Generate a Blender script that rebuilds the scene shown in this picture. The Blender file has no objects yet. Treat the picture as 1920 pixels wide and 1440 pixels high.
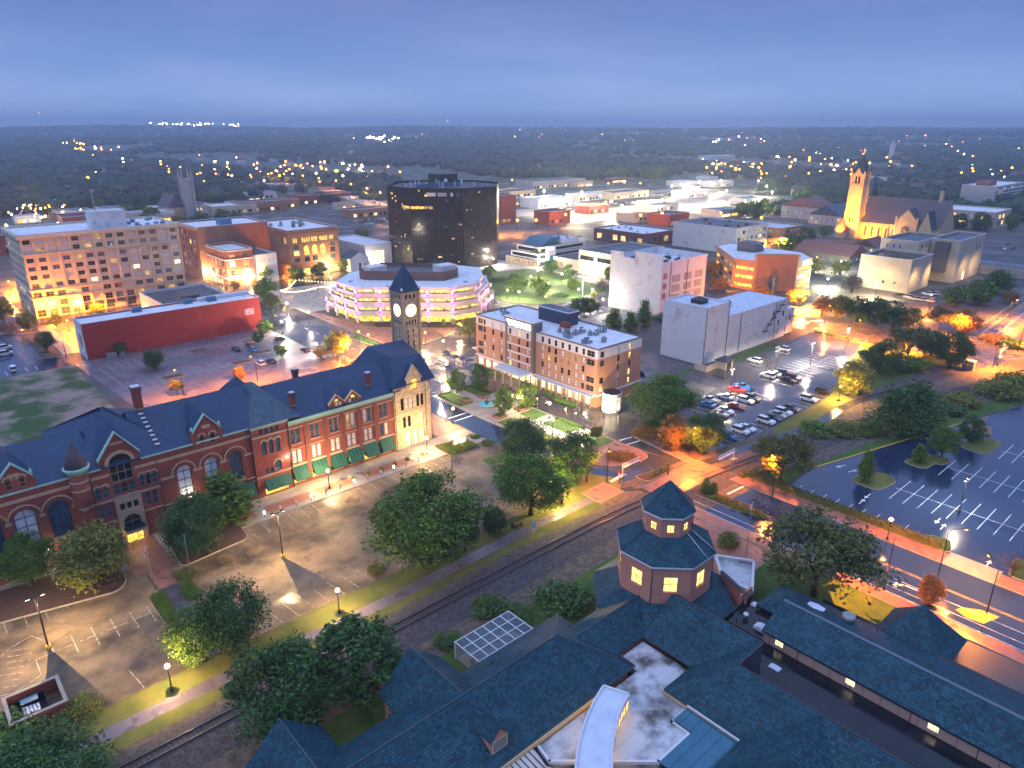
# City at dusk. World axes follow the street grid: +X and +Y are the two street directions, metres.
import bpy, bmesh, math, random
from mathutils import Vector, Matrix, noise
rnd = random.Random(7)
R = math.radians
sc = bpy.context.scene
col = sc.collection

# ------------------------------------------------------------------ camera, sky, light, exposure
CAM_H, PITCH, YAW, FPX = 74.0, R(19.9), R(42.0), 1335.0
cd = bpy.data.cameras.new('camera'); cam = bpy.data.objects.new('camera', cd); col.objects.link(cam)
cam.location = (0, 0, CAM_H); cam.rotation_euler = (R(90) - PITCH, 0, -YAW)
cd.sensor_fit = 'HORIZONTAL'; cd.sensor_width = 36.0; cd.lens = 36.0 * FPX / 1920.0
cd.clip_start = 1.0; cd.clip_end = 30000.0
sc.camera = cam

world = bpy.data.worlds.new('World'); sc.world = world; world.use_nodes = True
wn = world.node_tree; wn.nodes.clear()
def N(t, ty, **kw):
    n = t.nodes.new(ty)
    for k, v in kw.items():
        if k in n.bl_rna.properties.keys() and k not in ('inputs',): setattr(n, k, v)
    return n
wo = N(wn, 'ShaderNodeOutputWorld'); bg = N(wn, 'ShaderNodeBackground')
tc = N(wn, 'ShaderNodeTexCoord'); sx = N(wn, 'ShaderNodeSeparateXYZ')
wn.links.new(tc.outputs['Generated'], sx.inputs[0])
rp = N(wn, 'ShaderNodeValToRGB'); cr = rp.color_ramp
# dusk overcast: pale at the hazy horizon, deeper blue-violet just above it, brighter cloud deck overhead
stops = [(0.0, (.24, .34, .50)), (.03, (.185, .28, .47)), (.075, (.115, .19, .385)), (.15, (.085, .125, .30)), (.4, (.17, .26, .53)), (1.0, (.42, .54, .86))]
while len(cr.elements) < len(stops): cr.elements.new(.5)
for e, (p, c) in zip(cr.elements, stops): e.position = p; e.color = (*c, 1)
wn.links.new(sx.outputs['Z'], rp.inputs[0])
mp = N(wn, 'ShaderNodeMapping'); mp.inputs['Scale'].default_value = (1.3, 1.3, 7.0)
wn.links.new(tc.outputs['Generated'], mp.inputs[0])
nz = N(wn, 'ShaderNodeTexNoise'); nz.inputs['Scale'].default_value = 2.2; nz.inputs['Detail'].default_value = 4; nz.inputs['Roughness'].default_value = .5
wn.links.new(mp.outputs[0], nz.inputs['Vector'])
cl = N(wn, 'ShaderNodeValToRGB'); cl.color_ramp.elements[0].position = .36; cl.color_ramp.elements[0].color = (.78, .90, .98, 1)
cl.color_ramp.elements[1].position = .68; cl.color_ramp.elements[1].color = (1.32, 1.13, 1.10, 1)
wn.links.new(nz.outputs[0], cl.inputs[0])
mx = N(wn, 'ShaderNodeMix', data_type='RGBA', blend_type='MULTIPLY'); mx.inputs[0].default_value = 1.0
wn.links.new(rp.outputs[0], mx.inputs[6]); wn.links.new(cl.outputs[0], mx.inputs[7])
wn.links.new(mx.outputs[2], bg.inputs[0]); bg.inputs[1].default_value = 1.0
wn.links.new(bg.outputs[0], wo.inputs[0])

# the last soft light of the set sun through the cloud, from the left
sl = bpy.data.lights.new('sun', 'SUN'); sl.energy = 0.35; sl.angle = R(35); sl.color = (.78, .84, 1.0)
so = bpy.data.objects.new('sun', sl); col.objects.link(so); so.rotation_euler = (R(52), 0, R(-100))

sc.view_settings.view_transform = 'Standard'; sc.view_settings.look = 'None'
sc.view_settings.exposure = 0.9; sc.view_settings.gamma = 1.0
cy = sc.cycles
cy.use_denoising = True; cy.use_adaptive_sampling = True; cy.adaptive_threshold = .02
cy.max_bounces = 5; cy.diffuse_bounces = 2; cy.glossy_bounces = 3; cy.transmission_bounces = 3; cy.transparent_max_bounces = 6; cy.volume_bounces = 0
cy.sample_clamp_indirect = 4.0; cy.sample_clamp_direct = 0.0; cy.use_light_tree = True
cy.caustics_reflective = False; cy.caustics_refractive = False

# ------------------------------------------------------------------ placing: where a point of the photo meets height z
_cp, _sp, _cy, _sy = math.cos(PITCH), math.sin(PITCH), math.cos(YAW), math.sin(YAW)
def G(px, py, z=0.0):
    x = (px - 960) / FPX; y = (720 - py) / FPX
    f = _cp + y * _sp; up = -_sp + y * _cp
    t = (z - CAM_H) / up
    return Vector((x * t * _cy + f * t * _sy, -x * t * _sy + f * t * _cy, z))

# ------------------------------------------------------------------ materials (procedural)
MATS = {}
def mat(name, c, rough=.8, c2=None, scale=.5, detail=4, bump=0, bscale=None, metal=0, spec=.5, brick=None, emit=None, estr=0, wet=None, island=0, coat=0, ramp=(.35, .65)):
    if name in MATS: return MATS[name]
    m = bpy.data.materials.new(name); MATS[name] = m; m.use_nodes = True
    t = m.node_tree; b = t.nodes['Principled BSDF']
    b.inputs['Base Color'].default_value = (*c, 1); b.inputs['Roughness'].default_value = rough
    b.inputs['Metallic'].default_value = metal; b.inputs['Specular IOR Level'].default_value = spec
    if coat: b.inputs['Coat Weight'].default_value = coat; b.inputs['Coat Roughness'].default_value = .05
    csock = None; uv = None
    def co():
        nonlocal uv
        if uv is None: uv = N(t, 'ShaderNodeTexCoord')
        return uv
    if c2 is not None:
        nt = N(t, 'ShaderNodeTexNoise'); nt.inputs['Scale'].default_value = scale; nt.inputs['Detail'].default_value = detail; nt.inputs['Roughness'].default_value = .62
        geo = N(t, 'ShaderNodeNewGeometry'); t.links.new(geo.outputs['Position'], nt.inputs['Vector'])
        r = N(t, 'ShaderNodeValToRGB'); r.color_ramp.elements[0].color = (*c, 1); r.color_ramp.elements[1].color = (*c2, 1)
        r.color_ramp.elements[0].position = ramp[0]; r.color_ramp.elements[1].position = ramp[1]
        t.links.new(nt.outputs[0], r.inputs[0]); csock = r.outputs[0]
    if island:
        gi = N(t, 'ShaderNodeNewGeometry'); hs = N(t, 'ShaderNodeHueSaturation')
        mr = N(t, 'ShaderNodeMapRange'); mr.inputs['To Min'].default_value = 1 - island; mr.inputs['To Max'].default_value = 1 + island
        t.links.new(gi.outputs['Random Per Island'], mr.inputs['Value']); t.links.new(mr.outputs[0], hs.inputs['Value'])
        if csock: t.links.new(csock, hs.inputs['Color'])
        else: hs.inputs['Color'].default_value = (*c, 1)
        csock = hs.outputs[0]
    bh = None
    if brick:   # (row height, brick width, mortar, mortar colour, colour jitter)
        rh, bw, mo, mc, jit = brick
        bt = N(t, 'ShaderNodeTexBrick'); bt.inputs['Scale'].default_value = 1.0; bt.inputs['Brick Width'].default_value = bw; bt.inputs['Row Height'].default_value = rh
        bt.inputs['Mortar Size'].default_value = mo; bt.inputs['Mortar'].default_value = (*mc, 1); bt.inputs['Mortar Smooth'].default_value = .3
        t.links.new(co().outputs['UV'], bt.inputs['Vector'])
        d1 = N(t, 'ShaderNodeHueSaturation'); d1.inputs['Value'].default_value = 1 - jit
        d2 = N(t, 'ShaderNodeHueSaturation'); d2.inputs['Value'].default_value = 1 + jit
        for d in (d1, d2):
            if csock: t.links.new(csock, d.inputs['Color'])
            else: d.inputs['Color'].default_value = (*c, 1)
        t.links.new(d1.outputs[0], bt.inputs['Color1']); t.links.new(d2.outputs[0], bt.inputs['Color2'])
        csock = bt.outputs['Color']; bh = bt.outputs['Fac']
    if csock: t.links.new(csock, b.inputs['Base Color'])
    if wet:     # (scale, rough where dry, rough where wet, threshold)
        ws, rd, rw, th = wet
        wt = N(t, 'ShaderNodeTexNoise'); wt.inputs['Scale'].default_value = ws; wt.inputs['Detail'].default_value = 5
        g2 = N(t, 'ShaderNodeNewGeometry'); t.links.new(g2.outputs['Position'], wt.inputs['Vector'])
        mr = N(t, 'ShaderNodeMapRange'); mr.inputs['From Min'].default_value = th - .12; mr.inputs['From Max'].default_value = th + .12
        mr.inputs['To Min'].default_value = rd; mr.inputs['To Max'].default_value = rw
        t.links.new(wt.outputs[0], mr.inputs['Value']); t.links.new(mr.outputs[0], b.inputs['Roughness'])
    if bump:
        bn = N(t, 'ShaderNodeBump'); bn.inputs['Strength'].default_value = min(1, bump); bn.inputs['Distance'].default_value = .05
        if bh is not None:
            iv = N(t, 'ShaderNodeMath', operation='SUBTRACT'); iv.inputs[0].default_value = 1; t.links.new(bh, iv.inputs[1]); t.links.new(iv.outputs[0], bn.inputs['Height'])
        else:
            n2 = N(t, 'ShaderNodeTexNoise'); n2.inputs['Scale'].default_value = bscale or 4; n2.inputs['Detail'].default_value = 4
            g3 = N(t, 'ShaderNodeNewGeometry'); t.links.new(g3.outputs['Position'], n2.inputs['Vector']); t.links.new(n2.outputs[0], bn.inputs['Height'])
        t.links.new(bn.outputs[0], b.inputs['Normal'])
    if emit:
        b.inputs['Emission Color'].default_value = (*emit, 1); b.inputs['Emission Strength'].default_value = estr
    return m
def lit(name, c, s, rough=.2, vary=.8, scale=.9):
    """a lit room seen through glass: brightness changes from room to room"""
    m = mat(name, (.05, .05, .05), rough)
    t = m.node_tree; b = t.nodes['Principled BSDF']
    nt = N(t, 'ShaderNodeTexNoise'); nt.inputs['Scale'].default_value = scale; nt.inputs['Detail'].default_value = 3
    g = N(t, 'ShaderNodeNewGeometry'); t.links.new(g.outputs['Position'], nt.inputs['Vector'])
    mr = N(t, 'ShaderNodeMapRange'); mr.inputs['From Min'].default_value = .3; mr.inputs['From Max'].default_value = .7
    mr.inputs['To Min'].default_value = s * (1 - vary); mr.inputs['To Max'].default_value = s * (1 + vary)
    t.links.new(nt.outputs[0], mr.inputs['Value']); t.links.new(mr.outputs[0], b.inputs['Emission Strength'])
    b.inputs['Emission Color'].default_value = (*c, 1)
    return m
def glow(name, c, s):
    """glowing lamp glass: gives light and lets the lamp inside shine through"""
    if name in MATS: return MATS[name]
    m = bpy.data.materials.new(name); MATS[name] = m; m.use_nodes = True; t = m.node_tree; t.nodes.clear()
    o = N(t, 'ShaderNodeOutputMaterial'); a = N(t, 'ShaderNodeAddShader'); e = N(t, 'ShaderNodeEmission'); tr = N(t, 'ShaderNodeBsdfTransparent')
    e.inputs[0].default_value = (*c, 1); e.inputs[1].default_value = s
    t.links.new(e.outputs[0], a.inputs[0]); t.links.new(tr.outputs[0], a.inputs[1]); t.links.new(a.outputs[0], o.inputs[0])
    m.cycles.emission_sampling = 'NONE'
    return m
M = {}
def mk():
    M['shingle'] = mat('slate_shingle', (.007, .048, .074), .6, (.016, .076, .11), .35, brick=(.38, .46, .03, (.006, .018, .028), .42), bump=.6, spec=.3)
    M['slate'] = mat('blue_slate', (.003, .030, .085), .5, (.006, .046, .12), .25, brick=(.3, .4, .02, (.009, .02, .04), .16), bump=.35)
    M['slate2'] = mat('worn_slate', (.03, .07, .11), .6, (.07, .11, .15), .6, brick=(.3, .4, .02, (.02, .04, .06), .3), bump=.4)
    M['pink'] = mat('pink_stucco', (.46, .19, .135), .85, (.52, .225, .16), .3, bump=.1, bscale=8)
    M['trimdark'] = mat('dark_trim', (.035, .04, .05), .5)
    M['trimwhite'] = mat('white_trim', (.62, .64, .68), .5)
    M['cream'] = mat('cream_trim', (.55, .42, .24), .6)
    M['brickred'] = mat('red_brick', (.23, .045, .028), .85, (.30, .062, .036), .5, brick=(.15, .42, .012, (.19, .10, .08), .16), bump=.2)
    M['brickdark'] = mat('dark_brick', (.155, .05, .042), .85, (.2, .065, .05), .6)
    M['sandstone'] = mat('sandstone', (.40, .28, .19), .85, (.46, .33, .23), .8, bump=.3, bscale=3)
    M['stone'] = mat('rough_stone', (.50, .37, .24), .9, (.66, .50, .33), .7, brick=(.42, .95, .03, (.24, .18, .12), .25), bump=.6)
    M['copper'] = mat('green_copper', (.25, .50, .42), .6, (.32, .56, .47), .8)
    M['awning'] = mat('green_awning', (.003, .07, .05), .7, (.004, .09, .065), 2)
    M['glassd'] = mat('dark_glass', (.012, .016, .022), .06, spec=.6)
    M['glassb'] = mat('blue_glass', (.03, .07, .12), .10, (.05, .10, .16), .8, spec=.6)
    M['blind'] = mat('window_blind', (.52, .54, .60), .5, (.62, .64, .70), 1.5)
    M['frame'] = mat('dark_frame', (.03, .03, .035), .5)
    M['framew'] = mat('white_frame', (.6, .6, .6), .5)
    M['framet'] = mat('tan_frame', (.36, .28, .2), .6)
    M['litw'] = lit('warm_room', (1, .62, .18), 1.0)
    M['lity'] = lit('yellow_room', (1, .55, .08), 1.0)
    M['litd'] = lit('dim_room', (1, .6, .22), .35, vary=.95)
    M['litc'] = lit('white_room', (1, .78, .42), 1.3)
    M['litnear'] = lit('bright_yellow_room', (1, .66, .18), 1.25, vary=.35, scale=.6); M['litband'] = lit('office_band', (1, .62, .17), .75, vary=.98, scale=.5)
    M['whiteroof'] = mat('white_membrane', (.62, .64, .68), .55, (.74, .76, .80), .35, ramp=(.3, .6), wet=(.3, .6, .25, .55))
    M['stainroof'] = mat('stained_membrane', (.07, .065, .06), .35, (.52, .53, .57), .17, detail=8, ramp=(.36, .53), wet=(.2, .2, .5, .5), brick=(1.6, 8, .014, (.26, .27, .3), .04))
    M['blackroof'] = mat('wet_black_roof', (.006, .008, .013), .2, (.012, .015, .022), .4, wet=(.25, .30, .04, .5), spec=.4)
    M['greyroof'] = mat('grey_roof', (.06, .065, .08), .6, (.10, .105, .12), .3, wet=(.2, .6, .25, .55))
    M['metalroof'] = mat('blue_metal_roof', (.03, .13, .20), .38, (.05, .17, .25), .5, metal=.3)
    M['bluewhite'] = mat('painted_deck', (.50, .56, .68), .45, (.62, .67, .76), .5, wet=(.5, .5, .15, .5))
    M['asphalt'] = mat('wet_asphalt', (.05, .045, .05), .4, (.09, .08, .085), .35, wet=(.16, .42, .10, .47), spec=.8)
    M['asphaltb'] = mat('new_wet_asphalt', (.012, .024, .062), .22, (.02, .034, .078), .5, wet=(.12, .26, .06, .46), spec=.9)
    M['asphaltq'] = mat('mirror_wet_asphalt', (.036, .036, .046), .22, (.06, .058, .066), .3, wet=(.13, .26, .06, .46), spec=.8)
    M['oldlot'] = mat('old_concrete_lot', (.045, .034, .024), .75, (.27, .19, .11), .10, detail=9, ramp=(.38, .64), wet=(.16, .75, .22, .55))
    M['purplelot'] = mat('worn_asphalt_lot', (.10, .085, .105), .6, (.19, .16, .19), .08, detail=6, wet=(.1, .55, .2, .5))
    M['concrete'] = mat('concrete', (.26, .24, .22), .7, (.34, .31, .28), .3, wet=(.3, .7, .35, .55))
    M['brickpave'] = mat('brick_paving', (.24, .10, .07), .7, (.32, .15, .10), .5, wet=(.3, .65, .25, .5))
    M['kerb'] = mat('kerb_concrete', (.34, .30, .24), .8, (.42, .38, .30), .8)
    M['yellow'] = mat('yellow_paint', (.55, .36, .03), .6)
    M['white'] = mat('white_paint', (.72, .72, .72), .6, (.6, .6, .6), 3); M['worn'] = mat('worn_paint', (.10, .09, .075), .7, (.52, .48, .42), 1.6, ramp=(.38, .55))
    M['grass'] = mat('grass', (.028, .085, .010), .95, (.075, .12, .016), .35, detail=7, bump=.8, bscale=3)
    M['grassd'] = mat('dry_grass', (.07, .10, .016), .95, (.16, .145, .03), .3, detail=8, bump=.8, bscale=3)
    M['field'] = mat('scrub_field', (.03, .075, .016), .95, (.24, .19, .16), .07, detail=7, ramp=(.44, .56), bump=.5, bscale=2)
    M['ballast'] = mat('rail_ballast', (.028, .025, .028), .95, (.10, .09, .095), 2.2, detail=8, bump=1, bscale=5)
    M['ballastg'] = mat('grass_grown_ballast', (.05, .042, .034), .95, (.16, .125, .095), .8, detail=9, bump=1, bscale=5)
    M['steel'] = mat('rail_steel', (.20, .18, .18), .35, metal=.8)
    M['rust'] = mat('rusty_rail', (.07, .045, .04), .7)
    M['tie'] = mat('timber_tie', (.045, .035, .03), .9)
    M['mulch'] = mat('mulch', (.06, .032, .02), .95, (.10, .05, .03), 3)
    M['soil'] = mat('dark_soil', (.03, .02, .014), .95)
    M['bark'] = mat('bark', (.045, .036, .028), .95, (.08, .065, .05), 3)
    M['metal'] = mat('dark_metal', (.018, .019, .022), .45)
    M['greymetal'] = mat('grey_metal', (.30, .31, .33), .45, metal=.4)
    M['wood'] = mat('brown_wood', (.20, .10, .045), .7)
    M['pole'] = mat('timber_pole', (.14, .10, .07), .9)
    M['rubber'] = mat('tyre', (.012, .012, .013), .8)
    M['beige'] = mat('beige_terracotta', (.50, .43, .32), .8, (.60, .52, .40), .4)
    M['beige2'] = mat('beige_stucco', (.46, .38, .29), .85, (.53, .44, .34), .15)
    M['brownb'] = mat('brown_brick', (.27, .125, .075), .85, (.33, .16, .10), .3)
    M['brownb2'] = mat('dark_brown_brick', (.20, .085, .055), .85, (.27, .12, .08), .12)
    M['redpaint'] = mat('dark_red_paint', (.27, .016, .014), .8, (.31, .022, .018), .1)
    M['whitebrick'] = mat('worn_white_brick', (.66, .66, .68), .85, (.44, .38, .36), .30, detail=10, ramp=(.54, .70), brick=(.3, .9, .012, (.45, .43, .44), .05), bump=.15)
    M['whitebrick2'] = mat('stained_white_brick', (.62, .60, .60), .85, (.20, .17, .16), .22, detail=9, ramp=(.58, .72))
    M['whitewall'] = mat('white_wall', (.66, .65, .67), .7, (.56, .55, .58), .2)
    M['hotelbrick'] = mat('tan_orange_brick', (.42, .21, .13), .85, (.47, .24, .15), .25)
    M['orangeb'] = mat('orange_brown_brick', (.36, .17, .08), .85, (.41, .20, .10), .25)
    M['hotelgrey'] = mat('grey_panel', (.11, .105, .11), .6)
    M['blackglass'] = mat('black_curtain_wall', (.008, .006, .007), .12, (.016, .012, .012), .25, spec=.4)
    M['blackline'] = mat('curtain_mullion', (.02, .016, .016), .5)
    M['chstone'] = mat('church_stone', (.42, .30, .18), .85, (.50, .37, .23), .5)
    M['redroof'] = mat('dull_red_roof', (.15, .05, .045), .7, (.19, .065, .06), .4)
    M['purpleroof'] = mat('dark_slate_roof', (.065, .055, .075), .6, (.085, .07, .09), .2)
    M['houseroof'] = mat('house_roof', (.05, .045, .05), .8, (.09, .08, .08), .1)
    M['tealwall'] = mat('teal_panel', (.05, .22, .28), .6)
    M['greywall'] = mat('grey_wall', (.30, .30, .32), .8, (.36, .36, .38), .2)
    M['navy'] = mat('navy_panel', (.03, .045, .09), .6)
    M['blueunit'] = mat('blue_cooler', (.06, .16, .26), .5)
    M['leafd'] = mat('dark_leaf', (.03, .088, .014), .7, (.055, .125, .018), .8, island=.6)
    M['leafg'] = mat('green_leaf', (.06, .14, .010), .7, (.11, .18, .014), .6, island=.6)
    M['leafy'] = mat('yellow_green_leaf', (.12, .15, .018), .7, (.18, .18, .022), .7, island=.4)
    M['leafo'] = mat('autumn_leaf', (.22, .11, .016), .7, (.32, .15, .018), .8, island=.4)
    M['leafb'] = mat('olive_brown_leaf', (.07, .095, .018), .75, (.13, .12, .026), .8, island=.45)
    M['leafp'] = mat('purple_leaf', (.045, .03, .032), .75, (.06, .045, .04), .8, island=.4)
    M['wood_far'] = mat('far_foliage', (.010, .024, .020), .9, (.030, .055, .032), .02, island=.5, bump=1, bscale=.25)
    M['flower'] = mat('orange_flowers', (.5, .22, .03), .7, island=.5)
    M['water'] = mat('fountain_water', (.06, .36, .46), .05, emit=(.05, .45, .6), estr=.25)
    M['orange_bulb'] = glow('sodium_bulb', (1, .34, .03), 4.5)
    M['warm_bulb'] = glow('warm_bulb', (1, .66, .28), 7)
    M['white_bulb'] = glow('white_bulb', (1, .88, .68), 9); M['far_orange'] = glow('far_sodium', (1, .27, .02), 9); M['far_white'] = glow('far_white', (1, .8, .5), 16)
    M['clock'] = mat('lit_clock_face', (.8, .8, .7), .5, emit=(1, .76, .34), estr=1.1)
    M['clockink'] = mat('clock_ink', (.25, .18, .08), .6)
    M['magenta'] = mat('white_column', (.56, .54, .56), .6)
    M['signlit'] = mat('lit_sign', (.8, .8, .8), .5, emit=(1, .96, .9), estr=6)
    M['carglass'] = mat('car_glass', (.01, .013, .018), .04, spec=.7)
    M['tail'] = mat('tail_lamp', (.4, .01, .01), .3)
    M['head'] = mat('head_lamp', (.7, .7, .72), .15)
    M['chrome'] = mat('wheel_rim', (.35, .36, .38), .3, metal=.8)
    for k, c in dict(white=(.72, .73, .75), black=(.012, .012, .014), grey=(.10, .105, .115), silver=(.40, .41, .43), red=(.28, .02, .02), blue=(.02, .10, .30), navy=(.015, .03, .07), tan=(.35, .28, .2), maroon=(.12, .012, .02), bright=(.03, .22, .5)).items():
        M['car' + k] = mat('car_paint_' + k, c, .28, coat=.6)
mk()

# ------------------------------------------------------------------ mesh helpers
class MB:
    """collects faces in world coordinates; build() makes ONE mesh object"""
    def __init__(s, m=None): s.v = []; s.f = []; s.mi = []; s.ms = [m] if m else []; s.cur = 0; s.smooth = set()
    def m(s, mt):
        if mt not in s.ms: s.ms.append(mt)
        s.cur = s.ms.index(mt); return s
    def face(s, pts, smooth=False):
        n = len(s.v); s.v += [tuple(p) for p in pts]
        if smooth: s.smooth.add(len(s.f))
        s.f.append(tuple(range(n, n + len(pts)))); s.mi.append(s.cur); return s
    def box(s, x0, x1, y0, y1, z0, z1, bottom=True):
        a = [(x0, y0, z0), (x1, y0, z0), (x1, y1, z0), (x0, y1, z0), (x0, y0, z1), (x1, y0, z1), (x1, y1, z1), (x0, y1, z1)]
        n = len(s.v); s.v += a
        fs = [(0, 1, 5, 4), (1, 2, 6, 5), (2, 3, 7, 6), (3, 0, 4, 7), (4, 5, 6, 7)] + ([(3, 2, 1, 0)] if bottom else [])
        for f in fs: s.f.append(tuple(n + i for i in f)); s.mi.append(s.cur)
        return s
    def obox(s, c, hx, hy, z0, z1, ang):
        ca, sa = math.cos(ang), math.sin(ang); n = len(s.v)
        q = [(-hx, -hy), (hx, -hy), (hx, hy), (-hx, hy)]
        for z in (z0, z1): s.v += [(c[0] + x * ca - y * sa, c[1] + x * sa + y * ca, z) for x, y in q]
        for f in [(0, 1, 5, 4), (1, 2, 6, 5), (2, 3, 7, 6), (3, 0, 4, 7), (4, 5, 6, 7), (3, 2, 1, 0)]: s.f.append(tuple(n + i for i in f)); s.mi.append(s.cur)
        return s
    def prism(s, pts, z0, z1, top=True, bottom=False, topm=None):
        k = len(pts)
        if sum(pts[i][0] * pts[(i + 1) % k][1] - pts[(i + 1) % k][0] * pts[i][1] for i in range(k)) < 0: pts = pts[::-1]
        for i in range(k):
            p, q = pts[i], pts[(i + 1) % k]
            s.face([(p[0], p[1], z0), (q[0], q[1], z0), (q[0], q[1], z1), (p[0], p[1], z1)])
        c = s.cur
        if topm: s.m(topm)
        if top: s.face([(p[0], p[1], z1) for p in pts])
        s.cur = c
        if bottom: s.face([(p[0], p[1], z0) for p in pts[::-1]])
        return s
    def sheet(s, pts, z):
        k = len(pts)
        if sum(pts[i][0] * pts[(i + 1) % k][1] - pts[(i + 1) % k][0] * pts[i][1] for i in range(k)) < 0: pts = pts[::-1]
        return s.face([(p[0], p[1], z) for p in pts])
    def rings(s, rs, n=10, cap=True, smooth=True, c=(0, 0)):
        """surface of revolution: rs = [(radius, z)]"""
        b = len(s.v)
        for r, z in rs: s.v += [(c[0] + r * math.cos(2 * math.pi * i / n), c[1] + r * math.sin(2 * math.pi * i / n), z) for i in range(n)]
        for k in range(len(rs) - 1):
            for i in range(n):
                j = (i + 1) % n
                if smooth: s.smooth.add(len(s.f))
                s.f.append((b + k * n + i, b + k * n + j, b + (k + 1) * n + j, b + (k + 1) * n + i)); s.mi.append(s.cur)
        if cap:
            s.f.append(tuple(b + i for i in range(n))[::-1]); s.mi.append(s.cur)
            s.f.append(tuple(b + (len(rs) - 1) * n + i for i in range(n))); s.mi.append(s.cur)
        return s
    def tube(s, path, rad, n=6, cap=True):
        b = len(s.v); P = [Vector(p) for p in path]; k = len(P)
        for i, p in enumerate(P):
            d = (P[min(i + 1, k - 1)] - P[max(i - 1, 0)]).normalized()
            a = d.cross(Vector((0, 0, 1)))
            if a.length < .05: a = d.cross(Vector((1, 0, 0)))
            a.normalize(); c = d.cross(a); r = rad[i] if isinstance(rad, (list, tuple)) else rad
            s.v += [tuple(p + a * (r * math.cos(2 * math.pi * j / n)) + c * (r * math.sin(2 * math.pi * j / n))) for j in range(n)]
        for i in range(k - 1):
            for j in range(n):
                q = (j + 1) % n
                s.smooth.add(len(s.f))
                s.f.append((b + i * n + j, b + (i + 1) * n + j, b + (i + 1) * n + q, b + i * n + q)); s.mi.append(s.cur)
        if cap:
            s.f.append(tuple(b + j for j in range(n))); s.mi.append(s.cur)
            s.f.append(tuple(b + (k - 1) * n + j for j in range(n))[::-1]); s.mi.append(s.cur)
        return s
    def ball(s, c, r, n=8, k=6, sq=1.0):
        return s.rings([(max(.01, r * math.sin(math.pi * i / k)), c[2] - r * sq * math.cos(math.pi * i / k)) for i in range(k + 1)], n, True, True, c)
    def mesh(s, name, off=(0, 0, 0)):
        me = bpy.data.meshes.new(name)
        vv = s.v if off == (0, 0, 0) else [(x - off[0], y - off[1], z - off[2]) for x, y, z in s.v]
        me.from_pydata(vv, [], s.f)
        for mt in s.ms: me.materials.append(mt)
        if len(s.ms) > 1: me.polygons.foreach_set('material_index', s.mi)
        if s.smooth: me.polygons.foreach_set('use_smooth', [i in s.smooth for i in range(len(s.f))])
        uvl = me.uv_layers.new(name='UV'); d = [0.0] * (2 * len(me.loops)); Z = Vector((0, 0, 1))
        if len(s.f) < 40000:
            for p in me.polygons:
                n = p.normal; uu = Z.cross(n)
                if uu.length < .02: uu = Vector((1, 0, 0))
                uu.normalize(); w = n.cross(uu)
                for li in p.loop_indices:
                    x = s.v[me.loops[li].vertex_index]
                    d[2 * li] = x[0] * uu.x + x[1] * uu.y + x[2] * uu.z; d[2 * li + 1] = x[0] * w.x + x[1] * w.y + x[2] * w.z
            uvl.data.foreach_set('uv', d)
        me.update(); return me
    def build(s, name, parent=None, origin=None):
        off = tuple(origin) if origin is not None else (tuple(WL[parent]) if parent is not None else (0, 0, 0))
        o = bpy.data.objects.new(name, s.mesh(name, off)); col.objects.link(o)
        if parent is not None: o.parent = parent; WL[o] = off
        else: o.location = off; WL[o] = off
        return o
WL = {}     # world place of an object's own origin
def tag(o, label=None, cat=None, group=None, kind=None):
    if label: o['label'] = label
    if cat: o['category'] = cat
    if group: o['group'] = group
    if kind: o['kind'] = kind
    return o
def thing(name, label, cat, loc=(0, 0, 0), group=None):
    o = bpy.data.objects.new(name, None); col.objects.link(o); o.location = loc; o.empty_display_size = .5; WL[o] = tuple(loc)
    return tag(o, label, cat, group)
def struct(mb, name): return tag(mb.build(name), kind='structure')
def link_mesh(name, me, parent, mtx):
    o = bpy.data.objects.new(name, me); col.objects.link(o); o.parent = parent; o.matrix_local = mtx; return o
def dup(root, loc, rz=0.0, s=1.0, label=None, group=None, mats=None, parent=None):
    """a copy of a thing with copies of its parts and their sub-parts"""
    c = root.copy(); col.objects.link(c); c.location = loc; c.rotation_euler = (0, 0, rz)
    c.scale = s if isinstance(s, tuple) else (s, s, s)
    if label: c['label'] = label
    if group: c['group'] = group
    for ch in root.children:
        d = ch.copy(); col.objects.link(d); d.parent = c
        for g in ch.children:
            e = g.copy(); col.objects.link(e); e.parent = d
    return c

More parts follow.
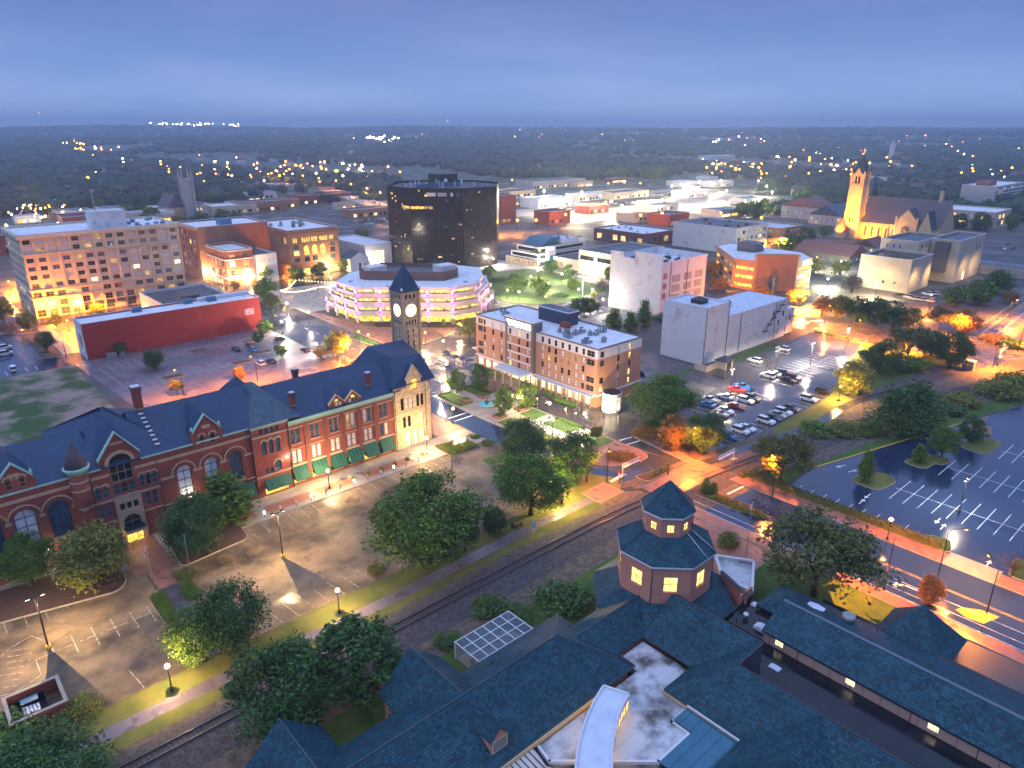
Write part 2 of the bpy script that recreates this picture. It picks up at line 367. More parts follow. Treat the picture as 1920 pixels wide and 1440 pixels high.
def wall(mb, O, U, L, z0, z1, ops=(), d=.25, reveal=None):
    """wall from O along unit U (outside on the right-hand side), real openings: (s0, s1, za, zb[, arch])"""
    U = Vector((U[0], U[1], 0)); Nn = Vector((U.y, -U.x, 0)); O = Vector((O[0], O[1], 0))
    def p(s_, z, dd=0): q = O + U * s_ - Nn * dd; return (q.x, q.y, z)
    ss = sorted({0, L} | {o[0] for o in ops} | {o[1] for o in ops}); zz = sorted({z0, z1} | {o[2] for o in ops} | {o[3] for o in ops})
    ss = [x for x in ss if -1e-6 <= x <= L + 1e-6]; zz = [x for x in zz if z0 - 1e-6 <= x <= z1 + 1e-6]
    cm = mb.cur
    for j in range(len(zz) - 1):
        run = None
        for i in range(len(ss)):
            hole = True
            if i < len(ss) - 1:
                cs, cz = (ss[i] + ss[i + 1]) / 2, (zz[j] + zz[j + 1]) / 2
                hole = any(o[0] < cs < o[1] and o[2] < cz < o[3] for o in ops)
            if not hole and run is None: run = ss[i]
            if (hole or i == len(ss) - 1) and run is not None:
                mb.face([p(run, zz[j]), p(ss[i], zz[j]), p(ss[i], zz[j + 1]), p(run, zz[j + 1])]); run = None
    if reveal: mb.m(reveal)
    for o in ops:
        a, b, lo, hi = o[:4]; arch = len(o) > 4 and o[4]
        if arch:
            r = (b - a) / 2; zsr = hi - r; c = (a + b) / 2
            pts = [(c - r * math.cos(math.pi * k / 8), zsr + r * math.sin(math.pi * k / 8)) for k in range(9)]
            mb.cur = cm
            for k in range(8):
                (x0, q0), (x1, q1) = pts[k], pts[k + 1]
                mb.face([p(x0, q0), p(x1, q1), p(x1, hi), p(x0, hi)])
            if reveal: mb.m(reveal)
            for k in range(8):
                (x0, q0), (x1, q1) = pts[k], pts[k + 1]
                mb.face([p(x0, q0), p(x0, q0, d), p(x1, q1, d), p(x1, q1)])
            top = zsr
        else:
            top = hi; mb.face([p(a, hi), p(a, hi, d), p(b, hi, d), p(b, hi)])
        mb.face([p(a, lo), p(a, lo, d), p(a, top, d), p(a, top)])
        mb.face([p(b, top), p(b, top, d), p(b, lo, d), p(b, lo)])
        mb.face([p(a, lo, d), p(a, lo), p(b, lo), p(b, lo, d)])
    mb.cur = cm
WINC = {}
def winmesh(w, h, arch, glass, frame, nx, nz, t, split):
    k = (round(w, 2), round(h, 2), arch, glass.name, frame.name, nx, nz, t, split)
    if k in WINC: return WINC[k]
    def outline(y):
        if not arch: return [(0, y, 0), (w, y, 0), (w, y, h), (0, y, h)]
        r = w / 2; zs_ = h - r
        return [(0, y, 0), (w, y, 0)] + [(r + r * math.cos(math.pi * q / 8), y, zs_ + r * math.sin(math.pi * q / 8)) for q in range(9)]
    g = MB(glass); g.face(outline(0))
    f = MB(frame) if split else g
    if not split: g.m(frame)
    y0, y1 = -.07, -.005
    def bar(x0, x1, z0, z1): f.box(x0, x1, y0, y1, z0, z1)
    ztop = h - (w / 2 if arch else 0)
    bar(0, t, 0, ztop); bar(w - t, w, 0, ztop); bar(t, w - t, 0, t)
    if arch: bar(t, w - t, ztop - t / 2, ztop + t / 2)
    else: bar(t, w - t, h - t, h)
    for i in range(1, nx): bar(w * i / nx - t * .4, w * i / nx + t * .4, t, (h - .05 if arch and i * 2 == nx else ztop - t * .6))
    for j in range(1, nz): bar(t, w - t, ztop * j / nz - t * .4, ztop * j / nz + t * .4)
    r = (g.mesh('window'), f.mesh('frame') if split else None); WINC[k] = r; return r
def windows(parent, O, U, ops, d=.25, glass=None, frame=None, nx=2, nz=2, t=.07, split=False, pick=None, name='window'):
    """one window object in each opening, set back by d"""
    U = Vector((U[0], U[1], 0)); Nn = Vector((U.y, -U.x, 0)); base = Vector(WL[parent])
    for o in ops:
        a, b, lo, hi = o[:4]; arch = len(o) > 4 and bool(o[4])
        gl = pick(o) if pick else glass
        me, fm = winmesh(b - a, hi - lo, arch, gl, frame, nx, nz, t, split)
        p = Vector((O[0], O[1], 0)) + U * a - Nn * d + Vector((0, 0, lo)) - base
        mt = Matrix.Translation(p) @ Matrix.Rotation(math.atan2(U.y, U.x), 4, 'Z')
        w = link_mesh(name, me, parent, mt)
        if fm: link_mesh('frame', fm, w, Matrix.Identity(4))
def grid(s0, n, pitch, w, floors, h):
    """openings: n columns of width w, pitch apart, from s0; floors = list of sill heights"""
    return [(s0 + i * pitch, s0 + i * pitch + w, z, z + h) for z in floors for i in range(n)]
def chooser(seed, table):
    r = random.Random(seed); ks = [k for k, w in table]; ws = [w for k, w in table]
    return lambda o: r.choices(ks, ws)[0]
def hip(mb, x0, x1, y0, y1, z0, z1, axis='x', hips=(1, 1), under=.25):
    """hip or gable roof with a thin edge"""
    if axis == 'x':
        h = (y1 - y0) / 2; A, B = (x0 + h * hips[0], (y0 + y1) / 2, z1), (x1 - h * hips[1], (y0 + y1) / 2, z1)
        c = [(x0, y0, z0), (x1, y0, z0), (x1, y1, z0), (x0, y1, z0)]
        mb.face([c[0], c[1], B, A]); mb.face([c[2], c[3], A, B]); mb.face([c[1], c[2], B]); mb.face([c[3], c[0], A])
    else:
        h = (x1 - x0) / 2; A, B = ((x0 + x1) / 2, y0 + h * hips[0], z1), ((x0 + x1) / 2, y1 - h * hips[1], z1)
        c = [(x0, y0, z0), (x1, y0, z0), (x1, y1, z0), (x0, y1, z0)]
        mb.face([c[1], c[2], B, A]); mb.face([c[3], c[0], A, B]); mb.face([c[0], c[1], A]); mb.face([c[2], c[3], B])
    mb.box(x0, x1, y0, y1, z0 - under, z0 - .003)
# ------------------------------------------------------------------ ground, streets, lots, lawns
def smooth(a, b, x):
    t = max(0, min(1, (x - a) / (b - a))); return t * t * (3 - 2 * t)
def ground_z(x, y):
    r = math.hypot(x, y)
    h = smooth(1500, 6500, r)
    n = .5 + .5 * noise.noise(Vector((x / 1900, y / 1900, .3))) + .22 * noise.noise(Vector((x / 600, y / 600, 1.3)))
    return h * (18 + 62 * n)
mb = MB(); rr = [0, 20, 60, 120, 250, 400, 600, 900, 1200, 1500, 1800, 2200, 2600, 3000, 3500, 4000, 4600, 5200, 5800, 6500, 7200, 8000, 9000, 10500, 12500]
ns = 160
for r in rr:
    for i in range(ns):
        x, y = r * math.cos(2 * math.pi * i / ns), r * math.sin(2 * math.pi * i / ns); mb.v.append((x, y, ground_z(x, y)))
for k in range(len(rr) - 1):
    for i in range(ns):
        j = (i + 1) % ns; mb.f.append((k * ns + i, (k + 1) * ns + i, (k + 1) * ns + j, k * ns + j)); mb.mi.append(0); mb.smooth.add(len(mb.f) - 1)
gm = mat('city_ground', (.05, .05, .055), .8, (.075, .07, .07), .05, wet=(.05, .8, .35, .55))
t = gm.node_tree; b = t.nodes['Principled BSDF']; src = b.inputs['Base Color'].links[0].from_socket
geo = N(t, 'ShaderNodeNewGeometry'); ln = N(t, 'ShaderNodeVectorMath', operation='LENGTH'); t.links.new(geo.outputs['Position'], ln.inputs[0])
mr = N(t, 'ShaderNodeMapRange'); mr.inputs['From Min'].default_value = 620; mr.inputs['From Max'].default_value = 1000; t.links.new(ln.outputs['Value'], mr.inputs['Value'])
nt = N(t, 'ShaderNodeTexNoise'); nt.inputs['Scale'].default_value = .012; nt.inputs['Detail'].default_value = 6; t.links.new(geo.outputs['Position'], nt.inputs['Vector'])
cr_ = N(t, 'ShaderNodeValToRGB'); cr_.color_ramp.elements[0].color = (.02, .035, .018, 1); cr_.color_ramp.elements[1].color = (.06, .075, .035, 1); t.links.new(nt.outputs[0], cr_.inputs[0])
mxx = N(t, 'ShaderNodeMix', data_type='RGBA'); t.links.new(mr.outputs[0], mxx.inputs[0]); t.links.new(src, mxx.inputs[6]); t.links.new(cr_.outputs[0], mxx.inputs[7]); t.links.new(mxx.outputs[2], b.inputs['Base Color'])
mb.m(gm); struct(mb, 'ground')

def rect(x0, x1, y0, y1): return [(x0, y0), (x1, y0), (x1, y1), (x0, y1)]
def sheet(name, pts, z, mt): return struct(MB(M[mt]).sheet(pts, z), name)
RK = 0
def raised(name, pts, mt, h=.13, kerb='kerb', kw=.16):
    """a raised pad: kerb stone round the edge, top a few mm lower"""
    global RK; RK += 1; h += .0015 * RK; mb = MB(M[kerb]); mb.prism(pts, 0, h, top=True)
    c = Vector((sum(p[0] for p in pts) / len(pts), sum(p[1] for p in pts) / len(pts)))
    k = len(pts); pp = pts
    if sum(pp[i][0] * pp[(i + 1) % k][1] - pp[(i + 1) % k][0] * pp[i][1] for i in range(k)) < 0: pp = pp[::-1]
    ins = []
    for i in range(k):
        p, q, r = Vector(pp[i - 1]), Vector(pp[i]), Vector(pp[(i + 1) % k])
        n1 = Vector((-(q - p).y, (q - p).x)).normalized(); n2 = Vector((-(r - q).y, (r - q).x)).normalized()
        n = n1 + n2; n = n / max(.4, n.length_squared) * 2
        ins.append(tuple(q + n * kw * .5 * 1.0))
    mb.m(M[mt]); mb.sheet(ins, h + .006)
    return struct(mb, name)
def rounded(pts, r=1.0, n=4):
    out = []; k = len(pts)
    for i in range(k):
        p, q, s_ = Vector(pts[i - 1]), Vector(pts[i]), Vector(pts[(i + 1) % k])
        a = q + (p - q).normalized() * min(r, (p - q).length * .45); c = q + (s_ - q).normalized() * min(r, (s_ - q).length * .45)
        for j in range(n + 1):
            t_ = j / n; out.append(tuple((1 - t_) ** 2 * a + 2 * t_ * (1 - t_) * q + t_ * t_ * c))
    return out
def stripes(parent, segs, w=.11, z=.031, mt='white', name='stripe'):
    cache = {}
    for (x0, y0, x1, y1) in segs:
        L = math.hypot(x1 - x0, y1 - y0); k = round(L, 1)
        if k not in cache: cache[k] = MB(M[mt]).sheet(rect(0, k, -w / 2, w / 2), 0).mesh('stripe')
        o = bpy.data.objects.new(name, cache[k]); col.objects.link(o); o.parent = parent
        o.matrix_local = Matrix.Translation(Vector((x0, y0, z))) @ Matrix.Rotation(math.atan2(y1 - y0, x1 - x0), 4, 'Z')

# rail corridor
def rail_y(x):
    return 80.2 if x < 95 else 80.2 - 28.8 * ((x - 95) / 166.0) ** 1.35 if x < 262 else 51.4 - (x - 262) * .235
rx = [-120 + 8 * i for i in range(80)]
def ribbon(name, f0, f1, z, mt, xs=rx, kind='structure'):
    mb = MB(M[mt])
    for p, q in zip(xs, xs[1:]): mb.face([(p, f0(p), z), (q, f0(q), z), (q, f1(q), z), (p, f1(p), z)])
    return struct(mb, name)
ribbon('gravel_verge', lambda x: rail_y(x) - 9.5, lambda x: rail_y(x) + (6.0 if x < 100 else 9), .03, 'ballastg')
mbb = MB(M['ballast'])
for p, q in zip(rx, rx[1:]):
    a, c = rail_y(p), rail_y(q)
    for (o0, h0), (o1, h1) in (((-5.4, .035), (-1.9, .28)), ((-1.9, .28), (1.7, .28)), ((1.7, .28), (3.0, .035))):
        mbb.face([(p, a + o0, h0), (q, c + o0, h0), (q, c + o1, h1), (p, a + o1, h1)])
struct(mbb, 'track_bed')
trk = thing('railway_track', 'single railway track on dark ballast crossing the street', 'railway track', (0, 80.2, 0))
for off in (-.75, .75):
    m_ = MB(M['rust'])
    for p, q in zip(rx, rx[1:]):
        a, c = rail_y(p) + off, rail_y(q) + off
        m_.m(M['rust']); m_.face([(p, a - .06, .30), (q, c - .06, .30), (q, c - .05, .50), (p, a - .05, .50)]); m_.face([(p, a + .05, .50), (q, c + .05, .50), (q, c + .06, .30), (p, a + .06, .30)])
        m_.m(M['steel']); m_.face([(p, a - .05, .50), (q, c - .05, .50), (q, c + .05, .50), (p, a + .05, .50)])
    m_.build('rail', trk)
m_ = MB(M['tie']); x = -60.0
while x < 300:
    if not 115 < x < 131:
        yy = rail_y(x); m_.obox((x, yy), .12, 1.3, .2, .30 + rnd.uniform(-.02, .01), math.atan2(rail_y(x + 1) - yy, 1) + rnd.uniform(-.02, .02))
    x += .62
tag(m_.build('sleepers', trk), kind='stuff')

# trail side lawns and path
sheet('lawn', [(-120, 84.2), (107.5, 84.2), (113, 90.2), (109, 97), (102, 97), (98, 93.1), (-120, 93.1)], .034, 'grassd')
xs = [-60 + 7 * i for i in range(25)]
ribbon('footpath', lambda x: 86.3 + .35 * math.sin(x * .09), lambda x: 88.8 + .35 * math.sin(x * .09 + .4), .040, 'purplelot', [x for x in xs if x <= 110])
sheet('lawn', [(-120, 30), (114, 30), (114, 68), (108, 71.0), (-120, 71.0)], .02, 'grass')
sheet('lawn', [(52, 71.05), (110, 71.05), (104, 75.4), (60, 75.4)], .026, 'grassd')
# the big cracked lot in front of the long brick building
lot = sheet('parking_lot', [(-90, 93.15), (98, 93.15), (102, 97), (105.2, 100), (105.2, 125.4), (-90, 125.4)], .024, 'oldlot')
seg = [(x, 93.5, x - .6, 98.6) for x in [8.6, 14.8, 32.6, 35.4, 38.1, 40.9, 43.6, 46.4, 49.1, 52.0, 54.8, 57.6, 60.4]]
seg += [(x, 120.4, x, 125.2) for x in [29 + 2.75 * i for i in range(23)]] + [(x, 119.5, x, 124.8) for x in (2.5, 5.2, 8, 11)]
seg += [(6.9, 110.2, 21.3, 110.2)] + [(x, 107.4, x, 112.9) for x in (9.7, 12.5, 15.3, 18.1, 20.6)]
seg += [(4.6, 110.0, 6.9, 110.2), (6.9, 110.2, 6.9, 112.9), (4.6, 110.0, 4.6, 106.2)]
stripes(lot, seg, z=.032, mt='worn')
cr_m = mat('crack_filler', (.022, .02, .02), .5)
for k in range(46):     # sealed cracks: thin wandering lines
    x, y = rnd.uniform(-8, 70), rnd.uniform(95, 122); a = rnd.uniform(0, 6.28); m_ = MB(cr_m); w = rnd.uniform(.05, .10)
    px_, py_ = x, y
    for q in range(rnd.randint(4, 10)):
        a += rnd.uniform(-.6, .6); nx_, ny_ = px_ + math.cos(a) * 1.3, py_ + math.sin(a) * 1.3
        if not (93.6 < ny_ < 125 and nx_ < 100): break
        ox, oy = -math.sin(a) * w / 2, math.cos(a) * w / 2
        m_.face([(px_ - ox, py_ - oy, .029), (nx_ - ox, ny_ - oy, .029), (nx_ + ox, ny_ + oy, .029), (px_ + ox, py_ + oy, .029)]); px_, py_ = nx_, ny_
    if m_.f: m_.build('crack', lot)
m_ = MB(M['worn'])     # the hatched end island
hp = [(4.5, 105.9), (1.2, 104.6), (-1.6, 105.3), (-2.6, 108.2), (-1.4, 112.0), (2.2, 115.6), (5.2, 116.6), (6.9, 112.9)]
for p, q in zip(hp, hp[1:]): m_.obox(((p[0] + q[0]) / 2, (p[1] + q[1]) / 2), math.hypot(q[0] - p[0], q[1] - p[1]) / 2, .06, .031, .033, math.atan2(q[1] - p[1], q[0] - p[0]))
for k in range(7): m_.obox((.2 + .55 * k, 106.6 + 1.25 * k), 1.9 - .08 * abs(k - 3), .05, .031, .033, -.5)
m_.build('hatching', lot)
raised('traffic_island', rounded([(21.4, 93.6), (28.4, 93.6), (28.4, 115.4), (21.4, 114.6)], 1.6), 'mulch')
sheet('walkway', rect(23.3, 26.4, 93.4, 122), .144, 'asphalt'); sheet('walkway', rect(23.5, 26.6, 115.6, 122.2), .15, 'brickpave')
# forecourt
raised('forecourt', rect(28.2, 104.5, 125.5, 134.9), 'concrete'); raised('forecourt', rect(-90, 21.6, 125.5, 134.9), 'concrete')
sheet('forecourt_paving', rect(21.7, 28.1, 122, 134.9), .06, 'brickpave')
for x0, x1 in ((29, 46), (48.5, 58.5), (60, 68), (71, 84)): sheet('paving_band', rect(x0, x1, 127.2, 130.5), .142, 'brickpave')
raised('planting_bed', rounded([(28.6, 119.6), (41.5, 121), (42.5, 133), (29.8, 133)], 1.5), 'mulch', h=.3)
raised('planting_bed', rounded([(1.0, 123.4), (18.5, 119.6), (20.4, 122), (20, 132), (1.0, 133)], 1.5), 'mulch', h=.3)
raised('planting_bed', rounded([(91.9, 123.4), (100.2, 122.2), (100.8, 129.6), (92.2, 131.2)], .6), 'soil', h=.3)
raised('lawn_island', rounded([(95.4, 113.8), (103, 112.8), (104, 117), (96, 117.6)], .8), 'grass')
sheet('walkway', [(96.4, 134.9), (104.5, 134.9), (104.5, 160), (96.4, 160)], .13, 'brickpave')
# one-way roads round the fountain plaza
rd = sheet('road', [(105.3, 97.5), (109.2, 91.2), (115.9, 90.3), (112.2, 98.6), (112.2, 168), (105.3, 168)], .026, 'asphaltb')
sheet('road', [(104.5, 160), (140, 160), (140, 206), (104.5, 206)], .022, 'asphalt')
rd2 = sheet('road', [(128.4, 99), (130.6, 81.5), (133, 101.5), (136.6, 105), (143, 108.5), (139.5, 118.5), (136.2, 137), (135.2, 161), (128.2, 161)], .028, 'asphaltq')
raised('plaza', [(112.4, 112), (128.1, 112), (128.1, 159.6), (112.4, 159.6)], 'concrete')
raised('plaza', rounded([(114.2, 98.2), (116.7, 94.6), (122.5, 91.8), (126.9, 92.3), (128.6, 96.1), (128.1, 101), (128.1, 111.95), (112.4, 111.95), (112.4, 101)], .8), 'brickpave')
sheet('plaza_walk', rect(119, 121.4, 100, 159), .142, 'brickpave')
for x0, x1, y0, y1 in ((121.8, 127.4, 114.2, 123.6), (121.8, 127.4, 126.5, 132.5), (113.4, 118.4, 147, 158.4), (122.0, 127.3, 149, 158.5), (121.6, 127.6, 103.2, 111.0), (113.2, 118.2, 112.8, 120.5), (113.3, 118.3, 127.6, 132.0)):
    raised('lawn', rounded(rect(x0, x1, y0, y1), .8), 'grass', h=.24)
# street past the crossing
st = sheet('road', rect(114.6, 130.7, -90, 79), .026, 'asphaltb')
sheet('road', [(114.6, 79), (130.7, 79), (130.6, 83.5), (128.4, 93.5), (122, 91.4), (116, 91), (109.3, 91), (113.6, 84)], .024, 'asphaltq')
sheet('level_crossing', rect(112.5, 133.5, 75.9, 83.5), .42, 'brickpave')
for off in (-.75, .75): ribbon('flangeway', lambda x: rail_y(x) + off - .2, lambda x: rail_y(x) + off + .2, .428, 'metal', [113, 118, 123, 128, 133])
stripes(st, [(122.5, y, 122.5, y - 8) for y in (-8, -17)] , w=.12, mt='yellow')
stripes(st, [(123.2, 38.2, 123.2, 14.2), (123.2, 14, 123.2, -40), (122.8, 38.2, 122.8, -40)], w=.12, mt='yellow', z=.034, name='centre_line')
stripes(st, [(116.9, 74, 116.9, 4), (119.6, 36, 119.6, 12), (115.0, 74, 115.0, -40)], w=.12, mt='white', z=.034, name='lane_line')
stripes(st, [(124.6, 69.6, 130.3, 69.2)], w=.55, z=.034, name='stop_line')
def arrow(parent, x, y, ang, s=1.0, turn=False, z=.036):
    m_ = MB(M['white']); pts = [(-1.5, -.12), (.3, -.12), (.3, -.5), (1.5, 0), (.3, .5), (.3, .12), (-1.5, .12)]
    if turn: pts = [(-1.6, -.12), (0, -.12), (.7, .35), (.7, .0), (1.6, .65), (.5, 1.15), (.5, .72), (-.2, .14), (-1.6, .14)]
    c_, s_ = math.cos(ang), math.sin(ang)
    m_.sheet([(x + s * (p * c_ - q * s_), y + s * (p * s_ + q * c_)) for p, q in pts], z); m_.build('painted_arrow', parent)
arrow(st, 119.0, 31.5, R(90), 1.5, True)
m_ = MB(M['yellow']); m_.sheet([(118.2, 23.4), (119.6, 22.9), (121.2, 20.6), (121.4, 18), (117.6, 19.2), (117.2, 21.5)], .033); m_.build('painted_median', st)
raised('pavement', rect(130.75, 134.7, -90, 21.4), 'brickpave'); raised('pavement', rect(130.75, 134.7, 29.9, 75.7), 'brickpave')
sheet('driveway', rect(130.7, 136, 21.45, 29.8), .032, 'concrete')
raised('pavement', rect(111.6, 114.55, -90, 75.7), 'brickpave')
sheet('forecourt_paving', [(97, 51), (111.5, 51), (111.5, 72), (97, 70)], .028, 'brickpave')
stripes(rd, [(105.6, 140.4, 112.0, 140.4), (105.6, 143.0, 112.0, 143.0)], w=.4, z=.034, name='crossing_line')
stripes(rd2, [(128.9, 103.0, 133.0, 102.2), (128.4, 100.2, 132.6, 99.5)], w=.4, z=.036, name='crossing_line')
stripes(rd, [(110.4, 90.0, 115.2, 90.4)], w=.9, z=.038, name='stop_line')
raised('median', rounded([(116.3, 88.0), (126.4, 85.9), (127.2, 85.2), (126.2, 84.2), (117, 84.3), (116.2, 85.4)], .4), 'mulch')
raised('median', rounded([(119.4, 75.6), (123.6, 75.6), (123.8, 66), (122.6, 57.5), (121.6, 57.5), (119.6, 66)], .5), 'mulch')
raised('pavement', [(130.9, 83.7), (133.4, 83.7), (136.3, 98), (138.6, 104.6), (136.6, 105.0), (133.2, 101.8)], 'brickpave')
sheet('planting_bed', [(133.6, 83.9), (139, 84), (146, 92), (150, 104), (141, 106), (136.6, 98)], .05, 'mulch')
raised('pavement', rect(101.5, 109.0, 85.0, 90.8), 'brickpave', h=.09)
# the wet lot on the right with long white stripes
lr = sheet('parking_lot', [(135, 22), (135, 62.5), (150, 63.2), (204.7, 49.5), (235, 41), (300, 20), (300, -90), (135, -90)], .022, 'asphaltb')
ys = [45.7 - 2.75 * i for i in range(40)]
stripes(lr, [(148.4, y, 160.2, y) for y in ys] + [(154.3, 46.6, 154.3, -60)], w=.14)
stripes(lr, [(167.8, y, 179.4, y) for y in [42.7 - 2.73 * i for i in range(38)]] + [(173.6, 43, 173.6, -60)], w=.14)
stripes(lr, [(187.2, y, 199.4, y) for y in [36.2 - 2.73 * i for i in range(36)]] + [(193.2, 37, 193.2, -60)], w=.14)
stripes(lr, [(136.1, y, 140.3, y) for y in [60.8 - 2.76 * i for i in range(9)]], w=.14)
for x, y, a in ((155.9, 59.4, R(160)), (155.6, 56.4, R(-20)), (146.1, 49.2, R(180)), (142.9, 49.0, 0), (136.9, 24.0, 0), (146.2, 35.5, R(180)), (144.6, 34.0, 0)): arrow(lr, x, y, a)
m_ = MB(M['yellow']); m_.face([(150, 63.1, .13), (205, 49.3, .13), (205, 49.7, .13), (150, 63.5, .13)]); m_.face([(150, 63.1, 0), (205, 49.3, 0), (205, 49.3, .13), (150, 63.1, .13)]); struct(m_, 'yellow_kerb')
for pts in ([(150.3, 55.2), (149.6, 48.6), (157.5, 47.4), (160, 50.5), (157.6, 53.9)], [(168.8, 51.2), (168.2, 45.6), (173.6, 45.4), (173.9, 43.6), (178.6, 43.2), (178.4, 47.6)], [(188.2, 45.4), (186.8, 39.0), (197.4, 38.0), (199.4, 41.2), (197.6, 43.4)]):
    raised('grass_island', rounded(pts, 2.2), 'grassd', kerb='kerb')
raised('grass_island', rounded([(135.2, 35.6), (139.4, 34.6), (140.2, 31.2), (136.2, 29.8), (135.2, 30.2)], 1.0), 'grass')
raised('grass_island', rounded([(135.2, 20.6), (142.5, 21.4), (144, 14), (136, 8)], 1.5), 'grass')
ribbon('planting_strip', lambda x: 63.6 - (x - 150) * .25, lambda x: rail_y(x) - 9.3, .04, 'grass', [x for x in range(146, 290, 8)])
sheet('grass_verge', [(131, 62.8), (146, 63.4), (146, 69), (131, 71)], .036, 'grass')
# the wet lot with parked cars
lq = sheet('parking_lot', [(141, 84.6), (150, 81.6), (196, 82.4), (205, 84.6), (259, 99), (260.6, 119), (198.5, 114.8), (190, 127), (180, 127), (180, 108), (150, 104)], .022, 'asphaltq')
sg = [(158.0 + 2.75 * i, 82.2, 158.0 + 2.75 * i, 87.2) for i in range(17)] + [(160 + 2.75 * i, 92.6, 160 + 2.75 * i, 104.4) for i in range(10)] + [(160, 98.4, 186, 98.4)]
sg += [(198 + 2.75 * i, 93.4, 198 + 2.75 * i, 105.2) for i in range(15)] + [(198, 99.4, 237, 99.4)] + [(206 + 2.75 * i, 111.2, 206 + 2.75 * i, 116.4) for i in range(16)]
sg += [(149 + 2.7 * i, 83.0, 149 + 2.7 * i, 87.8) for i in range(3)]
stripes(lq, sg, w=.12)
ribbon('footpath', lambda x: rail_y(x) + 3.8 + smooth(170, 200, x) * 5, lambda x: rail_y(x) + 6.6 + smooth(170, 200, x) * 5, .045, 'asphaltq', [x for x in range(132, 240, 6)])
sheet('grass_verge', [(160, 78.6), (200, 74), (204, 83.4), (196, 82.0), (166, 81.2)], .036, 'grassd')
sheet('grass_verge', [(204, 84.2), (262, 98.8), (264, 70), (204, 77)], .033, 'grass')
sheet('grass_strip', [(194, 117.2), (236, 118.4), (236, 122), (194, 121.6)], .05, 'grass')
# cross street, far right avenue
sheet('road', [(262, 300), (281, 300), (281, 134), (283, 102), (296, 79), (302, 60), (300, -100), (262, -100)], .02, 'asphalt')
av = sheet('road', [(282, 75.5), (360, 78), (700, 96), (700, 84), (345, 69), (302, 68), (264, 53), (262, 68)], .024, 'asphalt')
stripes(av, [(300, 74.4, 420, 80.5), (300, 73.9, 420, 80.0)], w=.14, mt='yellow', name='centre_line'); stripes(av, [(297, 77.2, 420, 83.2), (310, 70.4, 420, 76.0)], w=.14, name='edge_line')
raised('pavement', [(303, 68), (318, 69), (318, 55), (300, 54)], 'brickpave')
# streets behind
s2 = sheet('road', rect(-120, 258, 178, 200), .023, 'asphalt'); sheet('road', [(140.1, 190), (262, 196), (262, 214), (140.1, 206)], .021, 'asphaltq')
s3 = sheet('road', rect(108.5, 131, 200.1, 520), .021, 'asphaltq'); s4 = sheet('road', rect(-80, 262, 326, 348), .025, 'asphaltq')
sheet('road', rect(14, 42, 320, 620), .019, 'asphalt')
stripes(s3, [(119.6, 206 + 9 * i, 119.6, 209 + 9 * i) for i in range(12)], w=.14, z=.03, name='lane_line')
stripes(s2, [(-40 + 9 * i, 189, -36 + 9 * i, 189) for i in range(28)], w=.16, mt='yellow', z=.03, name='centre_line')
stripes(s2, [(106, y, 132, y) for y in (181, 184.4, 197)] + [(x, 180, x, 199) for x in (105, 108, 133, 136)], w=.35, z=.031, name='crossing_line')
raised('traffic_island', rounded([(125.6, 229), (130.8, 233), (129.2, 213.6), (127, 213)], .5), 'grass'); raised('traffic_island', rounded([(140, 204.6), (154.6, 208.4), (152, 210.4), (141, 208)], .5), 'grass')
raised('pavement', [(131.2, 212), (138.5, 205), (158, 209), (164, 214.5), (150, 226), (138, 240), (134.5, 274), (131.2, 274)], 'brickpave')
raised('pavement', [(131.3, 274.1), (205, 274.1), (221, 281), (240, 293), (273, 283.5), (270.5, 325.5), (131.3, 325.5)], 'concrete')
sheet('lawn', rect(134, 150, 304, 324), .15, 'grass')
pl = sheet('parking_lot', [(46, 202), (108, 202), (108, 264.5), (42, 264.5)], .024, 'purplelot')
stripes(pl, [(50 + 2.75 * i, 222, 50 + 2.75 * i, 233) for i in range(19)] + [(48, 227.5, 103, 227.5)] + [(50 + 2.75 * i, 245, 50 + 2.75 * i, 256) for i in range(19)] + [(48, 250.5, 103, 250.5), (46.8, 253.5, 49.5, 204)], w=.16, mt='worn')
for x, y in ((62, 228), (84, 228), (97, 251), (78, 251), (94, 234)): raised('tree_island', rounded(rect(x - 3, x + 3, y - 1.6, y + 1.6), .8), 'mulch')
sheet('scrub_field', [(-120, 201), (41, 201), (41.6, 263.5), (-120, 263.5)], .018, 'field')
lb = sheet('parking_lot', [(-60, 264), (40.6, 262), (35.2, 321), (-60, 321)], .026, 'asphaltb')
stripes(lb, [(10 + 2.75 * i, 264.5, 10 + 2.75 * i, 269.5) for i in range(9)] + [(30.2, 274 + 2.75 * i, 35.4, 274 + 2.75 * i) for i in range(16)] , w=.15)
raised('pavement', rect(41.7, 46.3, 276.6, 322), 'concrete'); raised('tree_island', rounded([(34.6, 277), (41, 275.4), (40.4, 281), (35, 284)], .8), 'mulch'); raised('tree_island', rounded(rect(34, 39.5, 318, 322), .8), 'mulch')
bk = sheet('brick_lot', rect(47, 60, 288, 322), .02, 'brickpave'); stripes(bk, [(47.5, 290 + 3 * i, 59.5, 290 + 3 * i) for i in range(10)], w=.16)
# park
raised('park_lawn', rounded([(206, 233), (216, 216.4), (256, 217), (262.5, 222), (269, 246), (273, 282), (240, 292), (222, 280)], 3), 'grass')
sheet('park_path', rounded([(232, 240), (244, 232), (256, 231), (258, 235), (246, 239), (240, 252), (252, 262), (250, 266), (236, 256)], 2), .145, 'concrete')
sheet('park_path', [(256, 228), (264, 236), (262, 240), (254, 232)], .147, 'concrete')
raised('pavement', rect(271, 274.5, 216, 330), 'concrete')
raised('pavement', rect(140.2, 180, 175, 180.6), 'concrete'); raised('pavement', rect(161, 260, 174, 190), 'concrete')
sheet('yard', rect(161, 193, 124, 173.9), .02, 'asphalt')
sheet('lawn', rect(161, 190, 122, 123.9), .05, 'grass')
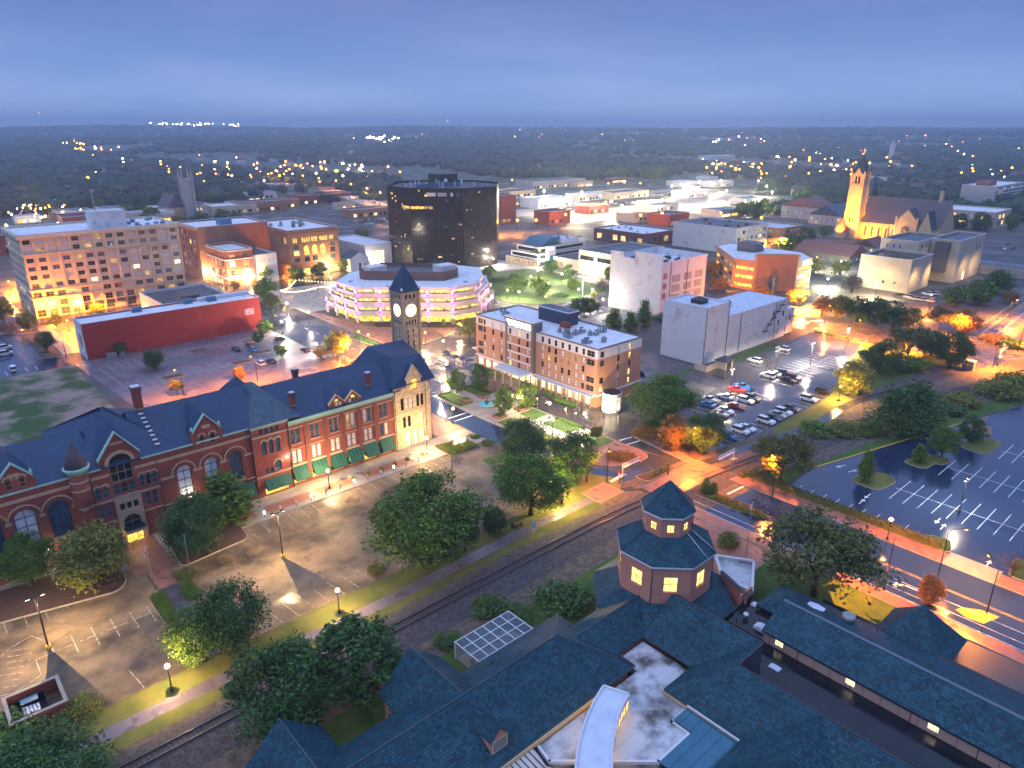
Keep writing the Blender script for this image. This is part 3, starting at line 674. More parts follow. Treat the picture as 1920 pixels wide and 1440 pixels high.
# ------------------------------------------------------------------ foreground: pink stucco hall with slate roofs and an octagonal tower
hall = thing('market_hall', 'sprawling low pink stucco hall with slate roofs and octagonal lantern tower', 'building', (66, 48, 0))
def H(mb, name): return mb.build(name, hall)
SH = M['shingle']
# wing 1 along the tracks
m_ = MB(SH); hip(m_, 4, 64.6, 46.9, 61.6, 5, 9.8, 'x', (0, 1)); r1 = H(m_, 'roof')
for xc in (41.0, 22.9):
    m_ = MB(SH); hip(m_, xc - 5.1, xc + 5.1, 54.25, 65.7, 5.01, 9.78, 'y', (0, 0)); H(m_, 'roof')
    m_ = MB(M['pink']); m_.box(xc - 4.6, xc + 4.6, 61.3, 65.2, 0, 4.74); m_.face([(xc + 4.6, 65.21, 4.7), (xc - 4.6, 65.21, 4.7), (xc, 65.21, 9.1)]); H(m_, 'wall')
    wops = [(.8, 2.2, 2.2, 4.0)]
    windows(hall, (xc - 4.62, 65.0), (0, -1), wops, d=-.02, glass=M['glassd'], frame=M['framew'], split=True)
m_ = MB(M['pink']); m_.box(4.5, 64, 47.4, 61.1, 0, 4.74); H(m_, 'wall')
m_ = MB(mat('ridge_cap', (.06, .085, .105), .6)); m_.tube([(4, 54.25, 9.82), (57.2, 54.25, 9.82)], .10, 5); m_.tube([(57.2, 54.25, 9.82), (64.6, 61.6, 5.05)], .09, 5); m_.tube([(57.2, 54.25, 9.82), (64.6, 46.9, 5.05)], .09, 5)
for xc in (41.0, 22.9): m_.tube([(xc, 65.7, 9.8), (xc, 54.3, 9.8)], .09, 5)
m_.tube([(58.5, 54, 7.83), (73.9, 54, 7.83)], .09, 5); H(m_, 'ridge_cap')
def gutter(pts, z, mt='trimdark', w=.14, h=.16):
    m_ = MB(M[mt])
    for p, q in zip(pts, pts[1:]):
        a = math.atan2(q[1] - p[1], q[0] - p[0]); m_.obox(((p[0] + q[0]) / 2, (p[1] + q[1]) / 2), math.hypot(q[0] - p[0], q[1] - p[1]) / 2, w / 2, z - h, z, a)
    H(m_, 'gutter')
gutter([(4, 46.82), (64.7, 46.82)], 5.02); gutter([(64.72, 47), (64.72, 49.8)], 5.02)
m_ = MB(M['cream']); m_.box(8, 58, 46.55, 46.72, 4.3, 4.95); H(m_, 'fascia')
# dormer on the court slope
m_ = MB(M['pink']); m_.face([(40.2, 48.2, 5.7), (42.65, 48.2, 5.7), (42.65, 48.2, 7.5), (41.42, 48.2, 8.8), (40.2, 48.2, 7.5)]); m_.face([(40.2, 52.0, 5.7), (40.2, 48.2, 5.7), (40.2, 48.2, 7.5), (40.2, 52.0, 7.5)]); m_.face([(42.65, 48.2, 5.7), (42.65, 52, 5.7), (42.65, 52, 7.5), (42.65, 48.2, 7.5)]); dm = H(m_, 'dormer')
m_ = MB(SH); m_.face([(40.0, 48.0, 7.45), (41.42, 48.0, 8.95), (41.42, 53.4, 8.95), (40.0, 51.2, 7.45)]); m_.face([(41.42, 48.0, 8.95), (42.85, 48.0, 7.45), (42.85, 51.2, 7.45), (41.42, 53.4, 8.95)]); m_.build('dormer_roof', dm)
m_ = MB(M['cream']); m_.box(40.25, 40.4, 48.08, 48.19, 5.75, 7.5); m_.box(42.45, 42.6, 48.08, 48.19, 5.75, 7.5); m_.box(40.4, 42.45, 48.08, 48.19, 5.75, 5.87); m_.box(40.4, 42.45, 48.08, 48.19, 7.4, 7.5); m_.m(mat('louvre', (.25, .24, .22), .7))
for k in range(10): m_.box(40.4, 42.45, 48.11, 48.19, 5.9 + k * .15, 6.0 + k * .15)
m_.build('louvre', dm)
# connector and octagonal skirt
m_ = MB(SH); hip(m_, 57.5, 75.5, 49.8, 58.2, 5.02, 7.8, 'x', (0, 0)); H(m_, 'roof')
m_ = MB(M['pink']); m_.box(58, 75, 50.3, 57.8, 0, 4.76); H(m_, 'wall')
OC = (81.0, 54.7)
def octo(r, z, rot=R(22.5)): k = r / math.cos(R(22.5)); return [(OC[0] + k * math.cos(rot + i * R(45)), OC[1] + k * math.sin(rot + i * R(45)), z) for i in range(8)]
def oring(mb, r0, z0, r1, z1):
    A, B = octo(r0, z0), octo(r1, z1)
    for i in range(8): j = (i + 1) % 8; mb.face([A[i], A[j], B[j], B[i]])
m_ = MB(SH); oring(m_, 10.5, 5.0, 6.6, 7.55); m_.m(M['trimdark']); oring(m_, 10.5, 4.8, 10.5, 5.0); H(m_, 'skirt_roof')
m_ = MB(M['pink']); oring(m_, 10.0, 0, 10.0, 4.9); H(m_, 'wall')
# tower: lower and upper octagon with lit windows
tw = MB(M['pink']); tw2 = MB(M['pink']); LOW = []; UP = []
for k in range(8):
    A = octo(6.75, 0)[k]; B = octo(6.75, 0)[(k + 1) % 8]; L = math.hypot(B[0] - A[0], B[1] - A[1]); Ud = ((B[0] - A[0]) / L, (B[1] - A[1]) / L)
    ops = [(L / 2 - 1.02, L / 2 + 1.02, 9.5, 12.0)]; wall(tw, A, Ud, L, 6.8, 13.75, ops, d=.2); LOW.append((A, Ud, ops))
    A = octo(3.45, 0)[k]; B = octo(3.45, 0)[(k + 1) % 8]; L = math.hypot(B[0] - A[0], B[1] - A[1]); Ud = ((B[0] - A[0]) / L, (B[1] - A[1]) / L)
    ops = [(L / 2 - .55, L / 2 + .55, 17.45, 18.75)]; wall(tw2, A, Ud, L, 16.4, 19.95, ops, d=.15); UP.append((A, Ud, ops))
tow = H(tw, 'tower'); H(tw2, 'lantern')
for A, Ud, ops in LOW + UP: windows(tow, A, Ud, ops, d=.15, glass=M['litnear'], frame=M['frame'], t=.06)
# sills
for A, Ud, ops in LOW + UP:
    m_ = MB(M['pink']); c = ((A[0] + Ud[0] * (ops[0][0] + ops[0][1]) / 2), (A[1] + Ud[1] * (ops[0][0] + ops[0][1]) / 2)); m_.obox(c, (ops[0][1] - ops[0][0]) / 2 + .2, .12, ops[0][2] - .18, ops[0][2] - .02, math.atan2(Ud[1], Ud[0])); m_.build('sill', tow)
m_ = MB(SH); oring(m_, 7.15, 14.0, 3.4, 16.75); m_.m(M['trimwhite']); oring(m_, 7.15, 13.72, 7.15, 14.0)
A, B = octo(6.6, 13.72), octo(7.15, 13.72)
for i in range(8): m_.face([A[i], A[(i + 1) % 8], B[(i + 1) % 8], B[i]])
tr = H(m_, 'tower_roof')
m_ = MB(SH); ap = (OC[0], OC[1], 24.4); A = octo(3.9, 20.2)
for i in range(8): m_.face([A[i], A[(i + 1) % 8], ap])
m_.m(M['trimwhite']); oring(m_, 3.9, 19.92, 3.9, 20.2); A, B = octo(3.3, 19.92), octo(3.9, 19.92)
for i in range(8): m_.face([A[i], A[(i + 1) % 8], B[(i + 1) % 8], B[i]])
H(m_, 'tower_roof')
hc = mat('hip_cap', (.03, .07, .085), .6); A = octo(3.9, 20.24); B = octo(7.15, 14.05); C_ = octo(3.5, 16.8)
for i in range(8): H(MB(hc).tube([A[i], ap], .06, 5, False), 'hip_cap'); H(MB(hc).tube([B[i], C_[i]], .06, 5, False), 'hip_cap')
m_ = MB(M['trimwhite'])
for k, f in ((5, .62), (6, .08)):   # two white rods down the lower roof
    A, B, C2, D2 = octo(7.1, 14.1)[k], octo(7.1, 14.1)[(k + 1) % 8], octo(3.5, 16.85)[k], octo(3.5, 16.85)[(k + 1) % 8]
    m_.tube([Vector(A).lerp(Vector(B), f), Vector(C2).lerp(Vector(D2), f)], .06, 5)
H(m_, 'lightning_rod')
for r_, i, za, zb in ((6.85, 4, 13.7, 7.2), (6.85, 6, 13.7, 7.2), (3.55, 6, 19.9, 16.8)): p = octo(r_, 0)[i]; H(MB(M['trimdark']).tube([(p[0], p[1], za), (p[0], p[1], zb)], .07, 6), 'downpipe')
# one-sided slopes B and C and the cross wing D
m_ = MB(SH); m_.face([(70.2, 49.75, 5), (70.2, 41.6, 5), (76.7, 35.35, 9.25), (76.7, 49.75, 9.25)]); m_.face([(70.2, 41.6, 5.0), (64.1, 41.6, 5.0), (70.6, 35.3, 9.2), (76.7, 35.3, 9.25)]); H(m_, 'roof')
m_ = MB(SH); m_.face([(64.1, 41.6, 5.0), (64.1, 30.4, 5.0), (70.6, 24.2, 9.2), (70.6, 35.3, 9.2)]); H(m_, 'roof')
m_ = MB(SH); m_.face([(64.1, 30.5, 5.0), (40, 30.5, 5.0), (40, 24.2, 9.2), (70.6, 24.2, 9.2)]); m_.face([(40, 17.8, 5), (70.6, 17.8, 5), (70.6, 24.2, 9.2), (40, 24.2, 9.2)]); H(m_, 'roof')
m_ = MB(SH); m_.face([(64.1, 17.8, 5.0), (64.1, -10, 5.0), (70.6, -10, 9.2), (70.6, 24.2, 9.2)]); H(m_, 'roof')
m_ = MB(M['trimdark']); m_.box(70.6, 70.78, -10, 35.2, 4, 9.26); m_.box(70.78, 76.7, 35.1, 35.28, 4, 9.26); m_.box(76.7, 76.88, 35.28, 49.8, 4, 9.3); H(m_, 'back_wall')
m_ = MB(M['pink']); m_.box(64.6, 70.6, -10, 41.1, 0, 4.9); m_.box(40, 64.6, 18.3, 30.0, 0, 4.9); H(m_, 'wall')
gutter([(70.12, 49.7), (70.12, 41.66)], 5.0); gutter([(70.1, 41.52), (64.05, 41.52), (64.02, 38)], 5.0); gutter([(64.02, 37.9), (64.02, 30.5)], 5.02, 'trimwhite', .2)
m_ = MB(M['cream']); m_.box(64.06, 64.2, 30.6, 41.6, 4.2, 4.84); H(m_, 'fascia')
# white court roof, curved skybridge, metal roof
m_ = MB(M['stainroof']); m_.prism([(45.9, 46.5), (64.8, 46.5), (64.8, 49.7), (70.1, 49.7), (70.1, 41.7), (64.0, 41.7), (64.0, 38.1), (61, 38.1), (61, 35.3), (54.9, 35.3), (45.4, 44.0)], 3.2, 4.2); H(m_, 'court_roof')
m_ = MB(M['trimwhite'])
def kerbline(pts, z0, z1, w=.3):
    for p, q in zip(pts, pts[1:]): m_.obox(((p[0] + q[0]) / 2, (p[1] + q[1]) / 2), math.hypot(q[0] - p[0], q[1] - p[1]) / 2 + w / 2, w / 2, z0, z1, math.atan2(q[1] - p[1], q[0] - p[0]))
kerbline([(46.0, 46.3), (45.5, 44.0), (54.9, 35.45), (60.9, 35.45)], 4.0, 4.45); kerbline([(61.0, 35.6), (61.0, 37.95), (63.8, 37.95)], 4.0, 4.42, .25); H(m_, 'parapet')
arc_o, arc_i = [], []
for k in range(17):
    t_ = k / 16; a = R(18) + t_ * R(46); cx, cy_ = 61.5, 21.5
    # quadratic curves through the measured edges
    def qd(p, q, r_): return tuple((1 - t_) ** 2 * p[i] + 2 * t_ * (1 - t_) * q[i] + t_ * t_ * r_[i] for i in (0, 1))
    arc_o.append(qd((57.3, 46.1), (48.2, 43.6), (41.2, 35.8))); arc_i.append(qd((58.6, 43.0), (51.2, 41.1), (43.6, 32.2)))
m_ = MB(M['bluewhite'])
for k in range(16): m_.face([(*arc_o[k], 6.5), (*arc_o[k + 1], 6.5), (*arc_i[k + 1], 6.5), (*arc_i[k], 6.5)])
m_.m(M['trimwhite'])
for k in range(16):
    for e, s_ in ((arc_o, 1), (arc_i, -1)):
        p, q = e[k], e[k + 1]; m_.obox(((p[0] + q[0]) / 2, (p[1] + q[1]) / 2), math.hypot(q[0] - p[0], q[1] - p[1]) / 2 + .02, .13, 6.0, 6.72, math.atan2(q[1] - p[1], q[0] - p[0]))
p, q = arc_o[0], arc_i[0]; m_.obox(((p[0] + q[0]) / 2, (p[1] + q[1]) / 2), math.hypot(q[0] - p[0], q[1] - p[1]) / 2 + .1, .14, 4.2, 6.72, math.atan2(q[1] - p[1], q[0] - p[0]))
sb = H(m_, 'curved_deck')
for e in (arc_o, arc_i):
    m_ = MB(M['lity'])  # glowing glazing added to give the yellow glow of the lit walls
    for k in range(16):
        p, q = e[k], e[k + 1]; m_.face([(p[0], p[1], 4.3), (q[0], q[1], 4.3), (q[0], q[1], 6.0), (p[0], p[1], 6.0)])
    m_.m(M['framew'])
    for p in e: m_.obox(p, .06, .1, 4.3, 6.0, 0)
    m_.build('added_lit_glazing', sb)
m_ = MB(M['metalroof']); m_.sheet([(61.1, 37.9), (63.9, 37.9), (63.9, 18), (54.7, 18), (54.7, 35.2), (61.1, 35.2)], 4.62)
for k in range(12):
    y = 20 + 1.55 * k
    if y < 37.5: m_.box(54.8 if y < 35 else 61.2, 63.9, y - .025, y + .025, 4.62, 4.68)
H(m_, 'metal_roof')
m_ = MB(mat('pale_panel', (.55, .52, .50), .6)); m_.face([(34, 46.6, 4.4), (45.4, 46.6, 4.4), (45.0, 44.0, 3.9), (52, 36, 3.2), (34, 36, 3.2)]); sk = H(m_, 'glazed_canopy')
m_ = MB(M['metal'])
for k in range(16): m_.tube([(34.5 + k * .72, 46.6, 4.45), (34.5 + k * .72, 38, 3.4)], .07, 4)
m_.build('rafter', sk)
# puddled flat roof, clerestory wing with three lit windows
m_ = MB(M['blackroof']); m_.prism([(70.9, -10), (82.9, -10), (82.9, 37.9), (76.9, 37.9), (76.9, 35.0), (70.9, 35.0)], 3.4, 4.3); H(m_, 'flat_roof')
m_ = MB(mat('clerestory_wall', (.42, .27, .22), .8, (.48, .31, .25), .4)); wo = [(1.7, 3.0, 4.75, 5.95), (11.7, 13.0, 4.75, 5.95), (21.8, 23.1, 4.75, 5.95), (32, 33.3, 4.75, 5.95)]
wall(m_, (82.92, 38.1), (0, -1), 48.1, 4.3, 6.25, wo, d=.15); cw = H(m_, 'clerestory_wall')
windows(cw, (82.92, 38.1), (0, -1), wo, d=.12, glass=M['litc'], frame=M['framew'], nx=1, nz=1)
m_ = MB(mat('panel_joint', (.2, .13, .11), .8))
for k in range(20): y = 37.2 - 2.2 * k; m_.box(82.87, 82.915, y - .03, y + .03, 4.35, 6.2)
m_.build('panel_joint', cw)
m_ = MB(SH); m_.face([(82.6, -10, 6.25), (82.6, 38.4, 6.25), (88.2, 38.4, 8.5), (88.2, -10, 8.5)][::-1]); m_.face([(88.6, 38.4, 8.5), (95.6, 38.4, 6.0), (95.6, -10, 6.0), (88.6, -10, 8.5)][::-1]); m_.m(M['trimdark']); m_.box(82.6, 95.6, -10, 38.4, 5.95, 6.0); m_.face([(82.6, 38.4, 6.2), (88.2, 38.4, 8.5), (88.6, 38.4, 8.5), (95.6, 38.4, 6.0)]); H(m_, 'roof')
m_ = MB(mat('ridge_flashing', (.10, .13, .17), .4)); m_.box(88.15, 88.65, -10, 38.4, 8.42, 8.56); H(m_, 'ridge_flashing')
m_ = MB(M['blackroof']); m_.box(95.6, 97.0, -10, 36, 4, 5.6); m_.box(89, 95.5, 38.45, 42, 3, 5.2); H(m_, 'flat_roof')
m_ = MB(M['pink']); m_.box(83.1, 96.4, -10, 38.2, 0, 4.28); H(m_, 'wall')
m_ = MB(SH); m_.face([(95, 18.5, 4.2), (105, 18.5, 4.2), (100, 23.5, 10)]); m_.face([(105, 18.5, 4.2), (105, 28.5, 4.2), (100, 23.5, 10)]); m_.face([(105, 28.5, 4.2), (95, 28.5, 4.2), (100, 23.5, 10)]); m_.face([(95, 28.5, 4.2), (95, 18.5, 4.2), (100, 23.5, 10)]); m_.m(M['trimdark']); m_.box(95, 105, 18.5, 28.5, 4.0, 4.19); H(m_, 'pavilion_roof')
m_ = MB(M['pink']); m_.box(95.5, 104.5, 19, 28, 0, 4.0); H(m_, 'wall')
m_ = MB(SH); hip(m_, 88.6, 96.4, 35.0, 42.6, 5.25, 7.6, 'x', (1, 1)); H(m_, 'roof')
# sunken court between tower and flat roof, annex with stained roof
m_ = MB(M['blackroof']); m_.prism([(82.9, 38.0), (88.6, 38.0), (88.6, 42.6), (90.8, 44.4), (82.9, 44.4)], 3.5, 4.45); H(m_, 'flat_roof')
m_ = MB(M['pink']); m_.box(87.6, 90.9, 44.6, 44.9, 0, 6.2); m_.obox((89.6, 47.2), 3.2, .18, 0, 6.2, R(68)); H(m_, 'wall')
m_ = MB(M['trimdark']); m_.obox((89.6, 47.2), 3.3, .3, 6.2, 6.35, R(68)); m_.box(82.8, 91, 44.42, 44.62, 4.4, 4.9); H(m_, 'coping')
m_ = MB(M['pink']); an = [(91.2, 44.8), (98.9, 49.0), (95.6, 54.2), (90.9, 50.0)]; m_.prism(an, 0, 4.9, top=False); m_.m(M['stainroof']); m_.sheet(an, 4.9); m_.m(M['trimwhite'])
for p, q in zip(an, an[1:] + an[:1]): m_.obox(((p[0] + q[0]) / 2, (p[1] + q[1]) / 2), math.hypot(q[0] - p[0], q[1] - p[1]) / 2, .22, 4.7, 5.3, math.atan2(q[1] - p[1], q[0] - p[0]))
H(m_, 'annex')
m_ = MB(M['lity']); m_.face([(90.8, 48.6, 1), (90.6, 50.0, 1), (90.6, 50.0, 4.6), (90.8, 48.6, 4.6)]); H(m_, 'window')
# roof units
for i, (x, y, z, sx_, sy_, h) in enumerate(((89.3, 43.2, 4.45, .55, .4, .25), (84.9, 39.6, 4.45, .65, .9, .7), (79.2, 34.2, 4.3, .5, .75, .16), (91.5, 35.0, 7.2, .8, 1.2, .5))):
    m_ = MB(M['trimwhite']); m_.box(x - sx_, x + sx_, y - sy_, y + sy_, z, z + h * .6); m_.m(M['bluewhite']); m_.face([(x - sx_, y - sy_, z + h * .6), (x + sx_, y - sy_, z + h * .6), (x + sx_, y, z + h), (x - sx_, y, z + h)]); m_.face([(x - sx_, y, z + h), (x + sx_, y, z + h), (x + sx_, y + sy_, z + h * .6), (x - sx_, y + sy_, z + h * .6)]); H(m_, 'rooflight')
m_ = MB(M['greymetal']); m_.rings([(.75, 6.4), (.75, 7.4), (.95, 7.5), (.95, 8.1), (.7, 8.2)], 14, c=(92.6, 30.6)); H(m_, 'roof_fan')
m_ = MB(M['trimwhite']); m_.rings([(.3, 4.45), (.3, 5.0), (.42, 5.05), (.42, 5.3), (.2, 5.4)], 10, c=(85.4, 42.4)); H(m_, 'roof_vent')
for x, y, z in ((48.5, 57.8, 7.5), (70.5, 51.2, 6.0), (83.9, 43.0, 4.45), (86.2, 40.6, 4.45), (76, 20, 4.3), (75.8, 31, 4.3), (94, 27, 6.6)):
    m_ = MB(M['metal']); m_.tube([(x, y, z - .3), (x, y, z + .55)], .08, 6); H(m_, 'vent_pipe')
for k in range(5):
    y = 33 - 7.4 * k; m_ = MB(M['trimdark']); m_.tube([(82.8, y, 6.2), (82.8, y, 4.35), (82.4, y, 4.35)], .05, 5); H(m_, 'downpipe')
# greenhouse frame beside the hall
gh = thing('greenhouse', 'low white framed greenhouse with gridded glass roof beside the tracks', 'greenhouse', (55.8, 66.2, 0))
m_ = MB(M['trimwhite'])
X0, X1, Y0, Y1 = 50.8, 61.3, 63.4, 68.9
for k in range(7): x = X0 + (X1 - X0) * k / 6; m_.box(x - .06, x + .06, Y0, Y1, 2.9, 3.05)
for k in range(4): y = Y0 + (Y1 - Y0) * k / 3; m_.box(X0, X1, y - .06, y + .06, 2.885, 3.04)
for x in (X0, X1):
    for y in (Y0, Y1): m_.box(x - .08, x + .08, y - .08, y + .08, 0, 3.06)
m_.build('frame', gh)
m_ = MB(M['concrete']); m_.box(X0 + .1, X1 - .1, Y0 + .1, Y1 - .1, .02, .12); m_.build('floor', gh)
m_ = MB(M['greymetal']); 
for k in range(9): m_.box(X0, X1, Y1 - .02, Y1 + .02, .3 + k * .28, .36 + k * .28); m_.box(X0 - .02, X0 + .02, Y0, Y1, .3 + k * .28, .36 + k * .28)
m_.build('railing', gh)
gp = bpy.data.materials.new('greenhouse_glass'); gp.use_nodes = True; gt = gp.node_tree; gb = gt.nodes['Principled BSDF']; gb.inputs['Base Color'].default_value = (.1, .14, .2, 1); gb.inputs['Roughness'].default_value = .06; gb.inputs['Alpha'].default_value = .35
pw, ph = (X1 - X0) / 6 - .14, (Y1 - Y0) / 3 - .14; pm = MB(gp).box(-pw / 2, pw / 2, -ph / 2, ph / 2, -.015, .015).mesh('pane')
for i in range(6):
    for j in range(3): link_mesh('pane', pm, gh, Matrix.Translation((X0 + (X1 - X0) * (i + .5) / 6 - 55.8, Y0 + (Y1 - Y0) * (j + .5) / 3 - 66.2, 2.96)))
for k in range(7):
    m_ = MB(mat('bag', (.35, .3, .24), .8)); x, y = rnd.uniform(X0 + 1, X1 - 1), rnd.uniform(Y0 + .8, Y1 - .8); m_.box(x - .5, x + .5, y - .4, y + .4, .12, rnd.uniform(.4, 1.3)); m_.build('storage_box', gh)

# ------------------------------------------------------------------ the long brick building with the clock tower
dep = thing('station_hall', 'long red brick hall with blue slate roof, green awnings and stone clock tower', 'building', (50, 146, 0))
def D(mb, name, parent=None): return mb.build(name, parent or dep)
FB = 135.0; BR = M['brickred']
def arcs(mb, cx, zs_, r0, r1, y, n=12, d=.12, y2=None):
    """a raised stone arch on a wall facing -Y"""
    for k in range(n):
        a, b = math.pi * k / n, math.pi * (k + 1) / n
        P = [(cx - r * math.cos(q), zs_ + r * math.sin(q)) for r, q in ((r0, a), (r1, a), (r1, b), (r0, b))]
        mb.face([(p[0], y - d, p[1]) for p in P][::-1] if False else [(P[0][0], y - d, P[0][1]), (P[3][0], y - d, P[3][1]), (P[2][0], y - d, P[2][1]), (P[1][0], y - d, P[1][1])])
        mb.face([(P[1][0], y - d, P[1][1]), (P[2][0], y - d, P[2][1]), (P[2][0], y, P[2][1]), (P[1][0], y, P[1][1])])
        mb.face([(P[0][0], y, P[0][1]), (P[3][0], y, P[3][1]), (P[3][0], y - d, P[3][1]), (P[0][0], y - d, P[0][1])])
win_pick = chooser(5, [(M['glassb'], 5), (M['blind'], 3), (M['glassd'], 2)])
# --- brick range with awnings: x 57.2..83.8
ops = []; bays = [57.9, 62.5, 67.1, 71.2, 75.6, 79.9]
for bx in bays:
    for k in (0, 1): ops += [(bx - 57.2 + k * 1.22, bx - 57.2 + k * 1.22 + .95, 9.9, 13.1), (bx - 57.2 + k * 1.22, bx - 57.2 + k * 1.22 + .95, 5.2, 8.2)]
gops = [(bx - 57.2 - .5, bx - 57.2 + 2.6, .5, 3.2) for bx in bays]
mbw = MB(BR); wall(mbw, (57.2, FB), (1, 0), 26.6, 0, 15.0, ops + gops, d=.3, reveal=M['sandstone']); D(mbw, 'wall')
windows(dep, (57.2, FB), (1, 0), [o for o in ops if o[2] < 9], d=.2, pick=chooser(3, [(M['blind'], 9), (M['glassb'], 1)]), frame=M['frame'], nx=1, nz=2, split=True)
windows(dep, (57.2, FB), (1, 0), [o for o in ops if o[2] > 9], d=.2, pick=chooser(4, [(M['glassb'], 4), (M['blind'], 2), (M['litd'], 1)]), frame=M['framet'], nx=1, nz=2, split=True)
windows(dep, (57.2, FB), (1, 0), gops, d=.25, pick=chooser(5, [(M['lity'], 3), (M['glassd'], 1)]), frame=M['framet'], nx=3, nz=1, split=True, name='shopfront')
def band(x0, x1, z0, z1, mt='sandstone', y=FB, d=.14, name='stone_band'):
    m_ = MB(M[mt]); m_.box(x0, x1, y - d, y + .02, z0, z1); return D(m_, name)
band(57.3, 83.7, 13.35, 13.6); band(57.3, 83.7, 14.1, 14.3); band(57.3, 83.7, 4.55, 4.95, d=.2); band(57.3, 83.7, 8.6, 8.8)
for bx in bays: band(bx - .15, bx + 2.35, 4.98, 5.16, d=.22, name='sill'); band(bx - .15, bx + 2.35, 9.68, 9.86, d=.22, name='sill')
for bx in bays: # brick piers between bays
    m_ = MB(M['brickdark']); m_.box(bx - 1.5, bx - .6, FB - .22, FB + .02, .05, 14.05); D(m_, 'pier')
band(57.25, 83.75, 14.55, 15.35, 'copper', d=.5, name='copper_cornice'); 
# awnings
for bx in [51.0, 57.4, 62.0, 66.6, 70.8, 75.1, 79.4, 45.2]:
    w = 3.5 if bx not in (51.0,) else 5.6
    m_ = MB(M['awning']); y0, y1 = FB - .12, FB - 1.75; za, zb = 4.5, 1.95
    m_.face([(bx, y1, zb), (bx + w, y1, zb), (bx + w, y0, za), (bx, y0, za)]); m_.face([(bx, y1, zb - .25), (bx + w, y1, zb - .25), (bx + w, y1, zb), (bx, y1, zb)])
    m_.face([(bx, y0, za), (bx, y0, zb), (bx, y1, zb)]); m_.face([(bx + w, y1, zb), (bx + w, y0, zb), (bx + w, y0, za)])
    aw = D(m_, 'awning'); m_ = MB(mat('awning_seam', (.05, .3, .25), .7))
    for k in range(1, 4): x = bx + w * k / 4; m_.tube([(x, y1 - .01, zb + .03), (x, y0 - .01, za + .03)], .03, 4)
    m_.build('seam', aw)
# --- pavilion x 49.4..57.2
ops = [(1.9 + k * 1.5, 2.9 + k * 1.5, 9.5, 12.7, 1) for k in range(3)] + [(1.7 + k * 1.15, 2.5 + k * 1.15, 14.2, 15.4) for k in range(4)] + [(4.2, 5.7, 5.2, 7.6, 1), (2.0, 2.8, 5.2, 6.4), (3.1, 3.8, 5.2, 6.4)]
g = [(1.6, 6.8, .4, 3.3)]
mbw = MB(BR); wall(mbw, (49.4, FB - .5), (1, 0), 7.9, 0, 16.0, ops + g, d=.3, reveal=M['sandstone']); mbw.face([(49.4, FB + 2, 0), (49.4, FB - .5, 0), (49.4, FB - .5, 16), (49.4, FB + 2, 16)]); mbw.face([(57.3, FB - .5, 0), (57.3, FB + 2, 0), (57.3, FB + 2, 16), (57.3, FB - .5, 16)]); D(mbw, 'wall')
windows(dep, (49.4, FB - .5), (1, 0), ops, d=.2, glass=M['glassb'], frame=M['frame'], nx=1, split=True); windows(dep, (49.4, FB - .5), (1, 0), g, d=.25, glass=M['lity'], frame=M['framet'], nx=4, nz=1, split=True, name='shopfront')
for k in range(3): m_ = MB(M['sandstone']); arcs(m_, 49.4 + 2.4 + k * 1.5, 12.2, .52, .86, FB - .5); D(m_, 'stone_arch')
m_ = MB(M['sandstone']); arcs(m_, 54.35, 6.85, .78, 1.15, FB - .5); D(m_, 'stone_arch')
for z0, z1 in ((4.6, 4.95), (13.6, 14.0), (15.5, 15.75)): band(49.4, 57.3, z0, z1, y=FB - .5)
band(49.3, 57.4, 15.85, 16.2, 'copper', y=FB - .5, d=.3, name='copper_cornice')
# --- arched hall x 31..49.4
def big_arch_wall(x0, x1, centres, r, z0=5.7, zs_=10.9):
    ops = [(c - x0 - r, c - x0 + r, z0, zs_ + r, 1) for c in centres]
    low = [(c - x0 - 1.0, c - x0 + 1.0, 1.2, 3.6) for c in centres]
    mbw = MB(BR); wall(mbw, (x0, FB), (1, 0), x1 - x0, 0, 16.2, ops + low, d=.55); D(mbw, 'wall')
    windows(dep, (x0, FB), (1, 0), ops, d=.45, pick=chooser(int(x0) + 9, [(M['glassb'], 1), (M['blind'], 1.4)]), frame=M['frame'], nx=2, nz=3, t=.12, split=True)
    windows(dep, (x0, FB), (1, 0), low, d=.35, pick=chooser(3, [(M['glassd'], 1), (M['blind'], 1)]), frame=M['framet'], split=True)
    for c in centres:
        m_ = MB(M['sandstone']); arcs(m_, c, zs_, r + .75, r + 1.0, FB, 16, .16); D(m_, 'stone_arch')
        m_ = MB(M['brickdark']); arcs(m_, c, zs_, r + .02, r + .42, FB, 16, .10); D(m_, 'brick_arch')
        band(c - r - .2, c + r + .2, z0 - .4, z0 - .02, d=.3, name='sill')
    for a, b in zip([x0] + [c + r + .45 for c in centres], [c - r - .45 for c in centres] + [x1]):
        if b - a > .3: band(a + .02, b - .02, zs_ - .55, zs_ - .02, d=.12); band(a + .02, b - .02, 5.0, 5.28, d=.2); band(a + .02, b - .02, 4.1, 4.4, d=.12)
    band(x0, x1, 14.2, 14.75, d=.16, name='stone_frieze'); band(x0, x1, 15.95, 16.32, 'copper', d=.35, name='copper_cornice')
big_arch_wall(31.2, 49.4, [35.8, 41.0, 45.9], 1.32)
big_arch_wall(-60, 18.8, [-5.5, -.5, 4.5, 9.5, 14.5], 1.6)
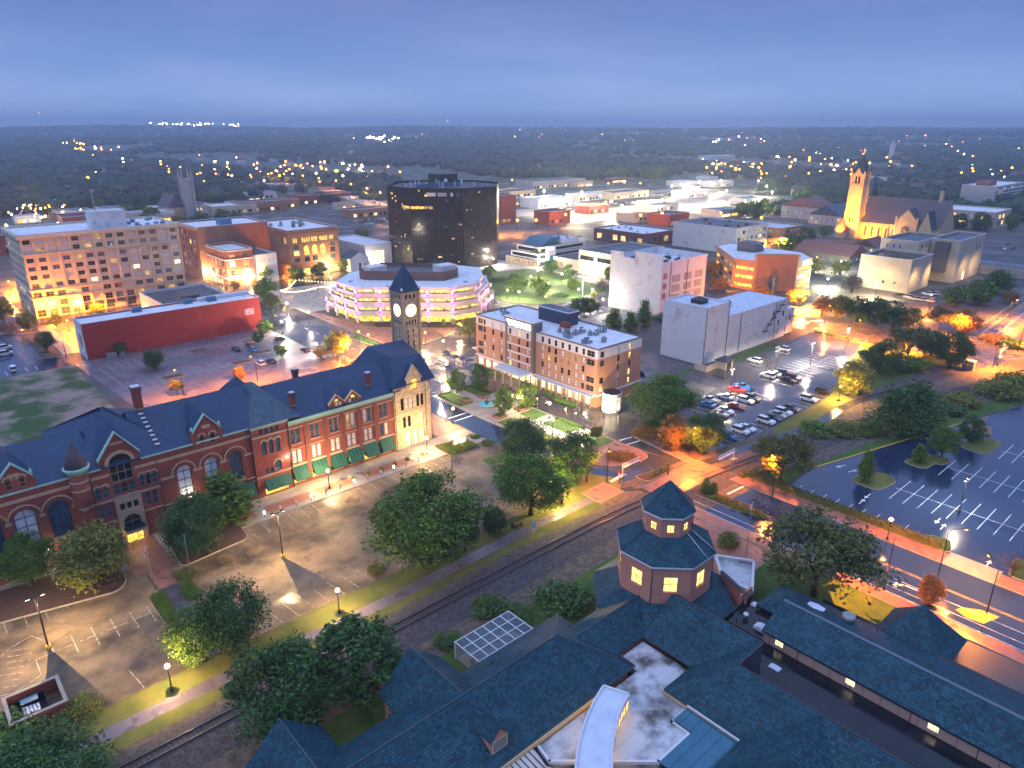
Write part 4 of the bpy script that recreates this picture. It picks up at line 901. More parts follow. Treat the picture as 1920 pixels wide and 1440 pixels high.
# wall gables with paired arches
def wall_gable(cx, hw, z0, zr, zp, stone=False, y=FB - .25):
    mt = M['stone'] if stone else BR
    m_ = MB(mt); ops = [(hw * .42, hw * .42 + .95, z0 + .4, z0 + 2.6, 1), (hw * 2 - hw * .42 - .95, hw * 2 - hw * .42, z0 + .4, z0 + 2.6, 1)]
    wall(m_, (cx - hw, y), (1, 0), 2 * hw, z0, zr, ops, d=.3)
    m_.face([(cx - hw, y, zr), (cx + hw, y, zr), (cx, y, zp)])
    for s_ in (-1, 1): m_.box(cx + s_ * hw - .28, cx + s_ * hw + .28, y - .15, y + .9, z0, zr + .4)
    g = D(m_, 'wall_gable')
    windows(dep, (cx - hw, y), (1, 0), ops, d=.2, glass=M['glassd'], frame=M['framet'], nx=1, split=True)
    m_ = MB(M['sandstone'])
    for o in ops: arcs(m_, cx - hw + (o[0] + o[1]) / 2, o[3] - .475, .5, .85, y)
    m_.box(cx - .8, cx + .8, y - .1, y + .01, zr + .55, zr + 1.2); m_.build('stone_trim', g)
    m_ = MB(M['copper']); Lr = math.hypot(hw, zp - zr)
    for s_ in (-1, 1):
        m_.face([(cx + s_ * (hw + .15), y - .3, zr - .1), (cx, y - .3, zp + .1), (cx, y - .3, zp + .42), (cx + s_ * (hw + .15), y - .3, zr + .25)][::s_]); m_.face([(cx + s_ * (hw + .15), y - .3, zr + .25), (cx, y - .3, zp + .42), (cx, y + .3, zp + .42), (cx + s_ * (hw + .15), y + .3, zr + .25)][::s_])
        m_.rings([(.3, zr + .4), (.32, zr + .7), (.05, zr + 1.3)], 8, c=(cx + s_ * hw, y + .3))
    m_.build('coping', g)
    m_ = MB(M['slate']); yb = y + (zp - 16) / .5 + .2
    m_.face([(cx - hw, y, zr), (cx, y, zp + .05), (cx, yb, zp + .05), (cx - hw, y + (zr - 16) / .5 + .5, zr)]); m_.face([(cx, y, zp + .05), (cx + hw, y, zr), (cx + hw, y + (zr - 16) / .5 + .5, zr), (cx, yb, zp + .05)]); m_.build('gable_roof', g)
wall_gable(41.0, 2.6, 15.0, 18.2, 21.4); wall_gable(9.4, 2.5, 16.35, 18.4, 21.2)
# --- entrance bay x 18.8..31.2
ops = [(4.6, 8.4, 12.6, 18.1, 1), (4.7, 5.75, 10.2, 12.2), (5.95, 7.05, 10.2, 12.2), (7.25, 8.3, 10.2, 12.2), (1.6, 2.55, 10.2, 12.7, 1), (2.85, 3.8, 10.2, 12.7, 1), (9.2, 10.0, 10.4, 12.9, 1), (10.3, 11.1, 10.4, 12.9, 1), (11.35, 12.15, 10.4, 12.9, 1), (1.6, 2.5, 6.2, 8.7), (2.9, 3.8, 6.2, 8.7), (9.6, 10.4, 6.2, 9.0), (10.9, 11.7, 6.2, 9.0), (1.8, 3.6, 2.2, 4.6)]
mbw = MB(BR); wall(mbw, (18.8, FB), (1, 0), 12.4, 0, 16.2, [o for o in ops if o[3] < 16.2] + [(4.6, 8.4, 12.6, 16.2)], d=.35)
D(mbw, 'wall')
mbw = MB(BR); wall(mbw, (18.8 + 3.1, FB), (1, 0), 6.8, 16.2, 17.7, [(1.5, 5.3, 16.2, 17.7)], d=.35)
# gable field with round arch head
cx, r = 25.3, 1.9
for k in range(10):
    a, b = math.pi * k / 10, math.pi * (k + 1) / 10; x0, z0 = cx - r * math.cos(a), 16.2 + r * math.sin(a); x1, z1 = cx - r * math.cos(b), 16.2 + r * math.sin(b)
    zt0 = 22.2 - abs(x0 - cx) * 4.5 / 3.4; zt1 = 22.2 - abs(x1 - cx) * 4.5 / 3.4
    if z0 < 17.7 or z1 < 17.7: mbw.face([(x0, FB - .003, z0), (x1, FB - .003, z1), (x1, FB - .003, zt1), (x0, FB - .003, zt0)])
    else: mbw.face([(x0, FB - .003, z0), (x1, FB - .003, z1), (x1, FB - .003, zt1), (x0, FB - .003, zt0)])
mbw.face([(21.9, FB - .003, 17.7), (23.4, FB - .003, 17.7), (23.4, FB - .003, 19.69)]); mbw.face([(27.2, FB - .003, 17.7), (28.7, FB - .003, 17.7), (27.2, FB - .003, 19.69)])
eg = D(mbw, 'entrance_gable')
m_ = MB(M['copper'])
for s_ in (-1, 1): m_.face([(cx + s_ * 3.6, FB - .35, 17.3), (cx, FB - .35, 22.2), (cx, FB - .35, 22.6), (cx + s_ * 3.6, FB - .35, 17.75)][::s_]); m_.face([(cx + s_ * 3.6, FB - .35, 17.75), (cx, FB - .35, 22.6), (cx, FB + .3, 22.6), (cx + s_ * 3.6, FB + .3, 17.75)][::s_])
m_.build('coping', eg)
m_ = MB(M['slate']); m_.face([(21.8, FB - .1, 17.6), (cx, FB - .1, 22.35), (cx, 147.5, 22.35), (21.8, 138.2, 17.6)]); m_.face([(cx, FB - .1, 22.35), (28.8, FB - .1, 17.6), (28.8, 138.2, 17.6), (cx, 147.5, 22.35)]); m_.build('gable_roof', eg)
m_ = MB(M['sandstone']); arcs(m_, cx, 16.2, 1.95, 2.55, FB - .02, 16, .2); m_.box(24.2, 26.4, FB - .1, FB - .01, 20.0, 20.4); D(m_, 'stone_arch')
sm = [o for o in ops[1:]]
windows(dep, (18.8, FB), (1, 0), sm, d=.3, pick=chooser(8, [(M['glassb'], 3), (M['glassd'], 1)]), frame=M['framet'], nx=1, nz=2, split=True)
windows(dep, (18.8, FB), (1, 0), [(4.6, 8.4, 12.6, 18.1, 1)], d=.4, glass=M['glassd'], frame=M['framet'], nx=3, nz=2, t=.14, split=True)
m_ = MB(M['sandstone'])
for c0, n_ in ((20.4 + .475, 2), (28.0 + .4, 3)):
    for k in range(n_): arcs(m_, c0 + k * (1.25 if n_ == 2 else 1.08), 12.2 if n_ == 2 else 12.5, .48, .85, FB)
D(m_, 'stone_arch')
for z0, z1 in ((9.3, 9.7), (14.3, 14.8), (5.2, 5.5)): band(18.8, 23.2, z0, z1); band(27.4, 31.2, z0, z1)
band(18.8, 22, 15.95, 16.32, 'copper', d=.35, name='copper_cornice'); band(28.7, 31.2, 15.95, 16.32, 'copper', d=.35, name='copper_cornice')
m_ = MB(M['sandstone']); wall(m_, (23.1, FB - .9), (1, 0), 4.4, 0, 9.9, [(.7, 3.7, .1, 6.0, 1), (.6, 1.5, 7.2, 8.6), (1.75, 2.65, 7.2, 8.6), (2.9, 3.8, 7.2, 8.6)], d=.4); m_.box(23.1, 27.5, FB - .5, FB, 9.7, 9.9); m_.face([(23.1, FB, 0), (23.1, FB - .9, 0), (23.1, FB - .9, 9.9), (23.1, FB, 9.9)]); m_.face([(27.5, FB - .9, 0), (27.5, FB, 0), (27.5, FB, 9.9), (27.5, FB - .9, 9.9)]); po = D(m_, 'stone_portal')
windows(po, (23.1, FB - .9), (1, 0), [(.6, 1.5, 7.2, 8.6), (1.75, 2.65, 7.2, 8.6), (2.9, 3.8, 7.2, 8.6)], d=.3, glass=M['glassd'], frame=M['framet'], nx=1, nz=1)
windows(po, (23.1, FB - .9), (1, 0), [(.7, 3.7, 3.3, 6.0, 1)], d=.35, glass=M['glassd'], frame=M['framet'], nx=2, nz=1)
windows(po, (23.1, FB - .9), (1, 0), [(.7, 3.7, .1, 3.2)], d=.38, glass=M['lity'], frame=M['frame'], nx=3, nz=1, t=.1, name='entrance_door')
m_ = MB(mat('entry_canopy', (.01, .014, .03), .3)); m_.box(23.5, 27.1, FB - 3.0, FB - .95, 3.35, 3.75); m_.m(M['greymetal']); m_.box(23.4, 27.2, FB - 3.1, FB - 3.0, 3.2, 3.8); D(m_, 'entrance_canopy')
# turret
m_ = MB(BR); m_.rings([(.4, 9.0), (1.35, 10.2), (1.5, 10.4), (1.5, 16.6)], 14, c=(18.4, FB - .25)); tu = D(m_, 'turret')
m_ = MB(M['sandstone']); m_.rings([(1.56, 13.4), (1.56, 13.7)], 14, c=(18.4, FB - .25)); m_.rings([(1.58, 15.0), (1.58, 15.4)], 14, c=(18.4, FB - .25)); m_.rings([(.6, 9.2), (1.45, 10.3)], 14, c=(18.4, FB - .25)); m_.build('stone_band', tu)
m_ = MB(M['copper']); m_.rings([(1.5, 16.6), (2.1, 17.6), (2.15, 17.9), (1.9, 17.95)], 16, c=(18.4, FB - .25)); m_.build('copper_gutter', tu)
m_ = MB(M['purpleroof']); m_.rings([(1.9, 17.9), (1.0, 20.4), (.12, 22.2), (.05, 22.8)], 16, c=(18.4, FB - .25)); m_.build('turret_roof', tu)
# roofs
SL = M['slate']
m_ = MB(SL); hip(m_, 29.8, 52.6, FB - .3, 157, 16.3, 21.7, 'x', (0, 0)); D(m_, 'roof')
m_ = MB(SL); hip(m_, -60, 21.6, FB - .3, 157, 16.3, 20.6, 'x', (0, 0)); D(m_, 'roof')
m_ = MB(SL); hip(m_, 17.5, 36, FB - .3, 160.6, 16.32, 23.2, 'x', (.72, .78)); D(m_, 'roof')
m_ = MB(M['slate2']); hip(m_, 49.2, 60.2, FB - .75, 157.5, 16.3, 22.0, 'x', (.5, .42)); D(m_, 'roof')
m_ = MB(SL); hip(m_, 57.2, 86, FB - .35, 156, 15.4, 20.6, 'x', (0, 0)); D(m_, 'roof')
m_ = MB(M['slate2']); m_.face([(74, 139.5, 17.52), (83.5, 139.5, 17.52), (84, 144.5, 20.1), (76, 144.5, 20.1)]); D(m_, 'worn_slates')
m_ = MB(SL); hip(m_, 50.6, 56.2, 147, 152.6, 19.5, 22.6, 'y', (1, 1)); D(m_, 'roof')
m_ = MB(SL); m_.face([(83.4, FB - .4, 16.2), (95.9, FB - .4, 16.2), (94.2, 138.4, 21.9), (87.3, 140.6, 21.9)]); m_.face([(95.9, FB - .4, 16.2), (104.2, 152, 16.2), (97.8, 151, 21.9), (94.2, 138.4, 21.9)]); m_.face([(83.4, 155, 16.2), (83.4, FB - .4, 16.2), (87.3, 140.6, 21.9), (87.8, 152, 21.9)]); m_.face([(87.3, 140.6, 21.9), (94.2, 138.4, 21.9), (97.8, 151, 21.9), (87.8, 152, 21.9)]); m_.face([(104.2, 152, 16.2), (83.4, 155, 16.2), (87.8, 152, 21.9), (97.8, 151, 21.9)]); D(m_, 'roof')
m_ = MB(BR); m_.box(-60, 83.5, 156, 156.3, 0, 16); m_.box(83.8, 104, 152.3, 152.6, 0, 16); m_.box(-60, -59.7, FB, 156, 0, 16); D(m_, 'wall')
# twin wall dormers over the awning range, small stepped parapet, chimneys
for cx in (69.2, 73.3):
    m_ = MB(BR); y = FB - .1; ops = [(.6, 1.25, 15.75, 16.7), (1.45, 2.1, 15.75, 16.7), (2.3, 2.95, 15.75, 16.7)]
    m_.face([(cx - 1.9, y, 15.4), (cx + 1.9, y, 15.4), (cx + 1.9, y, 16.4), (cx, y, 18.3), (cx - 1.9, y, 16.4)]); wg = D(m_, 'wall_dormer')
    windows(dep, (cx - 1.75, y), (1, 0), ops, d=-.03, pick=chooser(int(cx), [(M['blind'], 1), (M['glassd'], 1)]), frame=M['framet'], nx=1, nz=1)
    m_ = MB(M['lity']); m_.face([(cx + .5 * math.cos(math.pi * k / 8), y - .03, 16.9 + .5 * math.sin(math.pi * k / 8)) for k in range(9)][::-1]); m_.build('lunette', wg)
    m_ = MB(M['cream'])
    for s_ in (-1, 1): m_.face([(cx + s_ * 2.1, y - .2, 16.2), (cx, y - .2, 18.3), (cx, y - .2, 18.6), (cx + s_ * 2.1, y - .2, 16.5)][::s_]); m_.face([(cx + s_ * 2.1, y - .2, 16.5), (cx, y - .2, 18.6), (cx, y + .3, 18.6), (cx + s_ * 2.1, y + .3, 16.5)][::s_])
    m_.build('coping', wg)
    m_ = MB(SL); m_.face([(cx - 2, y, 16.3), (cx, y, 18.4), (cx, 141.2, 18.4), (cx - 2, 137.2, 16.3)]); m_.face([(cx, y, 18.4), (cx + 2, y, 16.3), (cx + 2, 137.2, 16.3), (cx, 141.2, 18.4)]); m_.build('dormer_roof', wg)
for (x, y, w, z0, z1) in ((32.6, 146.4, 1.5, 19, 26.2), (60.6, 138.2, 1.0, 15.5, 20.2), (79.4, 138.2, 1.0, 15.5, 20.4), (66.5, 148.5, 1.1, 18, 21.6)):
    m_ = MB(BR); m_.box(x - w / 2, x + w / 2, y - w / 2, y + w / 2, z0, z1); m_.m(M['sandstone']); m_.box(x - w / 2 - .08, x + w / 2 + .08, y - w / 2 - .08, y + w / 2 + .08, z0 + .36 * (z1 - z0), z0 + .36 * (z1 - z0) + .25); m_.m(M['brickdark']); m_.box(x - w / 2 - .12, x + w / 2 + .12, y - w / 2 - .12, y + w / 2 + .12, z1 - .9, z1); m_.m(M['bluewhite']); m_.box(x - w / 2 - .02, x + w / 2 + .02, y - w / 2 - .02, y + w / 2 + .02, z1 + .003, z1 + .15); D(m_, 'chimney')
m_ = MB(M['brickdark']); 
for k in range(9): m_.box(32.0, 32.7, 136 + k * 1.15, 137.15 + k * 1.15, 15.5, 17.3 + k * .53)
D(m_, 'stepped_parapet')
m_ = MB(M['trimwhite'])
for k in range(8): m_.box(31.95, 32.75, 136.1 + k * 1.15, 136.6 + k * 1.15, 17.31 + k * .53, 17.5 + k * .53)
D(m_, 'parapet_coping')
# --- stone corner block
ops = [(1.9 + k * 1.25, 2.8 + k * 1.25, 10.0, 13.2, 1) for k in range(3)] + [(6.4, 7.3, 10.0, 13.2, 1), (7.6, 8.5, 10.0, 13.2, 1), (2.3, 3.2, 5.4, 8.2), (3.7, 4.6, 5.4, 8.2), (7.0, 8.2, 5.5, 8.3), (3.0, 4.4, .3, 4.2), (5.2, 6.4, .3, 4.2), (7.2, 8.4, .3, 4.2)]
ST = M['stone']; m_ = MB(ST); wall(m_, (83.9, FB - .12), (1, 0), 9.0, 0, 16.0, ops, d=.3)
# rounded corner
cxr, cyr, rr_ = 92.9, FB - .12 + 3.0, 3.0
prev = None
for k in range(7):
    a = R(-90 + 15 * k); p = (cxr + rr_ * math.cos(a), cyr + rr_ * math.sin(a))
    if prev: m_.face([(prev[0], prev[1], 0), (p[0], p[1], 0), (p[0], p[1], 16), (prev[0], prev[1], 16)])
    prev = p
m_.face([(95.9, cyr, 0), (95.9, 152, 0), (95.9, 152, 16), (95.9, cyr, 16)]); D(m_, 'stone_wall')
windows(dep, (83.9, FB - .12), (1, 0), ops, d=.22, pick=chooser(12, [(M['glassd'], 3), (M['blind'], 2), (M['litd'], 1)]), frame=M['frame'], nx=1, nz=2, split=True)
for z in (10, 5.6, 13.6):
    w0 = MB(M['glassd']); a0, a1 = R(-60), R(-35)
    w0.face([(cxr + 3.03 * math.cos(a0), cyr + 3.03 * math.sin(a0), z), (cxr + 3.03 * math.cos(a1), cyr + 3.03 * math.sin(a1), z), (cxr + 3.03 * math.cos(a1), cyr + 3.03 * math.sin(a1), z + 2.4), (cxr + 3.03 * math.cos(a0), cyr + 3.03 * math.sin(a0), z + 2.4)]); D(w0, 'window')
for z in (4.6, 9.4, 15.5): band(83.9, 92.9, z, z + .22, 'sandstone', y=FB - .12)
m_ = MB(ST); y = FB - .25; m_.face([(87.6, y, 14.6), (91.7, y, 14.6), (91.7, y, 17.4), (89.65, y, 20.5), (87.6, y, 17.4)]); sg_ = D(m_, 'stone_gable')
m_ = MB(M['lity']); m_.face([(89.65 - .95, y - .04, 15.0), (89.65 + .95, y - .04, 15.0)] + [(89.65 + .95 * math.cos(math.pi * k / 8), y - .04, 16.6 + .95 * math.sin(math.pi * k / 8)) for k in range(9)]); m_.build('window', sg_)
m_ = MB(M['framet']); m_.box(89.6, 89.7, y - .12, y - .05, 15, 16.6); m_.box(88.7, 90.6, y - .12, y - .05, 16.5, 16.65); m_.box(88.7, 90.6, y - .12, y - .05, 14.85, 15.0); m_.build('frame', sg_)
m_ = MB(M['cream'])
for s_ in (-1, 1): m_.face([(89.65 + s_ * 2.3, y - .25, 17.1), (89.65, y - .25, 20.5), (89.65, y - .25, 20.95), (89.65 + s_ * 2.3, y - .25, 17.5)][::s_]); m_.face([(89.65 + s_ * 2.3, y - .25, 17.5), (89.65, y - .25, 20.95), (89.65, y + .4, 20.95), (89.65 + s_ * 2.3, y + .4, 17.5)][::s_])
m_.build('coping', sg_)
m_ = MB(SL); m_.face([(87.5, y, 17.3), (89.65, y, 20.6), (89.65, 139.6, 20.6), (87.5, 137, 17.3)]); m_.face([(89.65, y, 20.6), (91.8, y, 17.3), (91.8, 137, 17.3), (89.65, 139.6, 20.6)]); m_.build('gable_roof', sg_)
for x in (83.85, 92.6, 57.25, 49.3, 31.2, 20.0):
    m_ = MB(M['metal']); m_.tube([(x, FB - .7, 15.6), (x, FB - .7, .2)], .09, 6); D(m_, 'downpipe')
# --- clock tower
TX, TY, TS = 101.1, 154.0, 2.5
def tfaces():
    return [((TX - TS, TY + TS), (0, -1)), ((TX - TS, TY - TS), (1, 0)), ((TX + TS, TY - TS), (0, 1)), ((TX + TS, TY + TS), (-1, 0))]
tops = [(1.1 + k * .85, 1.55 + k * .85, 18.6, 21.2) for k in (0, 2)] + [(1.1 + k * .85, 1.55 + k * .85, 21.6, 22.6) for k in (0, 2)] + [(1.1 + k * .85, 1.55 + k * .85, 23.0, 23.9) for k in (0, 2)] + [(.85 + k * .9, 1.35 + k * .9, 25.3, 26.4) for k in range(4)] + [(.9 + k * 1.2, 1.6 + k * 1.2, 32.2, 33.4, 1) for k in range(3)]
m_ = MB(ST); mw = []
for A, Ud in tfaces(): wall(m_, A, Ud, 5.0, 0, 34.2, tops, d=.35); mw.append((A, Ud))
ct = D(m_, 'clock_tower')
for A, Ud in mw: windows(ct, A, Ud, tops, d=.3, glass=M['glassd'], frame=M['frame'], nx=1, nz=1, t=.05)
m_ = MB(M['sandstone']); T2_ = TS + .18
for z, h in ((24.6, .3), (26.8, .35), (31.4, .3), (33.75, .5)): m_.box(TX - T2_, TX + T2_, TY - T2_, TY + T2_, z, z + h)
for sx_ in (-1, 1):
    for sy_ in (-1, 1): m_.box(TX + sx_ * TS - .35, TX + sx_ * TS + .35, TY + sy_ * TS - .35, TY + sy_ * TS + .35, 18, 34.15)
m_.build('stone_band', ct)
for A, Ud in tfaces():
    Nn = Vector((Ud[1], -Ud[0], 0)); c = Vector((A[0], A[1], 29.1)) + Vector((Ud[0], Ud[1], 0)) * 2.5 + Nn * .06; Uv = Vector((Ud[0], Ud[1], 0)); Zv = Vector((0, 0, 1))
    m_ = MB(M['clock']); m_.face([tuple(c + Uv * 1.72 * math.cos(2 * math.pi * k / 32) + Zv * 1.72 * math.sin(2 * math.pi * k / 32)) for k in range(32)]); cf = m_.build('clock_face', ct)
    m_ = MB(M['sandstone'])
    for k in range(32):
        a, b = 2 * math.pi * k / 32, 2 * math.pi * (k + 1) / 32
        q = [c + Uv * r * math.cos(t_) + Zv * r * math.sin(t_) + Nn * .06 for r, t_ in ((1.7, a), (2.0, a), (2.0, b), (1.7, b))]; m_.face([tuple(x) for x in q])
    m_.build('clock_rim', cf)
    m_ = MB(M['clockink'])
    for ang, L, w in ((R(60), 1.0, .07), (R(118), 1.4, .05)):
        d_ = Uv * math.cos(ang) + Zv * math.sin(ang); e_ = Uv * -math.sin(ang) + Zv * math.cos(ang)
        m_.face([tuple(c + Nn * .03 - e_ * w), tuple(c + Nn * .03 + d_ * L), tuple(c + Nn * .03 + e_ * w)])
    for k in range(12):
        a = 2 * math.pi * k / 12; d_ = Uv * math.cos(a) + Zv * math.sin(a); e_ = Uv * -math.sin(a) + Zv * math.cos(a)
        m_.face([tuple(c + Nn * .02 + d_ * 1.4 - e_ * .04), tuple(c + Nn * .02 + d_ * 1.62 - e_ * .04), tuple(c + Nn * .02 + d_ * 1.62 + e_ * .04), tuple(c + Nn * .02 + d_ * 1.4 + e_ * .04)])
    m_.build('clock_hands', cf)
m_ = MB(SL); e = 2.95
pr = [(e, 34.2), (e * .93, 34.5), (1.5, 37.6), (.25, 40.3), (.05, 41.0)]
for (r0, z0), (r1, z1) in zip(pr, pr[1:]):
    A = [(TX - r0, TY - r0, z0), (TX + r0, TY - r0, z0), (TX + r0, TY + r0, z0), (TX - r0, TY + r0, z0)]; B = [(TX - r1, TY - r1, z1), (TX + r1, TY - r1, z1), (TX + r1, TY + r1, z1), (TX - r1, TY + r1, z1)]
    for i in range(4): j = (i + 1) % 4; m_.face([A[i], A[j], B[j], B[i]])
m_.box(TX - e, TX + e, TY - e, TY + e, 34.1, 34.199); m_.build('spire', ct)
m_ = MB(M['bluewhite'])
for sx_ in (-1, 1):
    for sy_ in (-1, 1): m_.ball((TX + sx_ * 2.7, TY + sy_ * 2.7, 34.9), .38, 8, 6)
m_.build('corner_ball', ct)
m_ = MB(M['metal']); m_.tube([(TX, TY, 40.9), (TX, TY, 42.6)], .05, 5); m_.build('finial', ct)
# ------------------------------------------------------------------ downtown blocks
def block(name, label, x0, x1, y0, y1, h, mt, roof='whiteroof', west=(), south=(), glass=None, frame=None, pick=None, nx=1, nz=2, parapet=.8, t=.07, d=.2, group=None, cap='trimwhite', cat='building', base=0.0):
    th = thing(name, label, cat, ((x0 + x1) / 2, (y0 + y1) / 2, 0), group)
    mb = MB(M[mt])
    wall(mb, (x0, y1), (0, -1), y1 - y0, base, h, west, d); wall(mb, (x0, y0), (1, 0), x1 - x0, base, h, south, d)
    wall(mb, (x1, y0), (0, 1), y1 - y0, base, h); wall(mb, (x1, y1), (-1, 0), x1 - x0, base, h); mb.build('wall', th)
    zr = h - parapet
    m_ = MB(M[roof]); m_.sheet(rect(x0 + .3, x1 - .3, y0 + .3, y1 - .3), zr); m_.m(M[mt])
    i = .3
    m_.face([(x0 + i, y0 + i, zr), (x1 - i, y0 + i, zr), (x1 - i, y0 + i, h), (x0 + i, y0 + i, h)]); m_.face([(x0 + i, y0 + i, h), (x0 + i, y1 - i, h), (x0 + i, y1 - i, zr), (x0 + i, y0 + i, zr)])
    m_.face([(x1 - i, y1 - i, zr), (x0 + i, y1 - i, zr), (x0 + i, y1 - i, h), (x1 - i, y1 - i, h)]); m_.face([(x1 - i, y0 + i, zr), (x1 - i, y1 - i, zr), (x1 - i, y1 - i, h), (x1 - i, y0 + i, h)]); m_.build('roof', th)
    m_ = MB(M[cap]); m_.box(x0 - .05, x1 + .05, y0 - .05, y0 + .33, h + .003, h + .15); m_.box(x0 - .05, x1 + .05, y1 - .33, y1 + .05, h + .003, h + .15); m_.box(x0 - .05, x0 + .33, y0 + .34, y1 - .34, h + .003, h + .15); m_.box(x1 - .33, x1 + .05, y0 + .34, y1 - .34, h + .003, h + .15); m_.build('parapet_cap', th)
    fr = frame or M['frame']
    if west: windows(th, (x0, y1), (0, -1), west, d * .8, glass, fr, nx, nz, t, pick=pick)
    if south: windows(th, (x0, y0), (1, 0), south, d * .8, glass, fr, nx, nz, t, pick=pick)
    return th
def rbox(th, name, x0, x1, y0, y1, z0, z1, mt): m_ = MB(M[mt]); m_.box(x0, x1, y0, y1, z0, z1); return m_.build(name, th)
def units(th, x0, x1, y0, y1, z, n, seed, mt='greymetal'):
    r = random.Random(seed)
    for k in range(n):
        x, y = r.uniform(x0, x1), r.uniform(y0, y1); s_ = r.uniform(.5, 1.2); m_ = MB(M[mt]); m_.box(x - s_, x + s_, y - s_ * .7, y + s_ * .7, z, z + r.uniform(.5, 1.4))
        m_.m(M['metal']); m_.rings([(s_ * .45, z + 1.4), (s_ * .45, z + 1.6)], 8, c=(x, y)) if s_ > .8 else m_.box(x - .1, x + .1, y - .1, y + .1, z + .4, z + 1.8); m_.build('roof_unit', th)
night = chooser(21, [(M['glassd'], 5), (M['glassb'], 3), (M['blind'], 2), (M['litd'], 2), (M['litw'], 1)])
# beige office block
bx0, bx1, by0, by1, bh = 45, 105, 340.5, 375, 33.5
pitch = 60 / 14; rows = [12.2, 15.6, 19.0, 22.4, 26.4, 29.7]
so_ = grid(.9, 14, pitch, 2.5, rows, 1.75) + grid(.7, 14, pitch, 2.9, [8.4], 1.9) + grid(.55, 14, pitch, 3.2, [.3], 3.0) + grid(.7, 14, pitch, 2.9, [4.2], 2.4)
wo_ = grid(1.0, 8, 34.5 / 8, 2.4, rows, 1.75) + grid(1.0, 8, 34.5 / 8, 2.6, [8.4, 4.4, .6], 2.2)
off = block('office_block', 'tall beige terracotta office block with rows of paired windows and water tank', bx0, bx1, by0, by1, bh, 'beige', 'whiteroof', wo_, so_, pick=chooser(31, [(M['glassd'], 5), (M['glassb'], 5), (M['blind'], 5), (M['litd'], 2), (M['litc'], .7)]), nx=2, nz=2, frame=M['framet'])
for k in range(15):
    x = bx0 + k * pitch - .35 if k else bx0 + .02
    m_ = MB(M['beige']); w = .75 if 0 < k < 14 else .6; m_.box(x, x + w, by0 - .55, by0 - .002, 11.4, 25.2); m_.box(x, x + w, by0 - .55, by0 - .002, 26.1, 31.9); m_.box(x, x + w, by0 - .3, by0 - .002, 0, 7.4); m_.build('pilaster', off)
for z, hh, dd in ((7.6, .5, .5), (10.9, .5, .55), (25.3, .6, .7), (32.0, 1.4, 1.0)):
    m_ = MB(M['beige']); m_.box(bx0 - dd, bx1 + .02, by0 - dd - .3, by0 - .01, z, z + hh); m_.box(bx0 - dd, bx0 - .003, by0 - .3, by1, z, z + hh); m_.build('cornice', off)
for k in range(4, 14):
    m_ = MB(M['metal']); x = bx0 + k * pitch + .5; m_.face([(x, by0 - 1.3, 3.0), (x + 3.3, by0 - 1.3, 3.0), (x + 3.3, by0 - .25, 3.9), (x, by0 - .25, 3.9)]); m_.face([(x, by0 - 1.3, 2.7), (x + 3.3, by0 - 1.3, 2.7), (x + 3.3, by0 - 1.3, 3.0), (x, by0 - 1.3, 3.0)]); m_.build('awning', off)
m_ = MB(mat('streaked_white_metal', (.55, .57, .6), .6, (.25, .26, .28), .3, ramp=(.5, .75))); m_.box(73, 86.5, 347, 356, 32.9, 40.0); m_.build('penthouse', off)
m_ = MB(M['greymetal']); m_.tube([(76, 350, 40), (75.5, 350, 49)], .18, 5); m_.build('mast', off)
units(off, 88, 103, 345, 372, 32.7, 9, 4, 'blueunit')
# red painted block with mural end
red = block('red_hall', 'long low block with blank dark red side wall and mural on its end', 46.6, 107.5, 264.6, 276, 12.4, 'redpaint', 'whiteroof', cap='bluewhite', parapet=.5)
m_ = MB(M['bluewhite']); m_.face([(46.55, 275.9, .05), (46.55, 264.7, .05), (46.55, 264.7, 12.38), (46.55, 275.9, 12.38)]); m_.m(mat('mural_ring', (.75, .75, .76), .7)); 
for k in range(24):
    a, b = 2 * math.pi * k / 24, 2 * math.pi * (k + 1) / 24; m_.face([(46.52, 269.6 - 2.6 * math.cos(a), 6 + 3.4 * math.sin(a)), (46.52, 269.6 - 2.6 * math.cos(b), 6 + 3.4 * math.sin(b)), (46.52, 269.6 - 3.6 * math.cos(b), 6 + 4.6 * math.sin(b)), (46.52, 269.6 - 3.6 * math.cos(a), 6 + 4.6 * math.sin(a))])
m_.m(mat('mural_brown', (.30, .11, .06), .7, (.45, .25, .12), 1)); m_.face([(46.515, 269.6 - 1.6 * math.cos(2 * math.pi * k / 24), 6 + 2.6 * math.sin(2 * math.pi * k / 24)) for k in range(24)]); m_.build('mural', red)
m_ = MB(mat('poster_pink', (.6, .3, .3), .7, (.2, .1, .2), 1.2)); m_.box(101.2, 104.8, 264.50, 264.57, 6.2, 8.6); m_.build('poster', red)
for x, y in ((66, 273), (84, 274), (92, 272)): rbox(red, 'roof_unit', x - 1.6, x + 1.6, y - 1, y + 1, 11.92, 13.6, 'blueunit')
m_ = MB(M['whitewall']); m_.box(88, 107.4, 273.6, 275.7, 11.95, 13.2); m_.build('roof_upstand', red)
m_ = MB(M['greymetal']); m_.box(52, 55, 262.6, 264.4, .1, 1.4); m_.box(56, 57.6, 262.8, 264.4, .1, 1.9); m_.build('wall_plant', red)
dk = block('low_shop', 'low shop with flat dark grey roof behind the red wall', 82, 109, 296, 329.5, 7.2, 'whitewall', 'greyroof', [(3, 12, .5, 3), (15, 22, .5, 3)], (), glass=M['litc'], frame=M['framew'], nx=4, nz=1)
rbox(dk, 'roof_unit', 92, 99, 306, 308, 6.42, 7.8, 'hotelgrey'); m_ = MB(mat('red_neon', (.4, .02, .02), .5, emit=(1, .06, .04), estr=6)); m_.box(81.7, 81.95, 318, 328, 5.6, 6.0); m_.build('neon_strip', dk)
